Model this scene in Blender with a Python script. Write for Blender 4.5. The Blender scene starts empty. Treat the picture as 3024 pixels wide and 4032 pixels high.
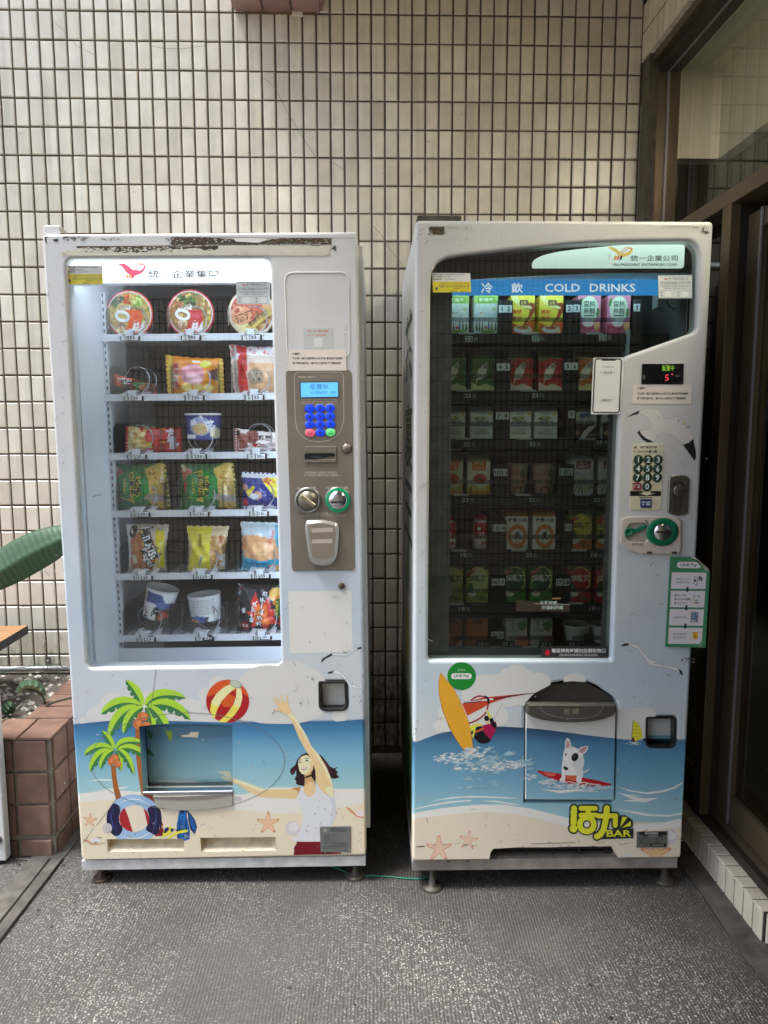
import bpy, bmesh, math, random
from mathutils import Vector, Matrix
from mathutils.geometry import tessellate_polygon
random.seed(7)
C = bpy.context.scene.collection
SC = bpy.context.scene
# ------------------------------------------------------------------ camera (solved from the wall tiles, metres)
FPX = 2900.0
CAM = Vector((0.0, -2.8795, 1.342))
TILT, YAW, ROLL = 0.1197125, -0.0240017, -0.0012128

def rot_cam():
    a, b, c = TILT, YAW, ROLL
    rx = Matrix(((1, 0, 0), (0, math.cos(a), -math.sin(a)), (0, math.sin(a), math.cos(a))))
    ry = Matrix(((math.cos(b), 0, math.sin(b)), (0, 1, 0), (-math.sin(b), 0, math.cos(b))))
    rz = Matrix(((math.cos(c), -math.sin(c), 0), (math.sin(c), math.cos(c), 0), (0, 0, 1)))
    return rz @ rx @ ry                       # (x right, y down, z forward) world -> camera
RC = rot_cam()
def cv(v): return Vector((v[0], v[2], -v[1]))
cam = bpy.data.cameras.new('camera')
cam.sensor_fit = 'VERTICAL'; cam.sensor_height = 24.0; cam.lens = 24.0 * FPX / 4032.0
cam.clip_start = 0.05; cam.clip_end = 500
co = bpy.data.objects.new('camera', cam); C.objects.link(co)
RT = RC.transposed()
cx_, cy_, cz_ = cv(RT.col[0]), -cv(RT.col[1]), -cv(RT.col[2])
M = Matrix.Identity(4)
for i, col in enumerate((cx_, cy_, cz_)):
    for j in range(3): M[j][i] = col[j]
M.translation = CAM
co.matrix_world = M
SC.camera = co
# ------------------------------------------------------------------ sky, sun, exposure
SUN_EL, SUN_AZ = math.radians(67), math.radians(-70)      # azimuth from +Y (towards the wall), negative = from the left
w = bpy.data.worlds.new('World'); SC.world = w; w.use_nodes = True
nt = w.node_tree; bg = nt.nodes['Background']
sky = nt.nodes.new('ShaderNodeTexSky'); sky.sky_type = 'NISHITA'; sky.sun_disc = False
sky.sun_elevation = SUN_EL; sky.sun_rotation = SUN_AZ
sky.air_density = 1.0; sky.dust_density = 4.0; sky.ozone_density = 0.8
hs_ = nt.nodes.new('ShaderNodeHueSaturation'); hs_.inputs['Saturation'].default_value = .72      # thin even cloud
nt.links.new(sky.outputs[0], hs_.inputs['Color']); nt.links.new(hs_.outputs[0], bg.inputs[0]); bg.inputs[1].default_value = 0.15
sl = bpy.data.lights.new('sun', 'SUN'); sl.energy = 1.5; sl.angle = math.radians(15); sl.color = (1.0, 0.98, 0.95)
so = bpy.data.objects.new('sun', sl); C.objects.link(so)
d = Vector((math.cos(SUN_EL) * math.sin(SUN_AZ), math.cos(SUN_EL) * math.cos(SUN_AZ) * 0 - math.cos(SUN_EL) * 0.35, math.sin(SUN_EL)))
so.rotation_euler = d.to_track_quat('Z', 'Y').to_euler()
vs = SC.view_settings
SC.display_settings.display_device = 'sRGB'
vs.view_transform = 'Standard'; vs.look = 'None'; vs.gamma = 1.0; vs.use_curve_mapping = False
vs.exposure = 1.68
SC.cycles.max_bounces = 8; SC.cycles.diffuse_bounces = 5; SC.cycles.glossy_bounces = 4
SC.cycles.transparent_max_bounces = 24; SC.cycles.caustics_reflective = False; SC.cycles.caustics_refractive = False
SC.cycles.use_denoising = True
# ------------------------------------------------------------------ maths helpers
def ray(u, v):
    return cv(RT @ Vector(((u - 1512.0) / FPX, (v - 2016.0) / FPX, 1.0)))
def hit(u, v, axis, val):
    d = ray(u, v); t = (val - CAM[axis]) / d[axis]
    return CAM + d * t

class Frame:
    """a vertical plane with its own axes: x right, y into it, z up"""
    def __init__(s, x0, y0, yaw=0.0, roll=0.0, z0=0.0):
        s.o = Vector((x0, y0, z0))
        s.ex = Vector((math.cos(roll) * math.cos(yaw), math.cos(roll) * math.sin(yaw), -math.sin(roll)))
        s.ez = Vector((math.sin(roll) * math.cos(yaw), math.sin(roll) * math.sin(yaw), math.cos(roll)))
        s.ey = s.ez.cross(s.ex)
    def mat(s):
        m = Matrix.Identity(4)
        for i, c in enumerate((s.ex, s.ey, s.ez)):
            for j in range(3): m[j][i] = c[j]
        m.translation = s.o
        return m
    def px(s, u, v, y=0.0):
        d = ray(u, v); t = (y - (CAM - s.o).dot(s.ey)) / d.dot(s.ey)
        q = CAM + d * t - s.o
        return (q.dot(s.ex), q.dot(s.ez))
# crops of the photograph: (x0, y0, scale)
K1 = (280, 2600, .4340); K2 = (900, 2600, .3618); K3 = (280, 3100, .3737); K4 = (1600, 2600, .3918)
K5 = (2000, 2650, .4521); K6 = (1600, 3150, .6932); K7 = (1640, 950, .6992); K8 = (2300, 1380, .3134)
K9 = (2400, 1730, .2532); K10 = (2580, 2170, .1853); K11 = (1100, 1050, .2939); K12 = (1100, 1650, .3165)
K13 = (250, 1000, .5184); K14 = (350, 1550, .4581); K15 = (350, 2020, .4581); K16 = (150, 880, .3918)
K17 = (800, 880, .3918); K18 = (1680, 1120, .4943); K19 = (1680, 1740, .4702); K20 = (1680, 2150, .4702)
K21 = (1550, 800, .7836); K22 = (1550, 1900, .8439); K0 = (0, 0, 1.0); KC = (100, 1900, .8439); K23 = (1560, 800, .1808)
K24 = (2600, 820, .1808)
def kk(k, x, y): return (k[0] + x * k[2], k[1] + y * k[2])
def kp(k, pts): return [kk(k, x, y) for x, y in pts]
# ------------------------------------------------------------------ materials
def lin(c): return c / 12.92 if c <= 0.04045 else ((c + 0.055) / 1.055) ** 2.4
def rgb(r, g, b, gain=1.0): return tuple(min(0.9, lin(x / 255.0) * gain) for x in (r, g, b))
MATS = {}
def mat(name, col=(0.8, 0.8, 0.8), rough=0.5, metal=0.0, bump=0.0, bscale=200.0, var=0.0, vscale=6.0, spec=0.5, emit=None, estr=0.0, coat=0.0):
    if name in MATS: return MATS[name]
    m = bpy.data.materials.new(name); m.use_nodes = True
    n = m.node_tree.nodes; l = m.node_tree.links; b = n['Principled BSDF']
    b.inputs['Base Color'].default_value = (*col, 1); b.inputs['Roughness'].default_value = rough
    b.inputs['Metallic'].default_value = metal; b.inputs['Specular IOR Level'].default_value = spec
    b.inputs['Coat Weight'].default_value = coat
    if emit is not None:
        b.inputs['Emission Color'].default_value = (*emit, 1); b.inputs['Emission Strength'].default_value = estr
    if bump or var:
        tc = n.new('ShaderNodeTexCoord')
    if var:
        no = n.new('ShaderNodeTexNoise'); no.inputs['Scale'].default_value = vscale; no.inputs['Detail'].default_value = 6
        l.new(tc.outputs['Object'], no.inputs['Vector'])
        mx = n.new('ShaderNodeMix'); mx.data_type = 'RGBA'; mx.blend_type = 'MULTIPLY'
        mr = n.new('ShaderNodeMapRange'); mr.inputs[1].default_value = .35; mr.inputs[2].default_value = .65
        mr.inputs[3].default_value = 1 - var; mr.inputs[4].default_value = 1 + var * .3
        l.new(no.outputs[0], mr.inputs[0])
        mx.inputs[0].default_value = 1.0; mx.inputs[6].default_value = (*col, 1)
        l.new(mr.outputs[0], mx.inputs[7]); l.new(mx.outputs[2], b.inputs['Base Color'])
    if bump:
        nb = n.new('ShaderNodeTexNoise'); nb.inputs['Scale'].default_value = bscale; nb.inputs['Detail'].default_value = 3
        l.new(tc.outputs['Object'], nb.inputs['Vector'])
        bp = n.new('ShaderNodeBump'); bp.inputs['Strength'].default_value = bump; bp.inputs['Distance'].default_value = .002
        l.new(nb.outputs[0], bp.inputs['Height']); l.new(bp.outputs[0], b.inputs['Normal'])
    MATS[name] = m
    return m
def ink(r, g, b, rough=0.45):
    """flat printing ink; r, g, b as seen in the photograph"""
    return mat('ink_%d_%d_%d' % (r, g, b), rgb(r, g, b, 1.2), rough)
def ramp_mat(name, stops, axis=2, rough=0.45, noise=0.0, bump=0.0):
    """printed colour ramp along an object axis; stops = [(coord, (r,g,b) linear)]"""
    if name in MATS: return MATS[name]
    m = bpy.data.materials.new(name); m.use_nodes = True
    n = m.node_tree.nodes; l = m.node_tree.links; b = n['Principled BSDF']
    b.inputs['Roughness'].default_value = rough
    tc = n.new('ShaderNodeTexCoord'); sp = n.new('ShaderNodeSeparateXYZ'); l.new(tc.outputs['Object'], sp.inputs[0])
    lo, hi = stops[0][0], stops[-1][0]
    mr = n.new('ShaderNodeMapRange'); mr.inputs[1].default_value = lo; mr.inputs[2].default_value = hi
    l.new(sp.outputs[axis], mr.inputs[0])
    cr = n.new('ShaderNodeValToRGB'); e = cr.color_ramp.elements
    while len(e) < len(stops): e.new(0.5)
    for i, (p, c) in enumerate(stops):
        e[i].position = (p - lo) / (hi - lo); e[i].color = (*c, 1)
    l.new(mr.outputs[0], cr.inputs[0]); out = cr.outputs[0]
    if noise:
        no = n.new('ShaderNodeTexNoise'); no.inputs['Scale'].default_value = 9; no.inputs['Detail'].default_value = 8
        l.new(tc.outputs['Object'], no.inputs['Vector'])
        m2 = n.new('ShaderNodeMapRange'); m2.inputs[1].default_value = .3; m2.inputs[2].default_value = .7
        m2.inputs[3].default_value = 1 - noise; m2.inputs[4].default_value = 1.0; l.new(no.outputs[0], m2.inputs[0])
        n3 = n.new('ShaderNodeTexNoise'); n3.inputs['Scale'].default_value = 160; n3.inputs['Detail'].default_value = 4
        l.new(tc.outputs['Object'], n3.inputs['Vector'])
        m4 = n.new('ShaderNodeMapRange'); m4.inputs[1].default_value = .66; m4.inputs[2].default_value = .74
        m4.inputs[3].default_value = 1.0; m4.inputs[4].default_value = 0.72; l.new(n3.outputs[0], m4.inputs[0])
        mu = n.new('ShaderNodeMath'); mu.operation = 'MULTIPLY'; l.new(m2.outputs[0], mu.inputs[0]); l.new(m4.outputs[0], mu.inputs[1])
        mx = n.new('ShaderNodeMix'); mx.data_type = 'RGBA'; mx.blend_type = 'MULTIPLY'; mx.inputs[0].default_value = 1
        l.new(out, mx.inputs[6]); l.new(mu.outputs[0], mx.inputs[7]); out = mx.outputs[2]
    if bump:
        nb = n.new('ShaderNodeTexNoise'); nb.inputs['Scale'].default_value = 260; l.new(tc.outputs['Object'], nb.inputs['Vector'])
        bp = n.new('ShaderNodeBump'); bp.inputs['Strength'].default_value = bump; bp.inputs['Distance'].default_value = .001
        l.new(nb.outputs[0], bp.inputs['Height']); l.new(bp.outputs[0], b.inputs['Normal'])
    l.new(out, b.inputs['Base Color'])
    MATS[name] = m
    return m
def glass_mat(name, tint=(1, 1, 1), refl=0.06, rough=0.0, f0=0.04):
    if name in MATS: return MATS[name]
    m = bpy.data.materials.new(name); m.use_nodes = True
    n = m.node_tree.nodes; l = m.node_tree.links; n.remove(n['Principled BSDF'])
    t = n.new('ShaderNodeBsdfTransparent'); t.inputs[0].default_value = (*tint, 1)
    g = n.new('ShaderNodeBsdfGlossy'); g.inputs['Roughness'].default_value = rough; g.inputs[0].default_value = (1, 1, 1, 1)
    ge = n.new('ShaderNodeNewGeometry'); dt = n.new('ShaderNodeVectorMath'); dt.operation = 'DOT_PRODUCT'; l.new(ge.outputs['Incoming'], dt.inputs[0]); l.new(ge.outputs['Normal'], dt.inputs[1])
    def mth(op, x, v=None):
        q = n.new('ShaderNodeMath'); q.operation = op
        if isinstance(x, float): q.inputs[0].default_value = x
        else: l.new(x, q.inputs[0])
        if v is not None:
            if isinstance(v, float): q.inputs[1].default_value = v
            else: l.new(v, q.inputs[1])
        return q.outputs[0]
    fz = mth('POWER', mth('SUBTRACT', 1.0, mth('ABSOLUTE', dt.outputs['Value'])), 5.0)      # Schlick
    ad = n.new('ShaderNodeMath'); ad.operation = 'MULTIPLY_ADD'; ad.inputs[1].default_value = .9; ad.inputs[2].default_value = refl; ad.use_clamp = True
    l.new(fz, ad.inputs[0])
    mx = n.new('ShaderNodeMixShader'); l.new(ad.outputs[0], mx.inputs[0]); l.new(t.outputs[0], mx.inputs[1]); l.new(g.outputs[0], mx.inputs[2])
    l.new(mx.outputs[0], n['Material Output'].inputs[0])
    MATS[name] = m
    return m
def attr_mat(name, rough=0.4, spec=0.5, bump=0.0):
    if name in MATS: return MATS[name]
    m = mat(name, rough=rough, spec=spec, bump=bump, bscale=90)
    n = m.node_tree.nodes; l = m.node_tree.links
    a = n.new('ShaderNodeVertexColor'); a.layer_name = 'print'
    l.new(a.outputs[0], n['Principled BSDF'].inputs['Base Color'])
    return m
# ------------------------------------------------------------------ object helpers
def tag(o, label=None, cat=None, group=None, kind=None):
    if label: o['label'] = label
    if cat: o['category'] = cat
    if group: o['group'] = group
    if kind: o['kind'] = kind
    return o
def link(name, me, parent=None):
    o = bpy.data.objects.new(name, me); C.objects.link(o)
    if parent is not None: o.parent = parent
    return o
def empty(name, loc=(0, 0, 0), mw=None):
    o = bpy.data.objects.new(name, None); C.objects.link(o); o.empty_display_size = .05
    if mw is not None: o.matrix_world = mw
    else: o.location = loc
    return o
def mesh(name, vs, fs, m, smooth=False):
    me = bpy.data.meshes.new(name); me.from_pydata([tuple(v) for v in vs], [], fs); me.update()
    if not isinstance(m, (list, tuple)): m = [m]
    for x in m: me.materials.append(x)
    if smooth:
        me.polygons.foreach_set('use_smooth', [True] * len(me.polygons))
    return me
class MB:
    """collects boxes, tubes, lathes and prisms; build() makes ONE mesh object"""
    def __init__(s): s.v = []; s.f = []; s.mi = []; s.ms = []; s.sm = []
    def _m(s, m):
        if m not in s.ms: s.ms.append(m)
        return s.ms.index(m)
    def add(s, vs, fs, m, smooth=False):
        o = len(s.v); i = s._m(m); s.v += [tuple(v) for v in vs]
        for f in fs: s.f.append([o + k for k in f]); s.mi.append(i); s.sm.append(smooth)
        return s
    def box(s, x0, x1, y0, y1, z0, z1, m, bev=0.0):
        if x0 > x1: x0, x1 = x1, x0
        if y0 > y1: y0, y1 = y1, y0
        if z0 > z1: z0, z1 = z1, z0
        if not bev:
            vs = [(x, y, z) for x in (x0, x1) for y in (y0, y1) for z in (z0, z1)]
            return s.add(vs, [(0, 1, 3, 2), (4, 6, 7, 5), (0, 4, 5, 1), (2, 3, 7, 6), (0, 2, 6, 4), (1, 5, 7, 3)], m)
        bm = bmesh.new(); bmesh.ops.create_cube(bm, size=1)
        for v in bm.verts: v.co = Vector(((x0 + x1) / 2 + v.co.x * (x1 - x0), (y0 + y1) / 2 + v.co.y * (y1 - y0), (z0 + z1) / 2 + v.co.z * (z1 - z0)))
        bmesh.ops.bevel(bm, geom=bm.edges[:], offset=bev, segments=2, affect='EDGES', profile=.5)
        bm.verts.index_update()
        s.add([v.co for v in bm.verts], [[v.index for v in f.verts] for f in bm.faces], m, False); bm.free(); return s
    def tube(s, pts, r, m, n=8, cap=True):
        pts = [Vector(p) for p in pts]; rings = []
        up = Vector((0, 0, 1))
        for i, p in enumerate(pts):
            t = (pts[min(i + 1, len(pts) - 1)] - pts[max(i - 1, 0)]).normalized()
            a = t.cross(up)
            if a.length < 1e-3: a = t.cross(Vector((1, 0, 0)))
            a.normalize(); b = a.cross(t).normalized()
            rr = r[i] if isinstance(r, (list, tuple)) else r
            rings.append([p + a * math.cos(2 * math.pi * k / n) * rr + b * math.sin(2 * math.pi * k / n) * rr for k in range(n)])
        vs = [v for q in rings for v in q]
        fs = [[i * n + k, i * n + (k + 1) % n, (i + 1) * n + (k + 1) % n, (i + 1) * n + k] for i in range(len(pts) - 1) for k in range(n)]
        if cap: fs += [list(range(n))[::-1], [(len(pts) - 1) * n + k for k in range(n)]]
        return s.add(vs, fs, m, True)
    def lathe(s, prof, c, m, axis='z', n=24, cap=True):
        """prof = [(r, h)]"""
        c = Vector(c); vs = []
        for r, h in prof:
            for k in range(n):
                a = 2 * math.pi * k / n
                if axis == 'z': vs.append(c + Vector((r * math.cos(a), r * math.sin(a), h)))
                elif axis == 'y': vs.append(c + Vector((r * math.cos(a), h, r * math.sin(a))))
                else: vs.append(c + Vector((h, r * math.cos(a), r * math.sin(a))))
        fs = [[i * n + k, i * n + (k + 1) % n, (i + 1) * n + (k + 1) % n, (i + 1) * n + k] for i in range(len(prof) - 1) for k in range(n)]
        if cap: fs += [list(range(n))[::-1], [(len(prof) - 1) * n + k for k in range(n)]]
        return s.add(vs, fs, m, True)
    def prism(s, pts, y0, y1, m, bev=0.0):
        """outline in (x, z), from y0 (front) to y1 (back); bev chamfers the front edge"""
        n = len(pts); vs = []; fs = []
        area = sum(pts[i][0] * pts[(i + 1) % n][1] - pts[(i + 1) % n][0] * pts[i][1] for i in range(n))
        if area < 0: pts = pts[::-1]
        if bev:
            vs += [(x, y0, z) for x, z in inset(pts, bev)]; vs += [(x, y0 + bev, z) for x, z in pts]; rows = 3
        else: vs += [(x, y0, z) for x, z in pts]; rows = 2
        vs += [(x, y1, z) for x, z in pts]
        fs.append(list(range(n)))
        for r in range(rows - 1):
            fs += [[r * n + i, (r + 1) * n + i, (r + 1) * n + (i + 1) % n, r * n + (i + 1) % n] for i in range(n)]
        fs.append([(rows - 1) * n + i for i in range(n)][::-1])
        return s.add(vs, fs, m)
    def build(s, name, parent=None):
        me = bpy.data.meshes.new(name); me.from_pydata(s.v, [], s.f); me.update()
        for x in s.ms: me.materials.append(x)
        me.polygons.foreach_set('material_index', s.mi); me.polygons.foreach_set('use_smooth', s.sm)
        return link(name, me, parent)
def inset(pts, d):
    n = len(pts); out = []
    for i in range(n):
        a, b, c = Vector(pts[i - 1]), Vector(pts[i]), Vector(pts[(i + 1) % n])
        e1, e2 = (b - a), (c - b)
        if e1.length < 1e-9 or e2.length < 1e-9: out.append(tuple(b)); continue
        e1.normalize(); e2.normalize()
        n1, n2 = Vector((-e1.y, e1.x)), Vector((-e2.y, e2.x))
        q = n1 + n2
        if q.length < 1e-6: q = n1
        q = q / max(.35, q.dot(n1)) if q.dot(n1) else n1
        out.append((b.x + q.x * d, b.y + q.y * d))
    return out
def rrect(x0, z0, x1, z1, r, n=5):
    """rounded rectangle outline"""
    pts = []
    for cx, cz, a0 in ((x1 - r, z1 - r, 0), (x0 + r, z1 - r, 90), (x0 + r, z0 + r, 180), (x1 - r, z0 + r, 270)):
        for i in range(n + 1):
            a = math.radians(a0 + 90 * i / n); pts.append((cx + r * math.cos(a), cz + r * math.sin(a)))
    return pts
def round_poly(pts, r, n=5):
    """rounds the corners of a polygon; r = one radius or a list"""
    out = []; N = len(pts)
    for i in range(N):
        a, b, c = Vector(pts[i - 1]), Vector(pts[i]), Vector(pts[(i + 1) % N])
        rr = r[i] if isinstance(r, (list, tuple)) else r
        d1, d2 = (a - b), (c - b); rr = min(rr, d1.length * .49, d2.length * .49)
        if rr <= 0: out.append(tuple(b)); continue
        p, q = b + d1.normalized() * rr, b + d2.normalized() * rr
        for k in range(n + 1):
            t = k / n; out.append(tuple(p * (1 - t) ** 2 + b * 2 * t * (1 - t) + q * t * t))
    return out
def smooth_pts(pts, closed=True, n=5):
    out = []; N = len(pts); P = [Vector(p) for p in pts]
    rng = range(N) if closed else range(N - 1)
    for i in rng:
        p0 = P[(i - 1) % N] if closed or i > 0 else P[i]; p1 = P[i]; p2 = P[(i + 1) % N]
        p3 = P[(i + 2) % N] if closed or i + 2 < N else P[(i + 1) % N]
        for k in range(n):
            t = k / n
            out.append(tuple(.5 * ((2 * p1) + (p2 - p0) * t + (2 * p0 - 5 * p1 + 4 * p2 - p3) * t * t + (3 * p1 - p0 - 3 * p2 + p3) * t ** 3)))
    if not closed: out.append(tuple(P[-1]))
    return out
def ell_pts(cx, cy, rx, ry=None, rot=0, n=28, a0=0, a1=360):
    ry = rx if ry is None else ry; c, s = math.cos(math.radians(rot)), math.sin(math.radians(rot)); o = []
    full = abs(a1 - a0) >= 360
    for i in range(n if full else n + 1):
        a = math.radians(a0 + (a1 - a0) * i / n); x, y = rx * math.cos(a), ry * math.sin(a)
        o.append((cx + x * c - y * s, cy + x * s + y * c))
    return o
DG = None
def curve_mesh(cu):
    o = bpy.data.objects.new('tmp', cu); C.objects.link(o)
    dg = bpy.context.evaluated_depsgraph_get(); dg.update()
    me = bpy.data.meshes.new_from_object(o.evaluated_get(dg))
    vs = [v.co.copy() for v in me.vertices]; fs = [list(p.vertices) for p in me.polygons]
    bpy.data.objects.remove(o); bpy.data.curves.remove(cu); bpy.data.meshes.remove(me)
    return vs, fs
def plate(outer, holes, y0, y1, bev=0.0):
    """flat plate with holes; outline in (x, z); returns verts, faces spanning y0 (front) .. y1"""
    cu = bpy.data.curves.new('tmp', 'CURVE'); cu.dimensions = '2D'; cu.fill_mode = 'BOTH'
    cu.extrude = (y1 - y0) / 2 - bev; cu.bevel_depth = bev; cu.bevel_resolution = 2; cu.offset = -bev
    for k, pts in enumerate([outer] + list(holes)):
        sp = cu.splines.new('POLY'); sp.points.add(len(pts) - 1); sp.use_cyclic_u = True
        for p, (x, z) in zip(sp.points, pts): p.co = (x, z, 0, 1)
    vs, fs = curve_mesh(cu)
    ym = (y0 + y1) / 2
    return [(v.x, ym - v.z, v.y) for v in vs], fs
TXT = {}
def text_mesh(s, bold=0.0):
    key = (s, bold)
    if key not in TXT:
        cu = bpy.data.curves.new('tmp', 'FONT'); cu.body = s; cu.size = 1; cu.resolution_u = 2; cu.offset = bold; cu.fill_mode = 'FRONT'
        vs, fs = curve_mesh(cu)
        xs = [v.x for v in vs] or [0]; ys = [v.y for v in vs] or [0]
        x0, x1, y0, y1 = min(xs), max(xs), min(ys), max(ys)
        w_, h_ = max(x1 - x0, 1e-6), max(y1 - y0, 1e-6)
        TXT[key] = ([((v.x - (x0 + x1) / 2) / w_, (v.y - (y0 + y1) / 2) / h_) for v in vs], fs, w_ / h_)
    return TXT[key]
def half(poly, a, b, keep_left):
    """clips a convex polygon by the line a-b"""
    out = []; n = len(poly); sg = 1 if keep_left else -1
    def sd(p): return sg * ((b[0] - a[0]) * (p[1] - a[1]) - (b[1] - a[1]) * (p[0] - a[0]))
    for i in range(n):
        p, q = poly[i], poly[(i + 1) % n]; dp, dq = sd(p), sd(q)
        if dp >= 0: out.append(p)
        if (dp > 0 and dq < 0) or (dp < 0 and dq > 0):
            t = dp / (dp - dq); out.append((p[0] + (q[0] - p[0]) * t, p[1] + (q[1] - p[1]) * t))
    return out
def minus(polys, hole):
    res = []
    for P in polys:
        rem = P
        for i in range(len(hole)):
            a, b = hole[i], hole[(i + 1) % len(hole)]
            o = half(rem, a, b, False)
            if len(o) > 2: res.append(o)
            rem = half(rem, a, b, True)
            if len(rem) < 3: break
    return res
def ccw(p): return p if sum(p[i][0] * p[(i + 1) % len(p)][1] - p[(i + 1) % len(p)][0] * p[i][1] for i in range(len(p))) > 0 else p[::-1]
class Deco:
    """printing laid on a surface: every shape is a thin sheet, later ones 0.3 mm above those they overlap"""
    def __init__(s, fn, step=0.00008, base=1, holes=(), clip=None): s.holes = [ccw(h) for h in holes]; s.clip = ccw(clip) if clip else None; s.fn = fn; s.mb = MB(); s.lay = []; s.step = step; s.base = base; s.k = K0
    def _layer(s, pts):
        x0 = min(p[0] for p in pts); x1 = max(p[0] for p in pts); y0 = min(p[1] for p in pts); y1 = max(p[1] for p in pts)
        L = s.base
        for (a, b, c, d_, l) in s.lay:
            if a < x1 and b > x0 and c < y1 and d_ > y0: L = max(L, l + 1)
        s.lay.append((x0, x1, y0, y1, L)); return L
    def raw(s, pts, fs, m):
        L = s._layer(pts)
        if s.holes or s.clip:
            X0 = min(p[0] for p in pts); X1 = max(p[0] for p in pts); Y0 = min(p[1] for p in pts); Y1 = max(p[1] for p in pts)
            hs = [h for h in s.holes if min(p[0] for p in h) < X1 and max(p[0] for p in h) > X0 and min(p[1] for p in h) < Y1 and max(p[1] for p in h) > Y0]
            if hs or s.clip:
                nv, nf = [], []
                for f in fs:
                    P = [pts[i] for i in f]
                    tris = [[P[i] for i in t] for t in tessellate_polygon([[Vector((p[0], p[1], 0)) for p in P]])] if len(P) > 3 else [P]
                    for T in tris:
                        T = ccw(T)
                        if s.clip:
                            for i in range(len(s.clip)):
                                T = half(T, s.clip[i], s.clip[(i + 1) % len(s.clip)], True)
                                if len(T) < 3: break
                            if len(T) < 3: continue
                        R_ = [T]
                        for h in hs: R_ = minus(R_, h)
                        for q in R_: nf.append(list(range(len(nv), len(nv) + len(q)))); nv += q
                if nf: s.mb.add([s.fn(p[0], p[1], L * s.step) for p in nv], nf, m)
                return s
        s.mb.add([s.fn(p[0], p[1], L * s.step) for p in pts], fs, m); return s
    def poly(s, pts, m, smooth=0):
        if smooth: pts = smooth_pts(pts, True, smooth)
        p = kp(s.k, pts); n = len(p)
        ar = sum(p[i][0] * p[(i + 1) % n][1] - p[(i + 1) % n][0] * p[i][1] for i in range(n))
        if ar > 0: p = p[::-1]
        return s.raw(p, [list(range(n))], m)
    def ell(s, cx, cy, rx, ry, m, rot=0, n=28): return s.poly(ell_pts(cx, cy, rx, ry, rot, n), m)
    def rect(s, x0, y0, x1, y1, m, r=0): return s.poly(rrect(x0, y0, x1, y1, r) if r else [(x0, y0), (x1, y0), (x1, y1), (x0, y1)], m)
    def line(s, pts, wd, m, smooth=0, closed=False):
        if smooth: pts = smooth_pts(pts, closed, smooth)
        P = [Vector(p) for p in pts]; n = len(P); L_, R_ = [], []
        for i in range(n):
            a = P[i - 1] if (i or closed) else P[i]; b = P[(i + 1) % n] if (i < n - 1 or closed) else P[i]
            t = (b - a)
            t = t.normalized() if t.length > 1e-9 else Vector((1, 0)); q = Vector((-t.y, t.x))
            ww = wd
            if isinstance(wd, (list, tuple)):
                f_ = i / max(n - 1, 1) * (len(wd) - 1); i0 = min(int(f_), len(wd) - 2); ww = wd[i0] + (wd[i0 + 1] - wd[i0]) * (f_ - i0)
            ww = ww / 2
            L_.append(P[i] + q * ww); R_.append(P[i] - q * ww)
        vs = kp(s.k, [tuple(x) for x in L_ + R_]); fs = []
        for i in range(n if closed else n - 1):
            j = (i + 1) % n; fs.append([i, j, n + j, n + i])
        return s.raw(vs, fs, m)
    def text(s, t, cx, cy, wd, ht, m, rot=0, bold=0.0):
        """fitted to a box wd x ht (either may be None) centred on cx, cy; rot in degrees clockwise in the picture"""
        vs, fs, asp = text_mesh(t, bold)
        if not vs or not fs: return s
        if wd is None: wd = ht * asp
        if ht is None: ht = wd / asp
        c, sn = math.cos(math.radians(rot)), math.sin(math.radians(rot)); pts = []
        for x, y in vs:
            X, Y = x * wd, -y * ht; pts.append((cx + X * c - Y * sn, cy + X * sn + Y * c))
        return s.raw(kp(s.k, pts), fs, m)
    def build(s, name, parent): return s.mb.build(name, parent)
def on_frame(F, y=0.0):
    """pixel of the photograph -> point on the plane y of frame F (local coordinates)"""
    def fn(u, v, h):
        x, z = F.px(u, v, y); return (x, y - h, z)
    return fn
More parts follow.
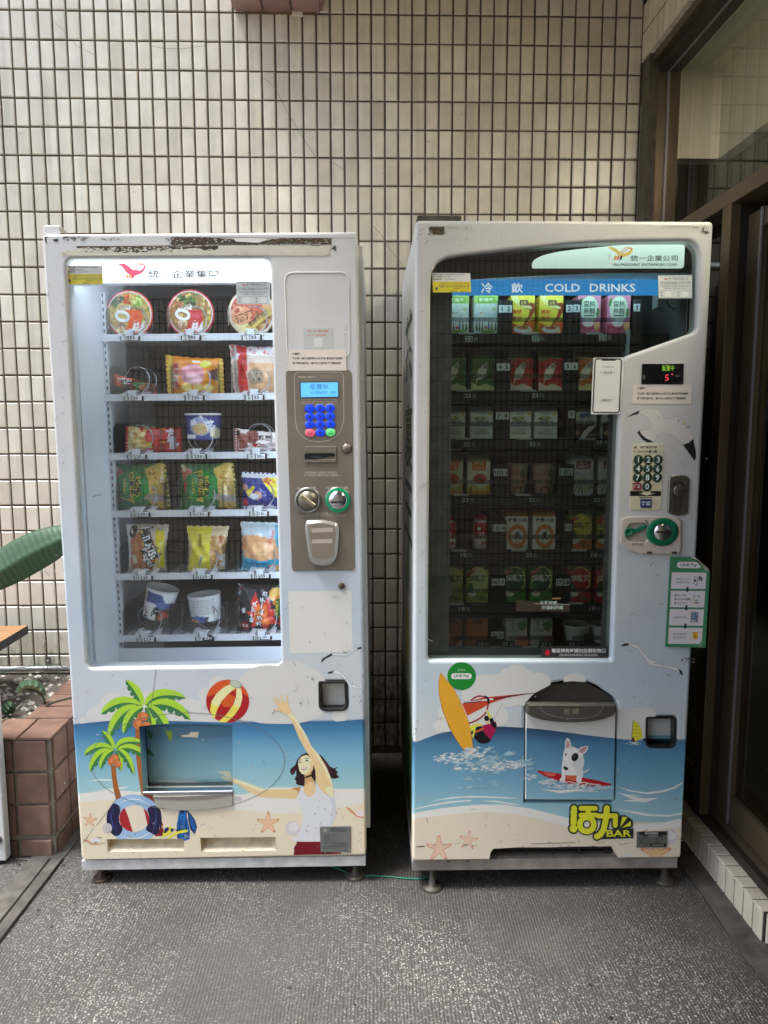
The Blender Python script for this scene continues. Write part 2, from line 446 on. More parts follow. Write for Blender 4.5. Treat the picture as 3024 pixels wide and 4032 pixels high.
# ================================================================== SETTING
def tile_mat(name, c1, c2, rough=0.3, dirt=True, mottle=.9):
    m = bpy.data.materials.new(name); m.use_nodes = True
    n = m.node_tree.nodes; l = m.node_tree.links; b = n['Principled BSDF']
    b.inputs['Roughness'].default_value = rough
    oi = n.new('ShaderNodeObjectInfo'); ge = n.new('ShaderNodeNewGeometry')
    ad = n.new('ShaderNodeMath'); ad.operation = 'ADD'; l.new(oi.outputs['Random'], ad.inputs[0]); l.new(ge.outputs['Random Per Island'], ad.inputs[1])
    fr = n.new('ShaderNodeMath'); fr.operation = 'FRACT'; l.new(ad.outputs[0], fr.inputs[0])
    mx = n.new('ShaderNodeMix'); mx.data_type = 'RGBA'; l.new(fr.outputs[0], mx.inputs[0])
    mx.inputs[6].default_value = (*c1, 1); mx.inputs[7].default_value = (*c2, 1)
    no = n.new('ShaderNodeTexNoise'); no.inputs['Scale'].default_value = 14; no.inputs['Detail'].default_value = 7
    l.new(ge.outputs['Position'], no.inputs['Vector'])
    mr = n.new('ShaderNodeMapRange'); mr.inputs[1].default_value = .35; mr.inputs[2].default_value = .7; mr.inputs[3].default_value = mottle; mr.inputs[4].default_value = 1.04
    l.new(no.outputs[0], mr.inputs[0])
    m2 = n.new('ShaderNodeMix'); m2.data_type = 'RGBA'; m2.blend_type = 'MULTIPLY'; m2.inputs[0].default_value = 1
    l.new(mx.outputs[2], m2.inputs[6]); l.new(mr.outputs[0], m2.inputs[7]); out = m2.outputs[2]
    st = n.new('ShaderNodeTexNoise'); st.inputs['Scale'].default_value = 5; st.inputs['Detail'].default_value = 6     # faint rain streaks
    mq = n.new('ShaderNodeMapping'); mq.inputs['Scale'].default_value = (6, 6, .28); l.new(ge.outputs['Position'], mq.inputs[0]); l.new(mq.outputs[0], st.inputs['Vector'])
    sr = n.new('ShaderNodeMapRange'); sr.inputs[1].default_value = .5; sr.inputs[2].default_value = .72; sr.inputs[3].default_value = 1; sr.inputs[4].default_value = .84; l.new(st.outputs[0], sr.inputs[0])
    ms_ = n.new('ShaderNodeMix'); ms_.data_type = 'RGBA'; ms_.blend_type = 'MULTIPLY'; ms_.inputs[0].default_value = 1; l.new(out, ms_.inputs[6]); l.new(sr.outputs[0], ms_.inputs[7]); out = ms_.outputs[2]
    if dirt:                                   # brown splash stains of their own shape near the soil, and faint specks
        sp = n.new('ShaderNodeSeparateXYZ'); l.new(ge.outputs['Position'], sp.inputs[0])
        h = n.new('ShaderNodeMapRange'); h.inputs[1].default_value = .62; h.inputs[2].default_value = .26; h.inputs[3].default_value = 0; h.inputs[4].default_value = 1
        l.new(sp.outputs[2], h.inputs[0])
        n2 = n.new('ShaderNodeTexNoise'); n2.inputs['Scale'].default_value = 55; n2.inputs['Detail'].default_value = 8; n2.inputs['Roughness'].default_value = .7
        mp = n.new('ShaderNodeMapping'); mp.inputs['Scale'].default_value = (1, 1, .45); l.new(ge.outputs['Position'], mp.inputs[0]); l.new(mp.outputs[0], n2.inputs['Vector'])
        t = n.new('ShaderNodeMath'); t.operation = 'MULTIPLY_ADD'; t.inputs[1].default_value = .42; l.new(h.outputs[0], t.inputs[0]); l.new(n2.outputs[0], t.inputs[2])
        s2 = n.new('ShaderNodeMapRange'); s2.inputs[1].default_value = .68; s2.inputs[2].default_value = 1.02; s2.inputs[3].default_value = 0; s2.inputs[4].default_value = .92; l.new(t.outputs[0], s2.inputs[0])
        m3 = n.new('ShaderNodeMix'); m3.data_type = 'RGBA'; l.new(s2.outputs[0], m3.inputs[0]); l.new(out, m3.inputs[6]); m3.inputs[7].default_value = (.13, .085, .04, 1); out = m3.outputs[2]
        v = n.new('ShaderNodeTexVoronoi'); v.inputs['Scale'].default_value = 9; l.new(ge.outputs['Position'], v.inputs['Vector'])
        s3 = n.new('ShaderNodeMapRange'); s3.inputs[1].default_value = .022; s3.inputs[2].default_value = .03; s3.inputs[3].default_value = .55; s3.inputs[4].default_value = 0; l.new(v.outputs['Distance'], s3.inputs[0])
        m4 = n.new('ShaderNodeMix'); m4.data_type = 'RGBA'; l.new(s3.outputs[0], m4.inputs[0]); l.new(out, m4.inputs[6]); m4.inputs[7].default_value = (.12, .09, .06, 1); out = m4.outputs[2]
    nb = n.new('ShaderNodeTexNoise'); nb.inputs['Scale'].default_value = 230; l.new(ge.outputs['Position'], nb.inputs['Vector'])
    bp = n.new('ShaderNodeBump'); bp.inputs['Strength'].default_value = .25; bp.inputs['Distance'].default_value = .001; l.new(nb.outputs[0], bp.inputs['Height']); l.new(bp.outputs[0], b.inputs['Normal'])
    l.new(out, b.inputs['Base Color'])
    return m
CREAM = tile_mat('cream_glaze', rgb(231, 225, 209), rgb(212, 204, 186), .26)
CREAM2 = tile_mat('cream_glaze_trim', rgb(232, 224, 204), rgb(218, 208, 186), .35, dirt=False)
TERRA = tile_mat('terracotta', rgb(150, 118, 102), rgb(118, 90, 76), .8, dirt=False, mottle=.62)
BROWNT = tile_mat('mauve_glaze', rgb(160, 126, 116), rgb(142, 110, 102), .4, dirt=False)
GROUT = mat('wall_grout', rgb(104, 92, 82), .9, bump=.5, bscale=300, var=.3, vscale=30)
CONC = mat('concrete', rgb(138, 132, 122), .9, bump=.5, bscale=120, var=.35, vscale=7)

def tile_mesh(name, w_, h_, t, m, b=0.003):
    """bevelled tile in the (x, z) plane, centred, face towards -y, back at y = 0"""
    a, c = w_ / 2, h_ / 2
    vs = [(-a, 0, -c), (a, 0, -c), (a, 0, c), (-a, 0, c), (-a, -t + b, -c), (a, -t + b, -c), (a, -t + b, c), (-a, -t + b, c),
          (-a + b, -t, -c + b), (a - b, -t, -c + b), (a - b, -t, c - b), (-a + b, -t, c - b)]
    fs = [(8, 9, 10, 11)]
    for i in range(4):
        j = (i + 1) % 4; fs += [(i, j, j + 4, i + 4), (i + 4, j + 4, j + 8, i + 8)]
    return mesh(name, vs, fs, m)
# ---- ground
def floor_mat():
    m = bpy.data.materials.new('washed_aggregate'); m.use_nodes = True
    n = m.node_tree.nodes; l = m.node_tree.links; b = n['Principled BSDF']; b.inputs['Roughness'].default_value = .62
    ge = n.new('ShaderNodeNewGeometry'); P = ge.outputs['Position']
    def noise(sc, det=4, mapping=None):
        x = n.new('ShaderNodeTexNoise'); x.inputs['Scale'].default_value = sc; x.inputs['Detail'].default_value = det
        if mapping:
            mp = n.new('ShaderNodeMapping'); mp.inputs['Scale'].default_value = mapping; l.new(P, mp.inputs[0]); l.new(mp.outputs[0], x.inputs['Vector'])
        else: l.new(P, x.inputs['Vector'])
        return x.outputs[0]
    def mrange(x, a, b_, c, d_):
        q = n.new('ShaderNodeMapRange'); q.inputs[1].default_value = a; q.inputs[2].default_value = b_; q.inputs[3].default_value = c; q.inputs[4].default_value = d_; l.new(x, q.inputs[0]); return q.outputs[0]
    def mul(x, y):
        q = n.new('ShaderNodeMath'); q.operation = 'MULTIPLY'
        for i, z in enumerate((x, y)):
            if isinstance(z, float): q.inputs[i].default_value = z
            else: l.new(z, q.inputs[i])
        return q.outputs[0]
    def mixc(f, a, b_):
        q = n.new('ShaderNodeMix'); q.data_type = 'RGBA'
        if isinstance(f, float): q.inputs[0].default_value = f
        else: l.new(f, q.inputs[0])
        for i, z in ((6, a), (7, b_)):
            if isinstance(z, tuple): q.inputs[i].default_value = (*z, 1)
            else: l.new(z, q.inputs[i])
        return q.outputs[2]
    # grooves run towards the wall, a little wavy
    wob = noise(2.2, 2)
    sp = n.new('ShaderNodeSeparateXYZ'); l.new(P, sp.inputs[0])
    ma = n.new('ShaderNodeMath'); ma.operation = 'MULTIPLY_ADD'; l.new(wob, ma.inputs[0]); ma.inputs[1].default_value = .03; l.new(sp.outputs[0], ma.inputs[2])
    mb_ = n.new('ShaderNodeMath'); mb_.operation = 'MULTIPLY'; l.new(ma.outputs[0], mb_.inputs[0]); mb_.inputs[1].default_value = 2 * math.pi / .0085
    si = n.new('ShaderNodeMath'); si.operation = 'SINE'; l.new(mb_.outputs[0], si.inputs[0])
    strength = mrange(noise(1.3, 3), .35, .65, .25, 1.0)
    groove = mul(mrange(si.outputs[0], -1, 1, 0, 1), strength)
    base = mixc(noise(3.0, 8), rgb(52, 51, 49), rgb(88, 86, 83))
    base = mixc(mrange(groove, 0, 1, 0, .5), base, rgb(40, 38, 36))
    fine = mixc(noise(420, 3), rgb(46, 45, 43), rgb(92, 90, 86)); base = mixc(.4, base, fine)
    dens = noise(1.7, 4)
    for sc, thr in ((215, .40), (150, .38)):
        v = n.new('ShaderNodeTexVoronoi'); v.inputs['Scale'].default_value = sc; l.new(P, v.inputs['Vector'])
        vc = n.new('ShaderNodeSeparateColor'); l.new(v.outputs['Color'], vc.inputs[0])
        keep = mrange(vc.outputs[0], .40, .42, 0, 1)
        chip = mul(mrange(v.outputs['Distance'], thr, thr - .08, 0, 1), keep)
        chip = mul(chip, mrange(dens, .36, .62, .15, .9)); chip = mul(chip, mrange(groove, .2, 1.0, 1.0, .35))
        cc = mixc(vc.outputs[1], rgb(104, 102, 98), rgb(196, 193, 187))
        base = mixc(chip, base, cc)
    stain = mrange(noise(1.1, 8), .47, .68, 0, .55); base = mixc(stain, base, rgb(54, 47, 40)); pale = mrange(noise(2.3, 7), .55, .75, 0, .4); base = mixc(pale, base, rgb(112, 109, 103))
    l.new(base, b.inputs['Base Color'])
    bp = n.new('ShaderNodeBump'); bp.inputs['Strength'].default_value = .55; bp.inputs['Distance'].default_value = .003; bp.invert = True
    l.new(groove, bp.inputs['Height']); l.new(bp.outputs[0], b.inputs['Normal'])
    return m
FLOOR = floor_mat()
g = link('ground', mesh('ground', [(-30, -30, 0), (30, -30, 0), (30, 30, 0), (-30, 30, 0)], [(0, 1, 2, 3)], FLOOR)); tag(g, kind='structure')
def floor_strip(name, pxs, z, m):
    ps = [hit(u, v, 2, 0.0) for u, v in pxs]
    o = link(name, mesh(name, [(p.x, p.y, z) for p in ps], [list(range(len(ps)))], m)); return tag(o, kind='structure')
CONC2 = mat('concrete_strip', rgb(92, 88, 82), .9, bump=.9, bscale=130, var=.5, vscale=16)
o = link('concrete_strip', mesh('concrete_strip', [(-1.02, -.3, .004), (-.93, -.3, .004), (-.96, -1.2, .004), (-1.02, -2.2, .004), (-1.12, -2.2, .004), (-1.08, -1.2, .004)], [(0, 1, 2, 3, 4, 5)], CONC2)); tag(o, kind='structure')
mm = MB()
for x0, y0, x1, y1 in ((-.985, -.72, -1.03, -2.2), (-.945, -.72, -1.0, -2.2)): mm.tube([(x0, y0, .0055), ((x0 + x1) / 2 - .004, (y0 + y1) / 2, .0055), (x1, y1, .0055)], .003, mat('crack_dark', (.03, .026, .022), .9), 5)
o = mm.build('pavement_crack'); tag(o, kind='structure')
o = link('kerb_margin', mesh('kerb_margin', [(.965, 0, .004), (1.03, 0, .004), (1.03, -1.35, .004), (1.0, -1.9, .004), (.955, -1.9, .004), (.95, -1.2, .004)], [(0, 1, 2, 3, 4, 5)], CONC2)); tag(o, kind='structure')
mm = MB(); mm.box(1.035, 1.6, -3.2, -1.17, 0, .012, mat('threshold_stone', rgb(88, 86, 84), .6, bump=.3, bscale=200, var=.25, vscale=20)); o = mm.build('threshold'); tag(o, kind='structure')
# ---- the tiled wall
PT = 0.05; QR = 1.99178 * PT
def colx(c): return (c - 25.5163) * PT
def rowz(r): return 1.342 + 29.55933 * PT - r * QR
wall = empty('tiled_wall', (0, 0, 0)); tag(wall, 'cream tiled building wall rising behind both vending machines', 'wall')
mm = MB(); mm.box(-5.0, 1.06, .002, .30, 0, 5.5, GROUT); mm.box(1.06, 5.0, .002, .30, 2.66, 5.5, GROUT); mm.build('wall_core', wall)
TW, TH = .0434, QR - .0064
tm = tile_mesh('tile', TW, TH, .0065, CREAM); stuff = []
cand = []
for r in range(-1, 29):
    for c in range(-26, 46):
        X, Z = colx(c + .5), rowz(r + .5)
        if Z - TH / 2 < .005: continue
        v = Vector((X, 0, Z)) - CAM; q = RC @ Vector((v.x, -v.z, v.y)); u_, v_ = 1512 + FPX * q.x / q.z, 2016 + FPX * q.y / q.z
        vis = -40 < u_ < 3060 and -60 < v_ < 4040
        if vis:
            hid = (175 + (v_ - 923) * .062 < u_ < 1400 and v_ > 930) or (1640 < u_ < 2800 and v_ > 880) or (v_ > 2760) or (u_ > 2520 and v_ < 240)
            hid = hid or (930 < u_ < 1255 and v_ < 20)
            vis = not hid
        (cand if vis else stuff).append((q.z, X, Z, r, c))
cand.sort()
for i, (d_, X, Z, r, c) in enumerate(cand):
    if i < 300:
        o = link('tile', tm, wall); o.location = (X + random.uniform(-.0006, .0006), .002 - random.uniform(0, .0007), Z + random.uniform(-.0007, .0007))
        o.rotation_euler = (random.uniform(-.006, .006), random.uniform(-.004, .004), random.uniform(-.008, .008))
    else: stuff.append((d_, X, Z, r, c))
mm = MB(); base_v = [v.co.copy() for v in tm.vertices]; base_f = [list(p.vertices) for p in tm.polygons]
for d_, X, Z, r, c in stuff:
    e = Matrix.Rotation(random.uniform(-.006, .006), 3, 'Z') @ Matrix.Rotation(random.uniform(-.005, .005), 3, 'X')
    X += random.uniform(-.0006, .0006); Z += random.uniform(-.0007, .0007)
    mm.add([e @ v + Vector((X, .002, Z)) for v in base_v], base_f, CREAM)
xe = colx(46); wn = .020                                            # the cut column beside the window frame
for r in range(3, 29):
    Z = rowz(r + .5)
    if Z < .1: continue
    mm.add([(xe + .0035 + wn / 2 + v.x * wn / TW, .002 + v.y, Z + v.z) for v in base_v], base_f, CREAM)
o = mm.build('tile', wall); o.name = 'tile_field'; tag(o, kind='stuff')
# cracks in the glaze
HC = mat('hairline', rgb(120, 112, 100), .8)
def wfn(u, v, h): p = hit(u, v, 1, 0.0); return (p.x, -.0062 - h, p.z)
dk = Deco(wfn, .0002); A = (0, 0, .2411)
dk.k = A; dk.line([(880, 350), (960, 430), (1050, 520), (1090, 580)], 5, HC); dk.line([(1210, 690), (1260, 765), (1400, 830), (1560, 918)], 5, HC)
dk.k = K0; dk.line([(590, 183), (640, 193), (720, 196), (790, 186), (820, 175)], 1.6, HC)
dk.line([(1040, 310), (1085, 350), (1130, 440), (1190, 540), (1240, 615)], 1.6, HC); dk.line([(1310, 642), (1352, 668)], 1.6, HC)
dk.line([(1468, 892), (1495, 918), (1512, 943), (1524, 968), (1560, 1015), (1590, 1050)], 1.6, HC)
dk.build('glaze_crack', wall)
# ---- ceiling slab, the beam, the tiled lintel
CEIL = mat('ceiling_paint', rgb(205, 190, 165), .9, bump=.3, bscale=80, var=.2, vscale=3)
mm = MB(); mm.box(-.47, 5.0, -5.0, .0, 2.885, 3.1, CEIL); o = mm.build('ceiling'); tag(o, kind='structure')
beam = empty('tiled_beam', (-.313, 0, 2.82)); tag(beam, 'mauve tiled beam overhead at the top edge of the photo', 'beam')
mm = MB(); mm.box(-.155, .155, -3.3, .0, .009, .4, GROUT); mm.build('beam_core', beam)
bt = tile_mesh('tile', .0975, .0975, .007, BROWNT)
for i in range(3):
    for j in range(5):
        o = link('tile', bt, beam); o.rotation_euler = (math.radians(90), 0, 0); o.location = ((i - 1) * .104, -.052 - .104 * j, .009)
bs = tile_mesh('tile', .0975, .11, .006, BROWNT)
for j in range(5):
    for s_ in (-1, 1):
        o = link('tile', bs, beam); o.rotation_euler = (0, 0, math.radians(90 * s_)); o.location = (s_ * .155, -.052 - .104 * j, .064)
mm = MB(); mm.box(.05, .09, -.01, .0, -.012, .006, mat('mortar_lump', rgb(214, 206, 190), .9, bump=.8, bscale=150), .003); mm.box(-.12, .14, -.006, .0, -.006, .003, mat('rusty_mortar', rgb(126, 100, 66), .9, bump=.8, bscale=150)); mm.build('mortar', beam)
lin_ = empty('tiled_lintel', (1.02, 0, 2.66)); tag(lin_, 'cream tiled lintel over the bronze window frame, top right', 'lintel')
mm = MB(); mm.box(.006, .40, -4.2, .0, .006, .42, mat('lintel_grout', rgb(60, 52, 46), .9)); mm.build('lintel_core', lin_)
lt = tile_mesh('tile', .0440, QR - .006, .003, CREAM2, .0015); lb = tile_mesh('tile', .052, .0440, .003, CREAM2, .0015)
for j in range(26):
    for i in range(2):
        o = link('tile', lt, lin_); o.rotation_euler = (0, 0, math.radians(-90)); o.location = (.006, -.025 - .05 * j, .0525 + QR * i)
    o = link('tile', lb, lin_); o.rotation_euler = (math.radians(90), 0, 0); o.location = (.026, -.025 - .05 * j, .006)
# ---- kerb under the window frame
kerb = empty('tiled_kerb', (1.02, 0, 0)); tag(kerb, 'low kerb of cream tiles under the bronze glass door', 'kerb')
mm = MB(); mm.box(.004, .30, -1.139, .0, 0, .085, mat('kerb_grout', rgb(62, 54, 48), .9, bump=.4)); mm.build('kerb_core', kerb)
kf = tile_mesh('tile', .0440, .0815, .003, CREAM2, .0015); kt = tile_mesh('tile', .044, .0440, .004, CREAM2, .002)
for j in range(23):
    y = -1.112 + .05 * j
    if y > -.02: break
    o = link('tile', kf, kerb); o.rotation_euler = (0, 0, math.radians(-90)); o.location = (.004, y, .0425)
    o = link('tile', kt, kerb); o.rotation_euler = (math.radians(-90), 0, 0); o.location = (.0205, y, .085)
o = link('tile', tile_mesh('tile', .09, .0815, .006, CREAM2, .003), kerb); o.location = (.055, -1.139, .0425)
# ---- bronze aluminium shop front, at right angles to the wall
BRZ = mat('bronze_aluminium', rgb(116, 100, 80), .38, .55, var=.15, vscale=3)
BRZD = mat('bronze_dark', rgb(60, 54, 46), .45, .4); STRIP = mat('silver_gasket', rgb(150, 146, 150), .4, .5)
BLK = mat('black_gap', (.012, .012, .012), .8); RUB = mat('rubber', (.02, .02, .02), .6)
sf = empty('bronze_storefront', (1.04, 0, .09)); tag(sf, 'bronze aluminium window and door frame with dark glass along the right side', 'storefront')
mm = MB()
mm.box(-.012, .022, -.075, .0, 0, 2.575, mat('frame_sealant', rgb(92, 82, 68), .7, bump=.5, bscale=60, var=.3, vscale=30)); mm.box(.022, .056, -.070, .0, 0, 2.515, BRZ); mm.box(.056, .064, -.078, .0, 0, 2.515, STRIP); mm.box(.064, .105, -.070, .0, 0, 2.515, BRZ)
mm.build('jamb', sf)
mm = MB()
mm.box(.0, .022, -4.0, -.075, 2.545, 2.575, BRZ); mm.box(.022, .056, -4.0, -.070, 2.515, 2.565, BRZD); mm.box(.056, .064, -4.0, -.07, 2.512, 2.565, STRIP); mm.box(.064, .105, -4.0, -.070, 2.515, 2.565, BRZD)
mm.build('head_rail', sf)
mm = MB(); mm.box(.0, .10, -4.0, -.07, 1.872, 1.916, BRZ, .002); mm.build('transom', sf)
mm = MB(); mm.box(.0, .03, -.722, -.670, .03, 1.872, BRZ, .002); mm.box(.03, .10, -.716, -.676, .03, 1.872, BRZD); mm.build('post', sf)
mm = MB(); mm.box(.02, .11, -3.8, -.0, .0, .03, BRZD); mm.box(.04, .06, -3.8, -.08, .03, .05, BRZ); mm.build('sill', sf)
mm = MB(); mm.box(.105, .112, -4.0, -.07, 1.916, 2.515, glass_mat('storefront_glass', (.90, .91, .88), .10)); mm.build('upper_pane', sf)
mm = MB(); mm.box(.075, .082, -.668, -.0, .03, 1.872, glass_mat('dark_glass', (.30, .31, .28), .03)); mm.build('side_pane', sf)
door = MB(); door.box(.052, .092, -.80, -.722, .05, 1.84, BRZ, .002); door.box(.052, .092, -1.9, -.80, .05, .135, BRZ, .002); door.box(.052, .092, -1.9, -.80, 1.79, 1.84, BRZ, .002); door.box(.052, .092, -1.98, -1.9, .05, 1.84, BRZ, .002); door.box(.045, .05, -.808, -.800, .05, 1.84, STRIP)
dr = door.build('glass_door', sf)
mm = MB(); mm.box(.069, .075, -1.9, -.80, .135, 1.79, glass_mat('door_glass', (.42, .44, .40), .035)); mm.build('pane', dr)
# room behind the glass
room = empty('shop_interior', (1.6, .8, 0)); tag(room, 'dim tiled room seen through the dark glass door', 'room')
TRAYL = mat('added_lamp_housing', (.7, .7, .7), .5); ICR = mat('interior_cream', rgb(226, 220, 202), .9, bump=.2, bscale=40); IDK = mat('interior_dark', rgb(48, 48, 44), .8)
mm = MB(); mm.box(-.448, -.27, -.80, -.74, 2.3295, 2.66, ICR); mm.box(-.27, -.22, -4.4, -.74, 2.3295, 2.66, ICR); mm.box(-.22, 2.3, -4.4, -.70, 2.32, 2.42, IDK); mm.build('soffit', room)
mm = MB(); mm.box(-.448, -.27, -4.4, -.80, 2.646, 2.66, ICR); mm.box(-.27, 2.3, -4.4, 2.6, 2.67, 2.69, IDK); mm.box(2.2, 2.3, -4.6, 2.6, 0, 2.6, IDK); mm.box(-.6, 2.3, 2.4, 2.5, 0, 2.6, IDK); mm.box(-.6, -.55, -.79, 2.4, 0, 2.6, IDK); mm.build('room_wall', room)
mm = MB(); mm.box(.3, 1.6, 1.6, 1.65, .3, 1.5, mat('green_panel', rgb(70, 96, 84), .4)); mm.box(.25, 1.7, 1.55, 1.6, 1.5, 1.56, mat('pale_rail', rgb(190, 190, 180), .4)); mm.build('screen_panel', room)
shop_tile = tile_mesh('tile', .306, .306, .006, tile_mat('dark_floor_tile', rgb(92, 90, 84), rgb(80, 78, 74), .25, dirt=False), .002)
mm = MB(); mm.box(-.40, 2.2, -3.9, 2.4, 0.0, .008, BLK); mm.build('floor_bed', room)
for i in range(7):
    for j in range(17):
        o = link('tile', shop_tile, room); o.rotation_euler = (math.radians(-90), 0, 0); o.location = (-.24 + .312 * i, -2.95 + .312 * j, .008)
lamp = empty('added_soffit_lamp', (1.24, -1.5, 2.638)); tag(lamp, 'unseen lamp panel added to light the cream soffit behind the upper glass', 'lamp')  # added light source, kept out of view, brightens the soffit and warms the wall
mm = MB(); mm.box(-.07, .07, -.45, .45, -.006, .0, mat('added_lamp_diffuser', (.9, .85, .7), .5, emit=(1.0, .91, .76), estr=26.0)); mm.build('diffuser', lamp); mm = MB(); mm.box(-.08, .08, -.46, .46, .0005, .006, TRAYL); mm.build('housing', lamp)
# ---- buildings and walls out of the frame that light and reflect in the glass
OPP = bpy.data.materials.new('opposite_tiles'); OPP.use_nodes = True
n = OPP.node_tree.nodes; l = OPP.node_tree.links; tc = n.new('ShaderNodeTexCoord'); br = n.new('ShaderNodeTexBrick')
br.offset = 0; br.inputs['Color1'].default_value = (*rgb(222, 214, 196), 1); br.inputs['Color2'].default_value = (*rgb(208, 198, 180), 1); br.inputs['Mortar'].default_value = (*rgb(70, 62, 56), 1)
br.inputs['Scale'].default_value = 1; br.inputs['Mortar Size'].default_value = .0045; br.inputs['Brick Width'].default_value = .05; br.inputs['Row Height'].default_value = .1
mp = n.new('ShaderNodeMapping'); mp.inputs['Rotation'].default_value = (math.radians(-90), 0, 0); l.new(tc.outputs['Object'], mp.inputs[0]); l.new(mp.outputs[0], br.inputs['Vector']); l.new(br.outputs[0], n['Principled BSDF'].inputs['Base Color'])
mm = MB(); mm.box(-2.2, 5.0, -5.6, -5.3, 0, 5, OPP); o = mm.build('opposite_wall'); tag(o, 'cream tiled wall opposite the machines, out of view behind the photographer', 'wall')
mm = MB(); mm.box(4.6, 5.0, -5.3, 0, 0, 3, OPP); o = mm.build('passage_wall'); tag(o, 'end wall closing the covered passage, out of view', 'wall')
# ---- planter of terracotta tiles
pl = empty('tiled_planter', (-.968, -.70, 0)); tag(pl, 'low terracotta tiled planter holding gravel, left of the snack machine', 'planter')
PGR = mat('planter_grout', rgb(134, 126, 112), .95, bump=.8, bscale=80, var=.3, vscale=20)
PZ = hit(209 + 0, 2903, 1, -.70).z
mm = MB(); mm.box(-2.0, -.008, .008, .15, 0, PZ - .008, PGR); mm.box(-.15, -.008, .15, .70, 0, PZ - .008, PGR); mm.box(-2.0, -.15, .15, .70, 0, PZ - .03, mat('soil', rgb(88, 82, 74), .95, bump=1.0, bscale=60, var=.4, vscale=30)); mm.build('planter_core', pl)
pt_ = .105
pf = tile_mesh('tile', .096, .096, .008, TERRA, .002); ph = tile_mesh('tile', .096, .05, .008, TERRA, .002); ptop = tile_mesh('tile', .098, .147, .008, TERRA, .002); ptop2 = tile_mesh('tile', .147, .098, .008, TERRA, .002)
for i in range(9):
    for j in range(4):
        z = PZ - .060 - .105 * j
        hgt = z > .05
        o = link('tile', pf if hgt else ph, pl); o.location = (-.066 - .105 * i, .008, z if hgt else .028)
        if i < 6:
            o = link('tile', pf if hgt else ph, pl); o.rotation_euler = (0, 0, math.radians(90)); o.location = (-.008, .066 + .105 * i, z if hgt else .028)
    o = link('tile', ptop, pl); o.rotation_euler = (math.radians(-90), 0, 0); o.location = (-.050 - .105 * i, .074, PZ - .008)
    if i < 5:
        o = link('tile', ptop2, pl); o.rotation_euler = (math.radians(-90), 0, 0); o.location = (-.074, .205 + .105 * i, PZ - .008)
gr = MB(); GV = [mat('gravel_%d' % i, rgb(*c), .9) for i, c in enumerate(((170, 168, 162), (132, 128, 120), (196, 192, 184), (106, 100, 92)))]
for i in range(900):
    x, y = random.uniform(-1.9, -.16), random.uniform(.16, .69); r = random.uniform(.006, .017); z = PZ - .03
    vs = [(x + r * a * random.uniform(.7, 1.2), y + r * b_ * random.uniform(.7, 1.2), z + r * .7 * c_ * random.uniform(.6, 1.1)) for a, b_, c_ in ((1, 0, 0), (0, 1, 0), (-1, 0, 0), (0, -1, 0), (0, 0, 1), (0, 0, -1))]
    gr.add(vs, [(0, 1, 4), (1, 2, 4), (2, 3, 4), (3, 0, 4), (1, 0, 5), (2, 1, 5), (3, 2, 5), (0, 3, 5)], random.choice(GV))
o = gr.build('gravel'); o.location = pl.location; tag(o, 'grey gravel filling the terracotta planter', 'gravel', kind='stuff')
# ---- pipe, cables, wire
PIPE = mat('grey_conduit', rgb(158, 160, 162), .35, .2, var=.15, vscale=30)
pz0 = hit(0, 2634, 1, -.03).z; pz1 = hit(270, 2631, 1, -.03).z
cp = empty('conduit_pipe', (-1.4, -.03, pz0)); tag(cp, 'grey conduit pipe clamped along the lower wall above the planter', 'pipe')
mm = MB(); mm.tube([(-1.2, 0, 0), (0, 0, 0), (.6, 0, .0)], .0105, PIPE, 14); mm.build('tube', cp)
c0 = hit(182, 2630, 1, -.03); mm = MB(); mm.lathe([(.0115, -.009), (.0122, -.008), (.0122, .008), (.0115, .009)], (c0.x + 1.4, 0, 0), mat('clamp_metal', rgb(150, 150, 160), .4, .6), 'x', 16)
mm.box(c0.x + 1.4 + .002 - .009, c0.x + 1.4 + .002 + .009, .018, .022, .008, .042, mat('clamp_plate', rgb(120, 118, 110), .5, .5)); mm.lathe([(.004, -.004), (.0045, 0), (.002, .0)], (c0.x + 1.402, .016, .026), mat('screw', rgb(160, 158, 150), .4, .7), 'y', 10); mm.build('pipe_clamp', cp)
GRN = mat('green_cable', rgb(30, 92, 74), .4)
pts = [(-60, 2655), (0, 2649), (30, 2643), (60, 2630), (90, 2628), (120, 2622), (140, 2617), (160, 2621), (185, 2622), (215, 2616), (230, 2614), (240, 2620), (252, 2628), (290, 2620)]
mm = MB(); mm.tube([hit(u, v, 1, -.045) for u, v in smooth_pts(pts, False, 4)], .0017, GRN, 6); o = mm.build('green_cable'); tag(o, 'thin green cable looped over the grey conduit pipe', 'cable')
K_ = (1350, 3250, .2411); pts = [(-260, 640), (-120, 690), (0, 740), (80, 775), (160, 800), (400, 818), (640, 830), (780, 838), (900, 852), (1060, 868), (1240, 875), (1320, 868), (1400, 840)]
mm = MB(); mm.tube([hit(*kk(K_, *p), 2, .003) for p in smooth_pts(pts, False, 4)], .0021, mat('teal_wire', rgb(34, 128, 104), .4), 6); o = mm.build('green_wire'); tag(o, 'thin green wire lying on the floor between the machine feet', 'wire')
WW = mat('white_wire', rgb(220, 214, 200), .5); S8 = (0, 2650, .3843)
mm = MB(); mm.tube([hit(*kk(S8, *p), 2, PZ - .03) for p in ((50, 480), (150, 380), (250, 290), (300, 280), (340, 320), (395, 385), (380, 400), (270, 485))], .0022, WW, 6); o = mm.build('bent_wire'); tag(o, 'bent white wire lying on the planter gravel', 'wire')
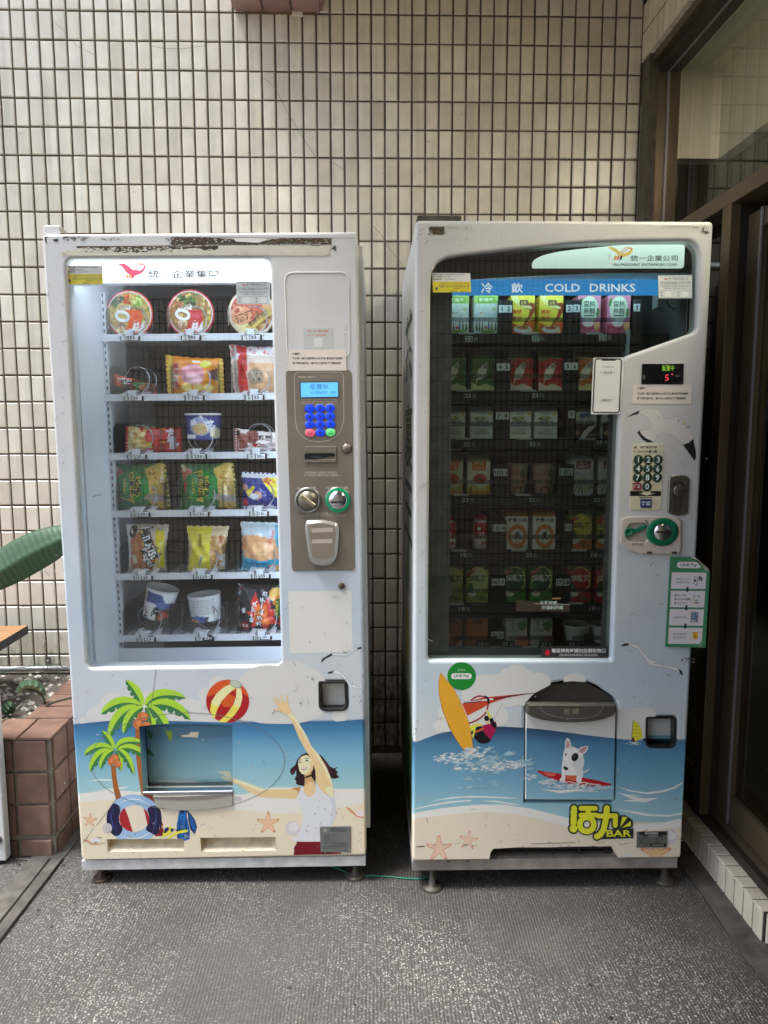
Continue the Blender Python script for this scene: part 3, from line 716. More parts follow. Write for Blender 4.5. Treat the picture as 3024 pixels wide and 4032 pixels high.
# ---- plants
LEAF = mat('leaf_green', rgb(62, 88, 66), .5, var=.25, vscale=12); LEAFD = mat('leaf_dark', rgb(40, 66, 46), .4, var=.25, vscale=20); LEAFY = mat('leaf_cream', rgb(206, 208, 160), .45)
LEAFA = attr_mat('leaf_blade', .5, .35); LEAFC = rgb(66, 96, 70); LEAFYC = rgb(206, 208, 160); STEM = mat('stem', rgb(58, 62, 44), .6)
def leaf(name, px_line, hw, Y, bow, m, parent, m2=None, ribs=14, dy=0.0):
    """blade grid: px_line = midrib in photo pixels, hw = half width in pixels, on a surface bowed around Y"""
    cols = []; ml = smooth_pts(px_line, False, 44); N = len(ml) - 1; W = 12; vs = []; fs = []; mi = []
    for i, p in enumerate(ml):
        t = i / N; a = Vector(ml[max(i - 1, 0)]); b_ = Vector(ml[min(i + 1, N)]); tt = (b_ - a).normalized(); nn = Vector((-tt.y, tt.x))
        hw_ = hw * max(.02, math.sin(math.pi * min(1, (t * .93 + .04))) ** .62)
        for k in range(W + 1):
            s_ = k / W * 2 - 1; q = Vector(p) + nn * s_ * hw_ - tt * abs(s_) * hw * .35
            y = Y + bow * (abs(s_) ** 1.5) + dy * t + (.0022 if ribs > 10 else .003) * math.sin(ribs * 2 * math.pi * (t - abs(s_) * .06)) * (1 - abs(s_) * .5) - (.006 if k == W // 2 else 0)
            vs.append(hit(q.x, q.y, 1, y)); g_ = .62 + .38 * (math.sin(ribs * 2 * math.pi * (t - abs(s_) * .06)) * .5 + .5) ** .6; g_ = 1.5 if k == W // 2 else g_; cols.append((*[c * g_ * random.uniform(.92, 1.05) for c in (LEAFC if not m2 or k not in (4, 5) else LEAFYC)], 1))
    for i in range(N):
        for k in range(W):
            fs.append((i * (W + 1) + k, i * (W + 1) + k + 1, (i + 1) * (W + 1) + k + 1, (i + 1) * (W + 1) + k)); mi.append(0)
    ms = [LEAFA]; me = mesh(name, [Vector(v) - parent.location for v in vs], fs, ms, True); ca = me.color_attributes.new('print', 'FLOAT_COLOR', 'POINT'); ca.data.foreach_set('color', [x for c in cols for x in c]); me.update()
    o = link(name, me, parent)
    sol = o.modifiers.new('thick', 'SOLIDIFY'); sol.thickness = .0008
    return o
p1 = empty('broad_leaf_plant', (-1.45, -.40, PZ - .06)); tag(p1, 'large ribbed dark green leaf reaching in at the left edge', 'plant')
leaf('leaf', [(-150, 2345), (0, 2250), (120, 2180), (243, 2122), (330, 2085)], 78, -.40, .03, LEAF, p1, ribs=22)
b0 = hit(-150, 2350, 1, -.40); mm = MB(); mm.tube([Vector((0, 0, 0)), Vector((.01, 0, .3)), b0 - Vector(p1.location)], [.011, .009, .005], STEM, 8); mm.build('stem', p1)
p2_ = empty('variegated_plant', hit(178, 2785, 1, -.42)); tag(p2_, 'trailing plant with cream striped green leaf rooted in the gravel', 'plant')
leaf('leaf', [(172, 2735), (150, 2708), (120, 2700), (90, 2705), (66, 2735)], 24, -.44, .03, LEAF, p2_, LEAFY, ribs=6)
mm = MB(); mm.tube([Vector((0, 0, -.02)), hit(175, 2760, 1, -.43) - p2_.location, hit(166, 2730, 1, -.44) - p2_.location], .003, STEM, 6)
mm.tube([hit(*q, 1, -.45) - p2_.location for q in smooth_pts([(176, 2786), (200, 2770), (240, 2757), (290, 2745)], False, 4)], .004, STEM, 6); mm.build('stem', p2_)
leaf('leaf', [(48, 2775), (36, 2790), (24, 2806), (20, 2818)], 26, -.47, .02, LEAFD, p2_, ribs=4)
mm = MB(); mm.tube([hit(40, 2835, 1, -.46) - p2_.location, hit(30, 2812, 1, -.47) - p2_.location], .0025, STEM, 6); mm.build('stem', p2_)
wd = MB()
for i in range(60):
    x = random.uniform(-1.25, -.95); y = random.uniform(-.14, -.02); z = PZ - .06; h_ = random.uniform(.03, .09); a = random.uniform(-.04, .04)
    wd.tube([(x, y, z), (x + a * .4, y - .005, z + h_ * .6), (x + a, y - .01, z + h_)], [.0012, .001, .0004], LEAFD, 4)
o = wd.build('weeds'); tag(o, 'small weeds along the back of the planter', 'weeds', kind='stuff')
# ---- wooden table and white cabinet at the left edge
tb = empty('wooden_table', (-1.8, -.35, .0)); tag(tb, 'wood grain table top with black edge at the left frame edge', 'table')
a = hit(110, 2463, 1, -.12); tz = a.z; tx = a.x + 1.8
WOOD = bpy.data.materials.new('wood_laminate'); WOOD.use_nodes = True
n = WOOD.node_tree.nodes; l = WOOD.node_tree.links; tc = n.new('ShaderNodeTexCoord'); mp = n.new('ShaderNodeMapping'); mp.inputs['Scale'].default_value = (2, 40, 1); l.new(tc.outputs['Object'], mp.inputs[0])
no = n.new('ShaderNodeTexNoise'); no.inputs['Scale'].default_value = 2; no.inputs['Detail'].default_value = 6; l.new(mp.outputs[0], no.inputs['Vector'])
cr = n.new('ShaderNodeValToRGB'); cr.color_ramp.elements[0].position = .35; cr.color_ramp.elements[0].color = (*rgb(132, 92, 58), 1); cr.color_ramp.elements[1].position = .65; cr.color_ramp.elements[1].color = (*rgb(188, 146, 104), 1)
l.new(no.outputs[0], cr.inputs[0]); l.new(cr.outputs[0], n['Principled BSDF'].inputs['Base Color']); n['Principled BSDF'].inputs['Roughness'].default_value = .5
EDGE = mat('black_edging', rgb(42, 46, 50), .5)
mm = MB(); mm.box(tx - .95, tx - .002, -.40, .228, tz - .030, tz, WOOD); mm.build('table_top', tb)
mm = MB(); mm.box(tx - .002, tx, -.402, .23, tz - .031, tz - .0005, EDGE); mm.box(tx - .95, tx, -.404, -.402, tz - .031, tz - .0005, EDGE); mm.box(tx - .95, tx, .228, .23, tz - .031, tz - .0005, EDGE); mm.build('edge_band', tb)
mm = MB(); mm.box(tx - .55, tx - .50, -.10, -.05, PZ - .06, tz - .03, EDGE); mm.box(tx - .70, tx - .35, -.2, .05, PZ - .06, PZ - .045, EDGE); mm.build('leg', tb)
wc = empty('white_panel', (-1.135, -.74, 0)); tag(wc, 'white metal panel standing on a black foot, mostly cut off by the left frame edge', 'panel')
WPAINT = mat('white_paint', (.74, .75, .74), .38, bump=.12, bscale=300, var=.08, vscale=5)
cx0 = hit(44, 3385, 1, -.71).x + 1.135; cz0 = hit(42, 3390, 1, -.74).z
mm = MB(); mm.box(cx0 - .50, cx0, .0, .032, cz0, .70, WPAINT, .003); mm.build('sheet', wc)
mm = MB(); mm.lathe([(.022, 0), (.022, .008), (.008, .012), (.008, cz0 + .004)], (cx0 - .03, .02, 0), RUB, 'z', 14); mm.lathe([(.022, 0), (.022, .008), (.008, .012), (.008, cz0 + .004)], (cx0 - .45, .02, 0), RUB, 'z', 14); mm.build('foot', wc)
mm = MB(); mm.lathe([(.012, -.006), (.012, .0)], (hit(8, 3335, 1, -.74).x + 1.135 - .01, .0, hit(8, 3305, 1, -.74).z), mat('lock_steel', rgb(130, 128, 122), .4, .7), 'y', 14); mm.build('lock', wc)

# ---- litter on the floor
lt_ = MB(); rl = random.Random(5); LB = [mat('litter_brown', rgb(62, 46, 34), .8), mat('litter_dark', rgb(34, 30, 28), .8), mat('litter_tan', rgb(120, 100, 76), .8)]
for i in range(46):
    x, y = rl.uniform(-1.1, 1.0), rl.uniform(-1.9, -.45)
    if i < 20: x, y = rl.uniform(-1.0, -.80), rl.uniform(-1.1, -.72)
    s_ = rl.uniform(.002, .007); a = rl.uniform(0, 6.28); k_ = rl.randint(4, 6)
    pts = [(x + math.cos(a + j * 6.283 / k_) * s_ * rl.uniform(.5, 1.6), y + math.sin(a + j * 6.283 / k_) * s_ * rl.uniform(.4, 1.2)) for j in range(k_)]
    vs = [(px_, py_, .0015 + rl.uniform(0, .001)) for px_, py_ in pts] + [(x, y, .003 + s_ * .3)]
    lt_.add(vs, [[j, (j + 1) % k_, k_] for j in range(k_)], LB[i % 3])
p = hit(158, 3434, 2, .002); lt_.lathe([(.004, .001), (.004, .0025), (.002, .003)], (p.x, p.y, 0), mat('red_bead', rgb(150, 20, 24), .4), 'z', 10)
o = lt_.build('litter'); tag(o, 'scattered leaf bits and crumbs on the floor', 'litter', kind='stuff')
p = hit(70, 3404, 2, .002); mm = MB(); mm.lathe([(.0035, .001), (.007, .001), (.007, .003), (.0035, .003)], (p.x, p.y, 0), mat('washer_steel', rgb(120, 116, 108), .4, .7), 'z', 16, False); o = mm.build('washer'); tag(o, 'small steel washer on the floor by the planter corner', 'washer')
p = hit(100, 3385, 2, .002); mm = MB(); mm.tube([(p.x - .03, p.y + .004, .003), (p.x, p.y, .004), (p.x + .02, p.y - .004, .003)], .0018, mat('dry_twig', rgb(150, 140, 124), .8), 5); o = mm.build('twig'); tag(o, 'pale dry twig lying along the planter foot', 'twig')
# ================================================================== SNACK MACHINE (left)
F1 = Frame(-.8336, -.85, -.0137, -.0092)
W1 = .83
m1 = empty('snack_machine', mw=F1.mat()); tag(m1, 'white snack vending machine with lit shelves and a beach girl printed on its door', 'vending machine')
WH = mat('door_white', (.70, .70, .69), .35, bump=.10, bscale=350, var=.10, vscale=4)
WHC = mat('cabinet_white', (.64, .65, .64), .42, bump=.1, bscale=300, var=.12, vscale=4)
DRK = mat('dark_cavity', (.02, .02, .02), .7); CHR = mat('chrome', rgb(200, 200, 205), .18, 1.0); STL = mat('brushed_steel', rgb(150, 148, 146), .38, .9)
sky_top, sky_mid, sky_low = (.70, .70, .69), rgb(190, 203, 216, 1.15), rgb(198, 206, 212, 1.15)
ZH, ZS, ZT = F1.px(290, 2852)[1], F1.px(306, 3124)[1], F1.px(308, 3158)[1]
SND = rgb(224, 212, 186, 1.2); FOM = rgb(222, 220, 212, 1.2)
DOORP = ramp_mat('door_print', [(0.0, SND), (ZT, SND), (ZT + .001, FOM), (ZS, FOM), (ZS + .001, rgb(164, 204, 208, 1.15)), ((ZS + ZH) / 2, rgb(126, 178, 202, 1.15)), (ZH - .03, rgb(70, 132, 174, 1.15)), (ZH, rgb(50, 98, 142, 1.1)), (ZH + .001, sky_low), (.68, sky_low), (.80, sky_mid), (1.0, rgb(196, 206, 215, 1.15)), (1.30, sky_top), (1.9, sky_top)], 2, .36, .07, .10)
def px1(k, x, y, dy=0.0): return F1.px(*kk(k, x, y), dy)
def loc1(k, pts, dy=0.0): return [F1.px(*p, dy) for p in kp(k, pts)]
# holes in the door
win = round_poly([F1.px(256, 1017), F1.px(1064, 1015), F1.px(1108, 2621), F1.px(343, 2632)], [.022, .022, .020, .020])
dlv = round_poly(loc1(K1, [(618, 600), (1000, 574), (1463, 590), (1468, 1212), (652, 1218)]), [.003, .1, .003, .003, .003])
coin = round_poly(loc1(K2, [(975, 225), (1292, 225), (1302, 552), (982, 552)]), [.010, .010, .024, .024])
sl1 = round_poly(loc1(K3, [(378, 545), (1188, 540), (1192, 665), (385, 680)]), .004)
sl2 = round_poly(loc1((100, 1900, .8439), [(815, 1657), (1168, 1653), (1168, 1715), (820, 1722)]), .004)
key_ = ell_pts(*F1.px(1345, 2307), .008, .008, 0, 12)
zb1, zt1 = .079, 1.837
vs, fs = plate(rrect(0, zb1, W1, zt1, .012), [win, dlv, coin, sl1, sl2], 0, .055, .007)
door1 = link('door', mesh('door', vs, fs, DOORP), m1)
mm = MB(); mm.box(.006, .030, .0565, .062, zb1, zt1, DRK); mm.box(W1 - .03, W1 - .004, .0565, .062, zb1, zt1, DRK); mm.box(.03, W1 - .03, .0565, .062, zt1 - .02, zt1, DRK)   # gasket
CB = [(.012, .03), (W1 - .03, W1 - .008)]
for a, b_ in CB: mm.box(a if a < .1 else .80, b_ if b_ > .1 else .03, .062, .74, .05, zt1 - .02, WHC)
mm.box(.012, W1 - .004, .062, .74, zt1 - .03, zt1 - .012, WHC, .003); mm.box(.03, .80, .72, .74, .05, zt1 - .03, mat('liner_dark', (.035, .035, .037), .6))
mm.box(.03, .80, .062, .72, .05, .10, WHC)
mm.build('cabinet', m1)
mm = MB(); mm.box(W1 - .002, W1 + .012, .045, .60, .14, zt1 - .025, WHC, .002); mm.build('side_flange', m1)
mm = MB(); mm.box(-.002, W1 - .002, .004, .70, .045, .0755, mat('plinth_white', (.68, .69, .68), .4, var=.2, vscale=30, bump=.1), .002); mm.build('plinth', m1)
LEG = mat('rusty_leg', rgb(96, 76, 60), .6, .4, var=.4, vscale=60); LEG2 = mat('foot_grey', rgb(92, 88, 80), .55, .4, var=.3, vscale=60)
for u, v, m_ in ((403, 3452, LEG), (1400, 3444, LEG2)):
    for y in (None, .62):
        p = hit(u, v, 2, .004); q = p - F1.o; x = q.dot(F1.ex); yy = q.dot(F1.ey) if y is None else y
        zf = x * math.tan(-.0092) + .0005
        mm = MB(); mm.lathe([(.028, zf), (.028, zf + .004), (.022, zf + .008), (.011, zf + .010), (.011, zf + .02), (.008, zf + .021), (.008, .047)], (x, yy, 0), m_, 'z', 18); mm.build('leg', m1)
x, z = F1.px(184, 905); mm = MB(); mm.prism(rrect(.0, zt1 - .002, .045, zt1 + .026, .008), .012, .05, WH, .003); mm.build('hinge_cap', m1)
mm = MB(); mm.box(.04, .20, .015, .055, zt1 - .001, zt1 + .006, mat('hinge_rust', rgb(92, 78, 58), .9, bump=1, bscale=90, var=.5, vscale=50)); mm.build('hinge_plate', m1)
# ---- interior
DS = .235                                                        # shelf fronts behind the glass plane
LINER = mat('liner_white', (.72, .74, .78), .35, var=.05, vscale=8); TRAY = mat('tray_white', (.72, .73, .75), .4, var=.08, vscale=12)
xl = .055; xr = F1.px(1112, 2000, .02)[0] + .02
mm = MB(); mm.box(xl - .006, xl, .056, .72, .10, 1.80, LINER); mm.box(xr + .03, xr + .036, .056, .72, .10, 1.80, LINER)
zf1 = F1.px(447, 2622, DS)[1]
zbin = F1.px(400, 2632, .06)[1] - .004
mm.add([(xl, .06, zbin - .004), (xr + .03, .06, zbin - .004), (xr + .03, .15, zbin - .006), (xl, .15, zbin - .006), (xl, DS, zf1), (xr + .03, DS, zf1), (xl, DS + .005, zf1 + .055), (xr + .03, DS + .005, zf1 + .055)], [(0, 1, 2, 3), (3, 2, 5, 4), (4, 5, 7, 6)], LINER)
mm.box(xl - .006, xr + .036, .056, .72, 1.794, 1.80, LINER); mm.build('liner', m1)
mm = MB(); mm.box(xl + .001, xl + .013, DS + .012, DS + .03, .50, 1.73, mat('slotted_rail', (.62, .64, .67), .4))
for i in range(58): mm.box(xl + .005, xl + .0085, DS + .0114, DS + .0124, .52 + .021 * i, .52 + .021 * i + .010, DRK)
mm.build('shelf_rail', m1)
LED = mat('led_tube', (.9, .95, 1), .4, emit=(.72, .86, 1.0), estr=4.6)
mm = MB(); mm.box(xr + .012, xr + .027, .060, .074, .50, 1.66, LED); mm.box(.09, .57, .060, .072, 1.735, 1.748, LED); mm.build('lamp_tube', m1)
rows = [((377, 1317), 1344.5, [(513, 1329), (753, 1329), (992, 1329)], (370, 1187), ('1', '2', '3'), ('33', '33', '53')),
        ((391, 1553), 1580, [(527, 1566.6), (767, 1566.6), (1003, 1565)], (382, 1425), ('4', '5', '6'), ('20', '33', '35')),
        ((405, 1784.5), 1811, [(540, 1797), (777.5, 1796.5), (1013, 1796.5)], (396, 1660), ('7', '8', '9'), ('25', '33', '30')),
        ((418.7, 2012), 2038, [(554, 2024), (787.5, 2023), (1021, 2022)], (410, 1889), ('10', '11', '12'), ('20', '20', '10')),
        ((432, 2260), 2285, [(565, 2273), (799, 2268.8), (1028, 2266)], (425, 2140), ('13', '14', '15'), ('28', '25', '35')),
        ((445, 2503), 2528.5, [(577, 2516), (807, 2511.6), (1033.5, 2507)], (437, 2385), ('16', '17', '18'), ('23', '23', '20'))]
TAGK = mat('tag_black', (.02, .02, .022), .4); TAGG = ink(196, 200, 196); TAGW = ink(232, 234, 236); INKK = ink(28, 28, 32); INKB = ink(34, 40, 66)
WIRE = mat('coil_steel', rgb(176, 176, 180), .28, .95); CLR = glass_mat('clear_plastic', (.66, .68, .70), .07); CLIP = mat('clip_white', (.70, .71, .73), .4)
SLOT = mat('slot_dark', (.08, .08, .085), .7)
SH1 = []
for ri, (tl, yb, tags, ul, nums, prices) in enumerate(rows):
    x0, zt = F1.px(*tl, DS); _, zb = F1.px(tl[0], yb, DS); SH1.append((x0, zb, zt))
    mm = MB(); mm.box(x0, xr + .028, DS, DS + .004, zb, zt, TRAY); mm.box(x0, xr + .028, DS + .004, .68, zt - .010, zt - .006, TRAY)
    zu = F1.px(*ul, DS)[1]
    mm.box(x0, x0 + .003, DS + .002, .68, zt - .01, zt + (zu - zt), TRAY); mm.box(x0 - .010, x0 + .003, DS - .001, DS + .003, zb + .002, zu, TRAY)
    for cxp, czp in tags:
        xc = F1.px(cxp, czp, DS)[0]
        for sx in (-.085, -.055, .06, .09):
            for yy in (.03, .07, .11, .15): mm.box(xc + sx, xc + sx + .004, DS + yy, DS + yy + .014, zt - .0061, zt - .0057, SLOT)
    sh = mm.build('shelf', m1)
    for (u, v), nu, pr_ in zip(tags, nums, prices):
        xc, zc = F1.px(u, v, DS)
        D = Deco(lambda a, b_, h, xc=xc, zc=zc: (xc + a * .001, DS - .002 - h, zc - b_ * .001), .00008, 1)
        dark = nu == '17'
        D.mb.prism(rrect(xc - .030, zc - .0095, xc + .030, zc + .0095, .002), DS - .002, DS, TAGK)
        D.rect(-27, -8, -7, 8, TAGG); D.poly([(-18, -7), (-14.5, -4), (-21.5, -4)], INKK); D.text(nu, -17, 2.4, None, 8.5, INKK, bold=.02)
        if not dark: D.rect(-4.5, -7, 24, 7.2, TAGW)
        D.text(pr_, 6, .3, 16, 9.5, TAGW if dark else INKB, bold=.03); D.text('元', 19, 1.5, 8, 7, TAGW if dark else INKB)
        D.build('price_tag', sh)
        zs = zt - .006
        mm = MB(); mm.box(xc - .016, xc + .012, DS - .012, DS + .018, zs + .014, zs + .017, CLIP); mm.box(xc - .012, xc + .008, DS - .013, DS - .010, zs + .000, zs + .016, CLIP)
        mm.box(xc - .012, xc + .008, DS - .006, DS + .012, zs, zs + .014, CLIP)
        for sx in (-.038, .024): mm.add([(xc + sx, DS - .004, zs), (xc + sx + .016, DS - .004, zs), (xc + sx + .016, DS + .05, zs), (xc + sx, DS + .05, zs), (xc + sx, DS - .004, zs + .006), (xc + sx + .016, DS - .004, zs + .006), (xc + sx + .016, DS + .05, zs + .016), (xc + sx, DS + .05, zs + .016)], [(0, 1, 5, 4), (4, 5, 6, 7), (1, 2, 6, 5), (0, 4, 7, 3), (3, 7, 6, 2)], CLIP)
        mm.build('coil_clip', sh)
        R_ = .042; zc2 = zs + R_ + .006; pts = []
        for i in range(0, 50):
            t = i / 24.0; a = math.radians(-100) + 2 * math.pi * t
            pts.append((xc + .001 + R_ * math.cos(a), DS + .004 + .07 * t, zc2 + R_ * math.sin(a)))
        mm = MB(); mm.tube([(xc, DS - .006, zs + .016)] + pts, .0019, WIRE, 6); mm.build('spiral_coil', sh)
        hgt = .095 if ri else .090
        for sx in (-.074, .068):
            xs_ = xc + sx
            if xs_ > xr: continue
            o2 = [(DS + .012, zs), (DS + .30, zs), (DS + .30, zs + hgt)] + [(DS + .012 + .03 * (1 - math.sin(math.radians(a))), zs + hgt - .03 * (1 - math.cos(math.radians(a)))) for a in (0, 30, 60, 90)]
            n_ = len(o2); mm = MB(); mm.add([(xs_, y, z) for y, z in o2] + [(xs_ + .002, y, z) for y, z in o2], [list(range(n_)), list(range(n_, 2 * n_))[::-1]] + [[i, (i + 1) % n_, n_ + (i + 1) % n_, n_ + i] for i in range(n_)], CLR)
            mm.build('divider', sh)
# ---- window glass, header sign
vs, fs = plate(win, [], .018, .022); gl1 = link('window_pane', mesh('window_pane', vs, fs, glass_mat('window_glass', (.93, .95, .96), .045)), m1)
SIGN1 = mat('sign_lit', (.85, .87, .9), .4, emit=(.86, .93, 1.0), estr=.62)
sgn = [F1.px(254, 1012, .026), F1.px(1070, 1010, .026), F1.px(1072, 1110.5, .026), F1.px(254, 1113, .026)]
mm = MB(); mm.prism(sgn, .026, .032, SIGN1); hs = mm.build('header_sign', m1)
mm = MB(); mm.box(sgn[0][0], sgn[1][0], .03, .05, sgn[2][1] - .002, sgn[2][1] + .012, LINER); mm.build('sign_rail', m1)
D = Deco(on_frame(F1, .026)); D.k = K16
PINK = mat('logo_pink', rgb(235, 96, 128), .4, emit=rgb(240, 90, 125), estr=.30); ORG = mat('logo_orange', rgb(240, 150, 40), .4, emit=rgb(240, 150, 30), estr=.3); RED_ = mat('logo_red', rgb(226, 70, 60), .4, emit=rgb(226, 70, 60), estr=.25); GREYI = ink(92, 94, 100)
D.poly([(805, 415), (830, 404), (865, 405), (905, 425), (945, 462), (975, 468), (1010, 455), (1040, 430), (1072, 425), (1078, 440), (1068, 470), (1040, 500), (1005, 518), (970, 525), (930, 518), (895, 500), (868, 468), (845, 436)], PINK, 3)
D.line([(945, 462), (965, 435), (990, 412), (1020, 402), (1055, 410), (1075, 428)], 9, ORG, 4); D.line([(968, 468), (985, 440), (1010, 420), (1040, 412), (1066, 420)], 8, RED_, 4)
D.ell(1028, 446, 34, 24, SIGN1, -35, 20)
for x_, m_ in ((893, ORG), (920, ORG), (945, RED_)): D.poly([(x_, 512), (x_ + 22, 518), (x_ + 4, 552), (x_ - 14, 552)], m_)
D.poly([(950, 522), (972, 522), (962, 553), (945, 553)], PINK)
D.k = K13; D.text('統一企業集團', 910, 153, 535, 62, GREYI, bold=.012)
D.build('sign_print', hs)
# ---- door printing (all of it flat ink)
HP1 = [kp(K1, [(618, 600), (740, 583), (870, 575), (1000, 573), (1200, 577), (1463, 590), (1468, 1212), (652, 1218)]), round_poly(kp(K2, [(975, 225), (1292, 225), (1302, 552), (982, 552)]), [30, 30, 70, 70]), kp(K3, [(378, 545), (1188, 540), (1192, 665), (385, 680)]), kp(KC, [(815, 1657), (1168, 1653), (1168, 1715), (820, 1722)])]
HP1[1] = round_poly(kp(K2, [(975, 225), (1292, 225), (1302, 552), (982, 552)]), [10, 10, 24, 24])
CP1 = [(175, 935), (1397, 920), (1436, 3360), (331, 3383)]
A1 = Deco(on_frame(F1, 0.0), .00005, 1, HP1, CP1)
CL1 = ink(206, 206, 203); CL2 = ink(214, 213, 210)
SEA1 = ramp_mat('sea_print', [(ZS, rgb(164, 204, 208, 1.15)), ((ZS + ZH) / 2, rgb(126, 178, 202, 1.15)), (ZH - .03, rgb(70, 132, 174, 1.15)), (ZH + .02, rgb(46, 92, 136, 1.1))], 2, .36, .05, .08)
SAND1 = ink(224, 212, 186); FOAM = ink(226, 224, 218); SANDL = ink(222, 220, 212)
A1.k = K1
for q in ((110, 548, 34, 34), (200, 500, 62, 58), (290, 470, 60, 70), (385, 400, 118, 108), (560, 335, 66, 62), (640, 330, 50, 40), (700, 330, 60, 60), (450, 480, 300, 110), (1060, 430, 100, 96), (1220, 310, 66, 60), (1340, 240, 92, 104), (1250, 480, 260, 130), (820, 510, 300, 70)): A1.ell(*q, CL1)
A1.k = K2
for q in ((690, 150, 195, 145), (430, 270, 330, 220), (930, 250, 70, 92), (780, 320, 300, 260), (1210, 600, 85, 80), (560, 520, 500, 180), (240, 420, 300, 240)): A1.ell(*q, CL1)
A1.k = K0
hz = [(280, 2854), (330, 2848), (445, 2837), (560, 2836), (700, 2839), (900, 2845), (992, 2847), (1100, 2850), (1190, 2849), (1298, 2843), (1380, 2836), (1441, 2830)]
zx = smooth_pts(hz, False, 3)
def clipx(p): x, z = F1.px(*p); return p
A1.poly(zx + [(1447, 3120), (1189, 3115), (900, 3150), (700, 3150), (500, 3150), (300, 3140)], SEA1)
A1.poly([(302, 3126), (380, 3116), (440, 3110), (560, 3118), (800, 3128), (960, 3128), (1060, 3100), (1189, 3100), (1300, 3106), (1445, 3105), (1448, 3200), (1200, 3215), (900, 3215), (600, 3205), (305, 3200)], SANDL)
A1.poly([(305, 3158), (400, 3150), (520, 3150), (700, 3160), (900, 3186), (1063, 3200), (1190, 3200), (1320, 3184), (1447, 3157), (1446, 3360), (322, 3384)], SAND1)
A1.k = K1
for pts in ([(160, 1095), (230, 1078), (330, 1078), (430, 1090), (330, 1092), (240, 1090)], [(220, 1180), (330, 1165), (440, 1150), (535, 1150), (470, 1165), (350, 1178)], [(715, 1085), (850, 1085), (1000, 1092), (1090, 1100), (950, 1104), (800, 1098)], [(900, 1108), (1100, 1106), (1250, 1120), (1420, 1145), (1250, 1140), (1050, 1122)]): A1.poly(pts, FOAM)
# palms
PL1, PL2 = ink(166, 206, 58), ink(52, 118, 66); TRK, TRK2, COCO = ink(158, 92, 34), ink(150, 62, 38), ink(196, 106, 54)
def frond(D, b, c, t, wd, up=1):
    n_ = 10; b, c, t = Vector(b), Vector(c), Vector(t); ml = [b * (1 - s) ** 2 + c * 2 * s * (1 - s) + t * s * s for s in [i / n_ for i in range(n_ + 1)]]
    for side, m_ in ((1, PL1), (-1, PL2)):
        e = []
        for i, p in enumerate(ml):
            s = i / n_; d_ = (ml[min(i + 1, n_)] - ml[max(i - 1, 0)]).normalized(); nn = Vector((d_.y, -d_.x)) * side * up
            q = p + nn * wd * (math.sin(math.pi * min(1, s * .85 + .08)) ** .8) * (1 if s < .99 else 0); e.append(q)
            if side < 0 and i in (4, 6, 8): e.append(p + nn * wd * .35 + d_ * wd * .25)
        D.poly([tuple(p) for p in ml] + [tuple(p) for p in e[::-1]], m_)
def palm(D, ox, oy, s):
    T = lambda x, y: (ox + (x - 650) * s, oy + (y - 420) * s)
    for b, c, t, wd, up in (((640, 410), (610, 300), (495, 178), 52, -1), ((680, 410), (760, 270), (1040, 338), 62, 1), ((710, 415), (900, 350), (1085, 540), 60, 1), ((630, 410), (440, 330), (270, 490), 60, -1), ((600, 425), (430, 450), (345, 700), 62, -1), ((650, 425), (520, 480), (478, 668), 50, -1), ((680, 425), (740, 480), (735, 700), 44, 1), ((700, 420), (820, 470), (905, 740), 52, 1)):
        frond(D, T(*b), T(*c), T(*t), wd * s, up)
A1.poly([(585, 620), (635, 620), (645, 760), (650, 1215), (640, 1222), (612, 1060), (592, 900), (580, 760)], TRK)
A1.poly([(650, 1218), (745, 1220), (775, 1310), (820, 1450), (840, 1500), (800, 1500), (700, 1330)], TRK2)
palm(A1, 650, 420, 1.0)
for q in ((652, 508, 52, 40), (605, 575, 42, 50), (680, 590, 46, 36)): A1.ell(*q, COCO); A1.ell(q[0] + 8, q[1] - 8, q[2] * .5, q[3] * .5, ink(212, 132, 78))
A1.poly([(362, 955), (405, 955), (412, 1050), (430, 1150), (458, 1240), (440, 1260), (408, 1270), (385, 1160), (368, 1050)], TRK)
palm(A1, 388, 810, .71)
for q in ((397, 888, 38, 38), (362, 915, 28, 38), (424, 938, 32, 32)): A1.ell(*q, COCO); A1.ell(q[0] + 6, q[1] - 6, q[2] * .5, q[3] * .5, ink(212, 132, 78))
# beach ball
BR, BO, BY, BC = ink(166, 22, 30), ink(206, 84, 34), ink(238, 214, 92), ink(236, 222, 166)
A1.ell(1420, 370, 195, 195, BR, 0, 40)
A1.poly(ell_pts(1420, 370, 194, 194, 0, 20, 195, 350) + [(1600, 330), (1540, 290), (1400, 270), (1250, 330)], BO); A1.poly([(1325, 350), (1380, 420), (1450, 425), (1495, 330), (1430, 300)], BO)
A1.poly([(1455, 212), (1390, 240), (1320, 300), (1275, 370), (1262, 450), (1275, 505), (1300, 530), (1325, 450), (1365, 370), (1430, 300), (1495, 250)], BC); A1.poly([(1270, 395), (1262, 450), (1275, 505), (1298, 530), (1325, 450), (1340, 418)], BY)
A1.poly([(1500, 250), (1497, 330), (1470, 405), (1410, 490), (1340, 553), (1370, 562), (1410, 562), (1480, 500), (1535, 420), (1555, 340), (1543, 255)], BC); A1.poly([(1470, 405), (1410, 490), (1340, 553), (1370, 562), (1410, 562), (1480, 500), (1530, 425)], BY)
A1.ell(1495, 215, 56, 34, ink(148, 168, 150), 20); A1.ell(1490, 212, 44, 25, ink(186, 196, 180), 20)
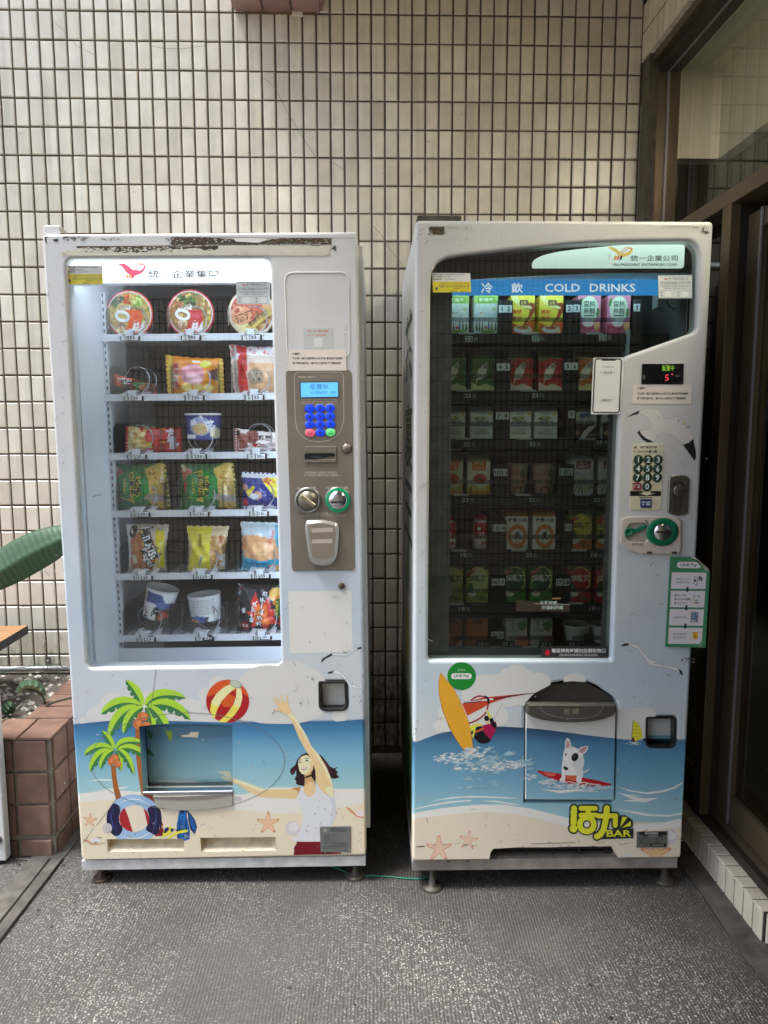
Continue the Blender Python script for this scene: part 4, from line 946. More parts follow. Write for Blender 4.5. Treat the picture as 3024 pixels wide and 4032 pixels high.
# swim ring, flippers, mask
A1.k = K3; RNG, NVY, NV2 = ink(150, 184, 216), ink(26, 22, 62), ink(52, 66, 128)
A1.poly([(900, 370), (950, 400), (980, 450), (962, 512), (885, 515)], ink(120, 24, 34))
A1.ell(662, 330, 290, 256, RNG, 0, 40)
A1.line(ell_pts(660, 330, 232, 208, 0, 14, 225, 320), [2, 6, 9, 10, 11, 12, 12, 12, 12, 11, 9, 6, 4, 3, 1], ink(214, 226, 236)); A1.line(ell_pts(660, 330, 232, 208, 0, 14, 40, 130), [2, 6, 9, 10, 11, 12, 12, 12, 12, 11, 9, 6, 4, 3, 1], ink(220, 230, 238))
A1.poly([(448, 168), (520, 212), (505, 330), (545, 430), (510, 500), (450, 505), (390, 430), (374, 340), (392, 240)], NVY, 3); A1.poly([(892, 195), (940, 240), (955, 330), (945, 430), (892, 498), (845, 480), (790, 440), (826, 330), (805, 235), (840, 200)], NVY, 3)
A1.line([(445, 205), (420, 300), (440, 400), (485, 468)], [3, 14, 16, 3], NV2, 0); A1.line([(885, 220), (900, 300), (885, 400), (855, 475)], [3, 12, 14, 3], NV2, 0)
A1.ell(665, 328, 160, 142, ink(222, 210, 190), 0, 36)
A1.poly([(565, 216), (600, 300), (652, 470), (590, 452), (530, 405), (507, 340), (515, 275), (540, 235)], ink(164, 32, 42)); A1.poly([(765, 218), (800, 250), (825, 315), (822, 370), (806, 398), (788, 320)], ink(164, 32, 42))
FB1, FB2, FB3 = ink(26, 92, 160), ink(16, 36, 90), ink(40, 120, 190)
A1.poly([(1148, 214), (1205, 208), (1246, 232), (1215, 280), (1235, 370), (1252, 450), (1250, 545), (1192, 565), (1116, 532), (1113, 400), (1128, 310)], FB1); A1.poly([(1228, 242), (1265, 285), (1305, 340), (1328, 420), (1302, 495), (1255, 440), (1235, 340)], FB2); A1.poly([(1240, 260), (1290, 340), (1315, 430), (1296, 470), (1262, 400)], FB1)
A1.poly([(1160, 240), (1200, 236), (1208, 330), (1150, 330)], FB3); A1.ell(1177, 312, 7, 9, INKK); A1.rect(1155, 245, 1192, 272, FB2); A1.line([(1150, 360), (1130, 530)], 9, FB2); A1.line([(1205, 360), (1235, 530)], 9, FB2)
YEL = ink(222, 214, 66)
A1.poly([(1085, 440), (1150, 445), (1230, 440), (1232, 455), (1120, 465)], INKK); A1.poly([(1170, 448), (1232, 444), (1228, 470), (1140, 485), (1060, 520), (1000, 606), (974, 605), (1030, 515), (1100, 470)], YEL)
A1.poly([(985, 430), (1030, 410), (1075, 425), (1080, 455), (1050, 485), (975, 525), (958, 520), (972, 470)], YEL); A1.poly([(990, 430), (1025, 415), (1035, 440), (1000, 480), (975, 480)], FB2); A1.poly([(1045, 435), (1080, 430), (1080, 460), (1055, 470)], FB2)
def star(D, cx, cy, R, rot, m_, m2):
    for f, mm_ in ((1.0, m2), (.82, m_)):
        pts = []
        for i in range(5):
            a = math.radians(rot + 72 * i); 
            for da, rr in ((-14, .93), (0, 1.03), (14, .93), (36, .40)):
                b_ = a + math.radians(da if da != 36 else 36); pts.append((cx + R * rr * f * math.sin(b_) * (1), cy - R * rr * f * math.cos(b_)))
        # keep the arms slim
        pts2 = []
        for i in range(5):
            a = math.radians(rot + 72 * i); ax = Vector((math.sin(a), -math.cos(a))); px_ = Vector((-ax.y, ax.x)); c_ = Vector((cx, cy))
            for s_ in (-1, 1): pts2.append(tuple(c_ + ax * R * f * .97 + px_ * R * .085 * f * s_))
            b_ = a + math.radians(36); pts2.append((cx + R * .36 * f * math.sin(b_), cy - R * .36 * f * math.cos(b_)))
        D.poly(pts2, mm_)
ST1, ST2 = ink(232, 186, 152), ink(206, 142, 108)
star(A1, 200, 345, 78, 5, ST1, ST2)
A1.ell(382, 430, 50, 55, ink(196, 186, 186)); A1.poly([(120, 548), (160, 548), (200, 570), (215, 595), (300, 592), (350, 588), (290, 606), (215, 606), (180, 575), (130, 562)], ST2); A1.ell(255, 560, 55, 24, ink(226, 220, 220))
# woman (printed)
A1.k = K2
SK, SK2, SK3, HR, HR2 = ink(226, 196, 146), ink(204, 166, 112), ink(238, 220, 182), ink(40, 12, 22), ink(84, 26, 40)
A1.ell(106, 1505, 40, 26, ink(188, 186, 186), 15); A1.ell(700, 1830, 82, 80, ink(206, 200, 204)); A1.ell(712, 1812, 58, 50, ink(220, 216, 216))
star(A1, 432, 1770, 130, 0, ST1, ST2)
A1.poly([(1265, 1592), (1310, 1605), (1365, 1650), (1400, 1690), (1490, 1705), (1490, 1720), (1400, 1705), (1350, 1670)], ST2); A1.poly([(1375, 1650), (1430, 1630), (1495, 1640), (1495, 1705), (1400, 1690)], ink(228, 216, 212))
A1.poly([(850, 1005), (795, 1025), (750, 1075), (725, 1140), (675, 1180), (668, 1215), (690, 1250), (715, 1235), (735, 1195), (738, 1250), (715, 1300), (735, 1305), (735, 1345), (780, 1362), (825, 1367), (832, 1300), (900, 1310), (945, 1325), (960, 1150), (960, 1020), (900, 1010)], HR)
A1.poly([(960, 1008), (1010, 1035), (1060, 1095), (1100, 1150), (1140, 1175), (1188, 1160), (1160, 1192), (1192, 1212), (1175, 1240), (1208, 1272), (1160, 1288), (1110, 1284), (1080, 1200), (1010, 1100)], HR); A1.poly([(985, 1030), (1040, 1085), (1090, 1160), (1130, 1230), (1105, 1230), (1050, 1140)], HR2); A1.poly([(700, 1180), (725, 1165), (712, 1220), (690, 1235)], HR2)
A1.poly([(785, 1378), (700, 1386), (655, 1402), (530, 1405), (400, 1402), (320, 1375), (200, 1330), (110, 1300), (52, 1272), (45, 1330), (100, 1345), (180, 1400), (260, 1450), (330, 1482), (450, 1495), (600, 1500), (740, 1505), (790, 1440)], SK); A1.poly([(680, 1390), (790, 1380), (750, 1470), (755, 1420)], ink(190, 132, 84)); A1.poly([(60, 1285), (200, 1335), (320, 1378), (400, 1404), (480, 1408), (350, 1425), (200, 1370), (80, 1318)], SK3)
A1.poly([(825, 1240), (925, 1225), (945, 1320), (960, 1400), (1000, 1450), (910, 1490), (850, 1478), (800, 1420), (832, 1340)], SK2); A1.poly([(832, 1360), (880, 1320), (940, 1330), (950, 1440), (900, 1485), (850, 1470), (815, 1420)], SK)
A1.poly([(850, 1028), (895, 1062), (925, 1130), (918, 1190), (885, 1232), (845, 1246), (800, 1236), (772, 1200), (756, 1130), (764, 1080), (800, 1042)], SK3); A1.poly([(885, 1090), (922, 1130), (918, 1190), (885, 1232), (845, 1246), (820, 1240), (870, 1205), (895, 1150)], SK)
A1.poly([(790, 1172), (820, 1163), (858, 1160), (850, 1182), (828, 1194), (803, 1192)], ink(176, 84, 84)); A1.poly([(796, 1173), (822, 1166), (852, 1163), (842, 1178), (812, 1184)], ink(244, 240, 234))
A1.line([(768, 1090), (790, 1078)], 7, HR); A1.line([(830, 1070), (872, 1062)], 7, HR); A1.ell(778, 1110, 11, 7, ink(60, 44, 40)); A1.ell(852, 1090, 15, 8, ink(60, 44, 40)); A1.line([(812, 1105), (805, 1138), (826, 1140)], 4, SK2)
A1.poly([(838, 1262), (900, 1240), (940, 1150), (948, 1325), (925, 1300), (900, 1260), (860, 1275), (820, 1285)], HR)
TOPW, TOPS = ink(214, 216, 220), ink(202, 205, 212)
A1.poly([(795, 1372), (822, 1380), (815, 1425), (850, 1472), (880, 1484), (918, 1472), (948, 1432), (946, 1345), (932, 1328), (960, 1340), (1010, 1400), (1060, 1450), (1110, 1484), (1150, 1496), (1165, 1580), (1168, 1650), (1140, 1780), (1100, 1855), (1010, 1900), (998, 1968), (850, 1972), (720, 1968), (690, 1945), (710, 1925), (755, 1915), (780, 1850), (800, 1780), (806, 1690), (800, 1620), (770, 1555), (738, 1502), (760, 1450)], TOPW); A1.poly([(1100, 1490), (1150, 1498), (1166, 1600), (1140, 1770), (1095, 1850), (1120, 1700), (1130, 1600)], TOPS); A1.line([(1000, 1600), (1080, 1640), (1120, 1720)], [2, 10, 2], TOPS, 3)
A1.poly([(748, 1970), (850, 1975), (1000, 1972), (1120, 2070), (1222, 2090), (1230, 2148), (700, 2152), (716, 2060), (705, 2050), (735, 2000)], ink(112, 12, 26)); A1.poly([(1110, 2085), (1225, 2092), (1230, 2148), (1160, 2148)], ink(170, 20, 36))
A1.poly([(472, 425), (492, 421), (548, 470), (557, 462), (494, 390), (507, 383), (578, 456), (586, 452), (553, 374), (566, 369), (608, 450), (625, 452), (630, 385), (644, 381), (645, 470), (662, 502), (692, 572), (760, 670), (850, 820), (900, 930), (980, 1020), (1060, 1150), (1112, 1272), (1138, 1370), (1146, 1494), (1110, 1488), (1050, 1450), (990, 1392), (952, 1322), (945, 1200), (910, 1090), (830, 960), (760, 830), (700, 680), (640, 602), (600, 576), (560, 552), (500, 543), (492, 530), (530, 525), (557, 515)], SK)
A1.poly([(640, 600), (690, 572), (760, 672), (850, 822), (900, 932), (980, 1022), (1060, 1152), (1112, 1274), (1138, 1372), (1100, 1330), (1050, 1200), (960, 1050), (870, 900), (790, 760), (715, 650)], SK3); A1.poly([(1040, 1400), (1085, 1370), (1140, 1380), (1146, 1494), (1100, 1480)], SK3)
# gulls
GLI = ink(150, 160, 172)
A1.poly([(1128, 110), (1182, 110), (1243, 146), (1295, 208), (1335, 268), (1382, 262), (1392, 286), (1480, 287), (1480, 306), (1390, 303), (1318, 294), (1264, 212), (1218, 158), (1128, 138)], GLI); A1.poly([(1130, 114), (1181, 114), (1240, 149), (1291, 211), (1333, 272), (1378, 267), (1388, 290), (1480, 291), (1480, 302), (1390, 299), (1322, 290), (1268, 209), (1221, 154), (1128, 134)], ink(220, 222, 222)); A1.poly([(1072, 146), (1092, 124), (1150, 113), (1126, 142)], INKK)
A1.k = KC
A1.poly([(1378, 846), (1384, 822), (1428, 796), (1500, 798), (1530, 772), (1572, 765), (1572, 776), (1535, 786), (1500, 812), (1432, 808), (1400, 824)], GLI); A1.poly([(1430, 798), (1500, 801), (1530, 776), (1560, 769), (1535, 782), (1499, 808), (1434, 805)], ink(220, 222, 222)); A1.poly([(1379, 842), (1385, 822), (1428, 797), (1432, 807), (1400, 822)], INKK); A1.poly([(1548, 771), (1572, 765), (1572, 775), (1550, 778)], INKK)
# worn adhesive, rust, scratches along the top edge
RU = [ink(70, 58, 44, .8), ink(96, 80, 58, .8), ink(54, 44, 34, .8)]; TAPE = ink(196, 190, 174, .7)
rnd = random.Random(3)
def flakes(D, pts_box, n_, sx, sy, ms):
    x0, y0, x1, y1 = pts_box
    for i in range(n_):
        cx, cy = rnd.uniform(x0, x1), rnd.uniform(y0, y1); a = rnd.uniform(.4, 1); k_ = rnd.randint(5, 8)
        p = [(cx + math.cos(t * 6.283 / k_) * sx * a * rnd.uniform(.5, 1.2), cy + math.sin(t * 6.283 / k_) * sy * a * rnd.uniform(.4, 1.2)) for t in range(k_)]
        L = D.base; pp = kp(D.k, p); pp = pp if sum(pp[i][0] * pp[(i + 1) % k_][1] - pp[(i + 1) % k_][0] * pp[i][1] for i in range(k_)) < 0 else pp[::-1]
        D.mb.add([D.fn(q[0], q[1], D.step * (D.base + 3 + i % 5)) for q in pp], [list(range(k_))], ms[i % len(ms)])
Wr = Deco(on_frame(F1, 0.0), .00004, 22)
Wr.k = K16; Wr.poly([(235, 282), (380, 262), (400, 235), (1659, 222), (1659, 318), (235, 325)], TAPE)
def jag(x0, x1, yt, yb, n_, amp):
    t_ = [(x0 + (x1 - x0) * i / n_, yt(i / n_) + rnd.uniform(-amp, amp) * .5) for i in range(n_ + 1)]; b_ = [(x0 + (x1 - x0) * i / n_, yb(i / n_) + rnd.uniform(-amp, amp)) for i in range(n_ + 1)]
    return t_ + b_[::-1]
Wr.poly(jag(1340, 1700, lambda t: 138, lambda t: 212, 30, 8), RU[0]); Wr.poly(jag(390, 1659, lambda t: 230, lambda t: 252 + 40 * math.sin(min(1, t * 1.2) * 3.1) ** 2, 70, 10), RU[0]); Wr.line([(375, 231), (900, 229), (1300, 224), (1659, 214)], 5, RU[2])
flakes(Wr, (1290, 140, 1659, 205), 60, 16, 8, RU + [CL2]); flakes(Wr, (400, 240, 1500, 285), 150, 26, 9, [TAPE, RU[1], TAPE, CL2]); flakes(Wr, (245, 135, 500, 175), 46, 14, 7, RU); flakes(Wr, (640, 148, 850, 170), 24, 12, 6, RU); flakes(Wr, (235, 285, 330, 318), 8, 10, 6, [RU[1], TAPE])
Wr.poly([(68, 135), (105, 135), (80, 150), (92, 200), (80, 195), (66, 165)], RU[2]); Wr.poly([(148, 160), (175, 158), (205, 152), (200, 186), (185, 180), (160, 182)], RU[2]); Wr.line([(240, 133), (520, 132)], 3, RU[2])
Wr.k = K17; Wr.poly([(-10, 222), (1275, 225), (1270, 325), (0, 320)], TAPE); Wr.poly(jag(-10, 560, lambda t: 140 + 30 * t, lambda t: 212 + 0 * t, 40, 6), RU[0]); Wr.poly(jag(540, 1290, lambda t: 185 - 36 * min(1, t * 3), lambda t: 208, 50, 7), RU[0]); Wr.poly(jag(-10, 150, lambda t: 225, lambda t: 262, 10, 12), RU[2]); Wr.poly([(300, 150), (520, 150), (640, 165), (560, 195), (330, 182)], CL2)
flakes(Wr, (0, 145, 300, 208), 60, 18, 7, RU + [CL2]); flakes(Wr, (650, 150, 1290, 205), 130, 18, 7, RU + [ink(128, 112, 84, .8), ink(150, 140, 118, .8)]); flakes(Wr, (1000, 190, 1250, 240), 50, 16, 5, [CL2, RU[0], CL2]); flakes(Wr, (1275, 215, 1335, 270), 18, 14, 10, RU); flakes(Wr, (-10, 225, 120, 275), 16, 10, 8, RU); flakes(Wr, (0, 285, 1270, 320), 60, 30, 6, [TAPE, ink(182, 176, 158, .7)]); Wr.line([(0, 140), (900, 146), (1520, 148)], 3, RU[2])
flakes(Wr, (240, 85, 520, 104), 20, 12, 4, [ink(150, 146, 136, .8)])
Wr.k = K1; Wr.line([(768, 80), (760, 170), (745, 280), (730, 400), (714, 480)], 4, ink(110, 112, 110)); Wr.line(ell_pts(1056, 917, 882, 441, 0, 80, 0, 360), 5, ink(112, 118, 118), 0, True); Wr.line([(405, 1260), (330, 1370), (230, 1497)], 5, ink(140, 132, 116)); Wr.poly([(995, 680), (1070, 672), (1085, 650), (1160, 650), (1150, 700), (1075, 695), (1010, 695)], ink(180, 170, 154))
Wr.k = K3; Wr.line([(240, 430), (120, 590)], 5, ink(140, 132, 116)); Wr.line([(728, 690), (732, 770)], 3, ink(150, 140, 120))
flakes(Wr, (110, 520, 360, 600), 14, 30, 3, [ink(120, 104, 84)]); flakes(Wr, (440, 110, 900, 520), 8, 9, 7, [INKK, ink(70, 60, 60)]); flakes(Wr, (100, 700, 1659, 760), 20, 10, 5, [ink(178, 166, 142), ink(140, 128, 104)])
Wr.k = K2; flakes(Wr, (250, 380, 440, 440), 6, 24, 4, [ink(180, 180, 178)]); flakes(Wr, (900, 1500, 1250, 1850), 12, 5, 20, [ink(150, 150, 152)]); flakes(Wr, (20, 900, 560, 1500), 6, 5, 14, [ink(110, 130, 140)])
Wr.k = K0; flakes(Wr, (1115, 2640, 1440, 2780), 10, 8, 6, [ink(150, 152, 152)]); flakes(Wr, (240, 950, 260, 3200), 14, 3, 8, [ink(160, 160, 160)]); Wr.line([(365, 1956), (385, 1949), (402, 1948)], 3, ink(120, 120, 124))
def scuffs(D, box, n_, ms, L=26):
    for i in range(n_):
        x, y = rnd.uniform(box[0], box[2]), rnd.uniform(box[1], box[3]); a = rnd.uniform(-1.2, 1.2) + (1.57 if rnd.random() < .4 else 0); q = rnd.uniform(.2, 1) * L
        pts = [(x, y), (x + math.cos(a) * q * .5 + rnd.uniform(-3, 3), y + math.sin(a) * q * .5), (x + math.cos(a) * q, y + math.sin(a) * q + rnd.uniform(-3, 3))]
        P = [Vector(p) for p in pts]; wv = rnd.uniform(.7, 1.8); t = (P[2] - P[0]).normalized(); nn = Vector((-t.y, t.x)) * wv
        vs = [kk(D.k, *(p + nn * s_)) for s_ in (-1, 1) for p in P]; D.mb.add([D.fn(u, v, D.step * (D.base + 3 + i % 5)) for u, v in vs], [[0, 3, 4, 1], [1, 4, 5, 2]], ms[i % len(ms)])
SCF = [ink(172, 172, 168), ink(188, 186, 180), ink(140, 138, 132), ink(160, 160, 160)]
Wr.k = K0; scuffs(Wr, (175, 1080, 250, 2500), 26, SCF); scuffs(Wr, (1120, 1060, 1390, 1400), 12, SCF, 18); scuffs(Wr, (1130, 2300, 1430, 2800), 26, SCF); scuffs(Wr, (300, 2650, 1430, 3360), 46, SCF, 22); scuffs(Wr, (330, 3250, 1430, 3375), 30, [ink(150, 140, 120), ink(190, 180, 158)], 20)
A1.build('printed_artwork', m1); tag(Wr.build('worn_residue', m1), kind='stuff')
# ---- delivery opening
pz = .075
rp = [F1.px(*kk(K1, 560, 560), pz), F1.px(*kk(K1, 1510, 540), pz), F1.px(*kk(K1, 1500, 1230), pz), F1.px(*kk(K1, 580, 1230), pz)]
xs0, xs1, zs0, zs1 = dlv[0][0], 0, 0, 0
bx0 = min(p[0] for p in dlv); bx1 = max(p[0] for p in dlv); bz0 = min(p[1] for p in dlv); bz1 = max(p[1] for p in dlv)
mm = MB(); mm.box(bx0 - .03, bx1 + .01, pz, pz + .004, bz0 - .02, bz1 + .02, SEA1); mm.box(bx0 - .012, bx0 - .006, .052, pz, bz0 - .01, bz1 + .01, RUB); mm.box(bx1 + .001, bx1 + .004, .052, pz, bz0 - .01, bz1 + .01, RUB); mm.box(bx0 - .01, bx1 + .003, .05, pz, bz1 + .001, bz1 + .006, RUB); mm.box(bx0 - .01, bx1 + .003, .05, pz, bz0 - .006, bz0 - .001, STL)
fl = mm.build('delivery_flap', m1)
D = Deco(on_frame(F1, pz)); D.k = K1
D.poly([(690, 610), (1460, 598), (1460, 690), (1100, 715), (690, 720)], ink(104, 150, 178)); D.poly([(690, 615), (712, 640), (740, 660), (735, 725), (700, 690)], PL2); D.poly([(850, 625), (880, 640), (918, 640), (915, 700), (900, 745), (870, 680)], PL1); D.poly([(690, 1130), (1450, 1160), (1460, 1200), (660, 1210)], ink(190, 208, 208))
D.poly([(690, 790), (740, 840), (748, 870), (690, 850)], PL2); D.poly([(655, 880), (690, 890), (700, 1020), (725, 1200), (660, 1200)], TRK2)
D.poly([(715, 1085), (850, 1085), (1000, 1092), (1090, 1090), (1250, 1112), (1100, 1125), (950, 1108), (800, 1100)], FOAM); D.poly([(900, 1122), (1100, 1125), (1250, 1130), (1420, 1145), (1440, 1165), (1250, 1152), (1050, 1135)], FOAM); D.poly([(760, 1155), (1000, 1150), (1160, 1165), (900, 1168)], FOAM)
D.poly([(1320, 1018), (1345, 1008), (1400, 1003), (1440, 1010), (1460, 1060), (1460, 1110), (1430, 1095), (1390, 1085), (1360, 1062), (1365, 1052), (1400, 1058), (1390, 1040), (1350, 1022)], SK3); D.poly([(995, 680), (1060, 680), (1085, 650), (1160, 650), (1150, 705), (1075, 695), (1010, 692)], ink(176, 170, 158))
D.build('flap_print', fl)
mm = MB(); c0 = loc1(K1, [(650, 1188), (1468, 1176), (1470, 1206), (652, 1217)]); mm.prism(c0, -.004, .02, CHR, .002); mm.build('flap_bar', m1)
mm = MB(); lp = loc1(K1, [(745, 1228), (1000, 1226), (1466, 1208), (1466, 1312), (1300, 1342), (1090, 1358), (900, 1350), (775, 1322)]); mm.prism(lp, -.0045, -.0015, mat('lip_satin', rgb(196, 192, 182), .35, .4), .001)
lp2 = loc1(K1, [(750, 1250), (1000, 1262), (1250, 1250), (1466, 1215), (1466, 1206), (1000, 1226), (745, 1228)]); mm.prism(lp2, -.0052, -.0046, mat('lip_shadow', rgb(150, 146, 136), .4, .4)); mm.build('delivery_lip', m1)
# ---- coin return cup, vent grips, lock
mm = MB(); cc = coin; mm.box(min(p[0] for p in cc) - .004, max(p[0] for p in cc) + .004, .05, .056, min(p[1] for p in cc) - .004, max(p[1] for p in cc) + .004, RUB)
inn = round_poly(loc1(K2, [(1015, 238), (1258, 238), (1268, 478), (1028, 485)], .03), .004); mm.prism(inn, .028, .034, ink(208, 208, 204)); cr_ = mm.build('coin_return', m1)
vs, fs = plate(ccw(cc), [inset(ccw(cc), .007)], -.002, .028, .0015); link('rim', mesh('rim', vs, fs, mat('black_plastic', (.015, .015, .016), .35)), cr_)
SANDM = mat('grip_sand', rgb(214, 202, 176, 1.2), .45, bump=.4, bscale=200, var=.2, vscale=30)
for sl in (sl1, sl2):
    x0 = min(p[0] for p in sl); x1 = max(p[0] for p in sl); z0 = min(p[1] for p in sl); z1 = max(p[1] for p in sl)
    prof = [(.004, z0 - .001), (.006, z0 + .003), (.02, z0 + .010), (.034, z0 + .020), (.04, z1 - .004), (.05, z1 + .003)]
    mm = MB(); n_ = len(prof); mm.add([(x0, y, z) for y, z in prof] + [(x1, y, z) for y, z in prof], [[i, n_ + i, n_ + i + 1, i + 1] for i in range(n_ - 1)], SANDM, True); mm.box(x0 - .004, x0 - .001, .0, .055, z0, z1, RUB); mm.box(x0, x1, .05, .056, z1 - .012, z1 + .004, RUB); mm.build('hand_grip', m1)
kx, kz = F1.px(1345, 2307); mm = MB(); mm.lathe([(.0095, .0), (.0095, -.003), (.008, -.0045), (.0, -.0046)], (kx, 0, kz), mat('lock_brass', rgb(120, 112, 92), .35, .8), 'y', 18, False); mm.box(kx - .0008, kx + .0008, -.0052, -.0044, kz - .004, kz + .003, DRK); mm.build('door_lock', m1)
# ---- embossed blank frames on the right column
EM = mat('emboss_white', (.70, .70, .69), .3)
pp = loc1(K11, [(75, 200), (85, 130), (130, 88), (180, 80), (850, 78), (900, 110), (925, 180), (935, 260), (940, 1150), (905, 1200), (860, 1215), (130, 1215), (105, 1120), (95, 840)])
po = round_poly(pp, .006); mm = MB(); P_ = [(x, .0004, z) for x, z in po]; mm.tube(P_ + [P_[0]], .0022, EM, 8, False); mm.build('embossed_frame', m1)
D = Deco(on_frame(F1, 0)); D.k = KC; D.poly(round_poly([(1225, 508), (1522, 505), (1526, 790), (1515, 780), (1500, 792), (1234, 797)], 10), ink(212, 212, 206)); D.k = K0; D.build('blank_sticker', m1)
# ---- control panel
PB = mat('panel_bronze', rgb(140, 130, 118), .42, .35, bump=.05, bscale=400, var=.12, vscale=10)
cpn = round_poly([F1.px(1124, 1457), F1.px(1385, 1457), F1.px(1398, 2246), F1.px(1149, 2248)], .012)
mm = MB(); mm.prism(cpn, -.002, .001, PB, .0012); cp1 = mm.build('control_panel', m1)
D = Deco(on_frame(F1, -.002), .00008); LGT = ink(206, 200, 188); D.k = K11
D.line(round_poly([(200, 1450), (235, 1412), (825, 1412), (860, 1450), (865, 2050), (820, 2210), (760, 2280), (660, 2330), (530, 2350), (400, 2330), (310, 2280), (240, 2200), (212, 2050)], 60), 5, LGT, 0, True)
D.ell(653, 1476, 122, 38, ink(96, 88, 78)); D.ell(653, 1476, 116, 33, ink(128, 120, 106)); D.text('享受科技  節儉生活', 368, 1478, 230, 26, LGT)
for i, t_ in enumerate(('Please select your item and press (OK)', 'before inserting money or insert enough', 'money for your item and press (OK)')): D.text(t_, 530 if i < 2 else 508, 1778 + 27 * i, 480 if i < 2 else 430, 22, LGT)
D.k = K12
D.text('請選商品編號  按確定鍵  再投幣或先', 518, 664, 405, 24, LGT); D.text('投入足夠金額  選擇商品編號  按確定鍵', 518, 698, 430, 24, LGT)
D.text('Return 退幣', 342, 861, 228, 36, LGT, bold=.01); D.text('NT$ 1·5·10·50', 718, 857, 262, 30, LGT, bold=.01); D.text('請選商品編號  按確定鍵  再晶卡扣款', 548, 1175, 400, 24, LGT); D.text('Please select your item and press(OK) before tap your card', 550, 1204, 565, 15, LGT)
D.line([(518, 1018), (516, 1045), (508, 1072)], 4, LGT); D.poly([(498, 1092), (516, 1066), (512, 1090)], LGT)
flakes(D, (700, 1100, 880, 1170), 14, 12, 8, [ink(112, 100, 84)]); flakes(D, (590, 170, 690, 225), 18, 14, 8, [ink(70, 62, 46), ink(96, 88, 66)]); flakes(D, (720, 410, 840, 470), 10, 16, 10, [ink(112, 100, 84)])
tag(D.build('panel_print', cp1), kind='stuff')
LCD = mat('lcd_blue', rgb(96, 170, 226), .3, emit=rgb(80, 168, 240), estr=.30)
mm = MB(); mm.prism(loc1(K11, [(272, 1540), (792, 1535), (795, 1752), (280, 1760)]), -.0035, -.002, mat('lcd_bezel', rgb(78, 78, 80), .4)); mm.prism(loc1(K11, [(288, 1556), (784, 1550), (788, 1742), (292, 1750)]), -.0042, -.0035, LCD); lc = mm.build('display_screen', m1)
D = Deco(on_frame(F1, -.0042), .00008); D.k = K11; LCT = ink(40, 86, 150); D.text('販賣中', 530, 1608, 230, 74, LCT); D.text('50元零錢不足', 532, 1688, 230, 36, LCT); D.text('庫內', 728, 1683, 66, 30, LCT); D.text('-22.8°C', 722, 1716, 88, 18, LCT); D.build('screen_text', lc)
KBL = mat('key_blue', rgb(24, 70, 236), .3, emit=rgb(10, 66, 250), estr=.14); KRD = mat('key_red', rgb(236, 120, 140), .3, emit=rgb(250, 80, 110), estr=.12); KGN = mat('key_green', rgb(120, 226, 140), .3, emit=rgb(70, 230, 110), estr=.12)
for i in range(12):
    c_, r_ = i % 3, i // 3
    u, v = kk(K11, 405 + 137 * c_ + 2.5 * r_, 1900 + 108 * r_ - 2 * c_); x, z = F1.px(u, v, -.002)
    m_ = KBL if i not in (9, 11) else (KRD if i == 9 else KGN)
    mm = MB(); n_ = 20; vs = []
    for s_, y in ((1.12, -.0021), (1.0, -.004), (.7, -.0052), (.0, -.0056)):
        vs += [(x + .0133 * s_ * math.cos(2 * math.pi * k / n_), y, z + .0108 * s_ * math.sin(2 * math.pi * k / n_)) for k in range(n_)]
    fs = [[a * n_ + k, a * n_ + (k + 1) % n_, (a + 1) * n_ + (k + 1) % n_, (a + 1) * n_ + k] for a in range(3) for k in range(n_)]
    mm.add(vs[:2 * n_], fs[:n_], RUB if i in (0,) else PB, True); mm.add(vs[n_:], [[q - n_ for q in f] for f in fs[n_:]], m_, True); ko = mm.build('key', m1)
    D = Deco(lambda a, b_, h, x=x, z=z: (x + a * .001, -.0057 - h, z - b_ * .001), .00008)
    lab = '123456789'[i] if i < 9 else {9: '取消', 10: '0', 11: 'OK'}[i]
    if i in (9, 11): D.text('Cancel' if i == 9 else 'OK', 0, -3, 13 if i == 9 else 6, 4, INKB); D.text('取消' if i == 9 else '確定', 0, 3, 13, 5, INKB)
    else: D.text(lab, 0, 0, None, 11, INKB, bold=.03)
    D.build('key_label', ko)
vs, fs = plate(loc1(K12, [(318, 338), (708, 338), (712, 540), (320, 540)]), [loc1(K12, [(330, 425), (695, 425), (695, 500), (330, 500)])], -.005, -.002, .001); rd = link('card_reader', mesh('card_reader', vs, fs, PB), m1)
D = Deco(on_frame(F1, -.0052), .0001); D.k = K12; D.line([(400, 360), (628, 360), (628, 415), (402, 415)], 3, ink(116, 106, 94), 0, True); D.poly([(312, 432), (680, 430), (686, 462), (600, 470), (520, 485), (470, 497), (315, 502)], ink(8, 8, 10)); D.poly([(392, 460), (540, 462), (480, 490), (395, 478)], ink(52, 54, 58)); D.build('slot_cover', rd)
x, z = F1.px(*kk(K12, 838, 362)); mm = MB(); mm.lathe([(.0145, -.002), (.0145, -.0035), (.0125, -.0035)], (x, 0, z), RUB, 'y', 24, False); mm.lathe([(.0125, -.0022), (.0122, -.0042), (.0, -.0044)], (x, 0, z), PB, 'y', 24, False); mm.build('round_button', m1)
x, z = F1.px(*kk(K12, 357, 1012)); mm = MB(); mm.lathe([(.0375, -.002), (.036, -.008), (.030, -.009), (.027, -.005)], (x, 0, z), STL, 'y', 32, False); mm.lathe([(.027, -.004), (.026, -.009), (.0, -.010)], (x, 0, z), mat('knob_face', rgb(140, 134, 118), .4, .7), 'y', 28, False)
a = math.radians(38); e = Vector((math.cos(a), -math.sin(a))); q = Vector((-e.y, e.x)); mm.prism([(x + e.x * s1 * .024 + q.x * s2 * .006, z + e.y * s1 * .024 + q.y * s2 * .006) for s1, s2 in ((-1, -1), (1, -1), (1, 1), (-1, 1))], -.018, -.009, mat('knob_bar', rgb(160, 152, 130), .4, .7), .002); mm.build('return_knob', m1)
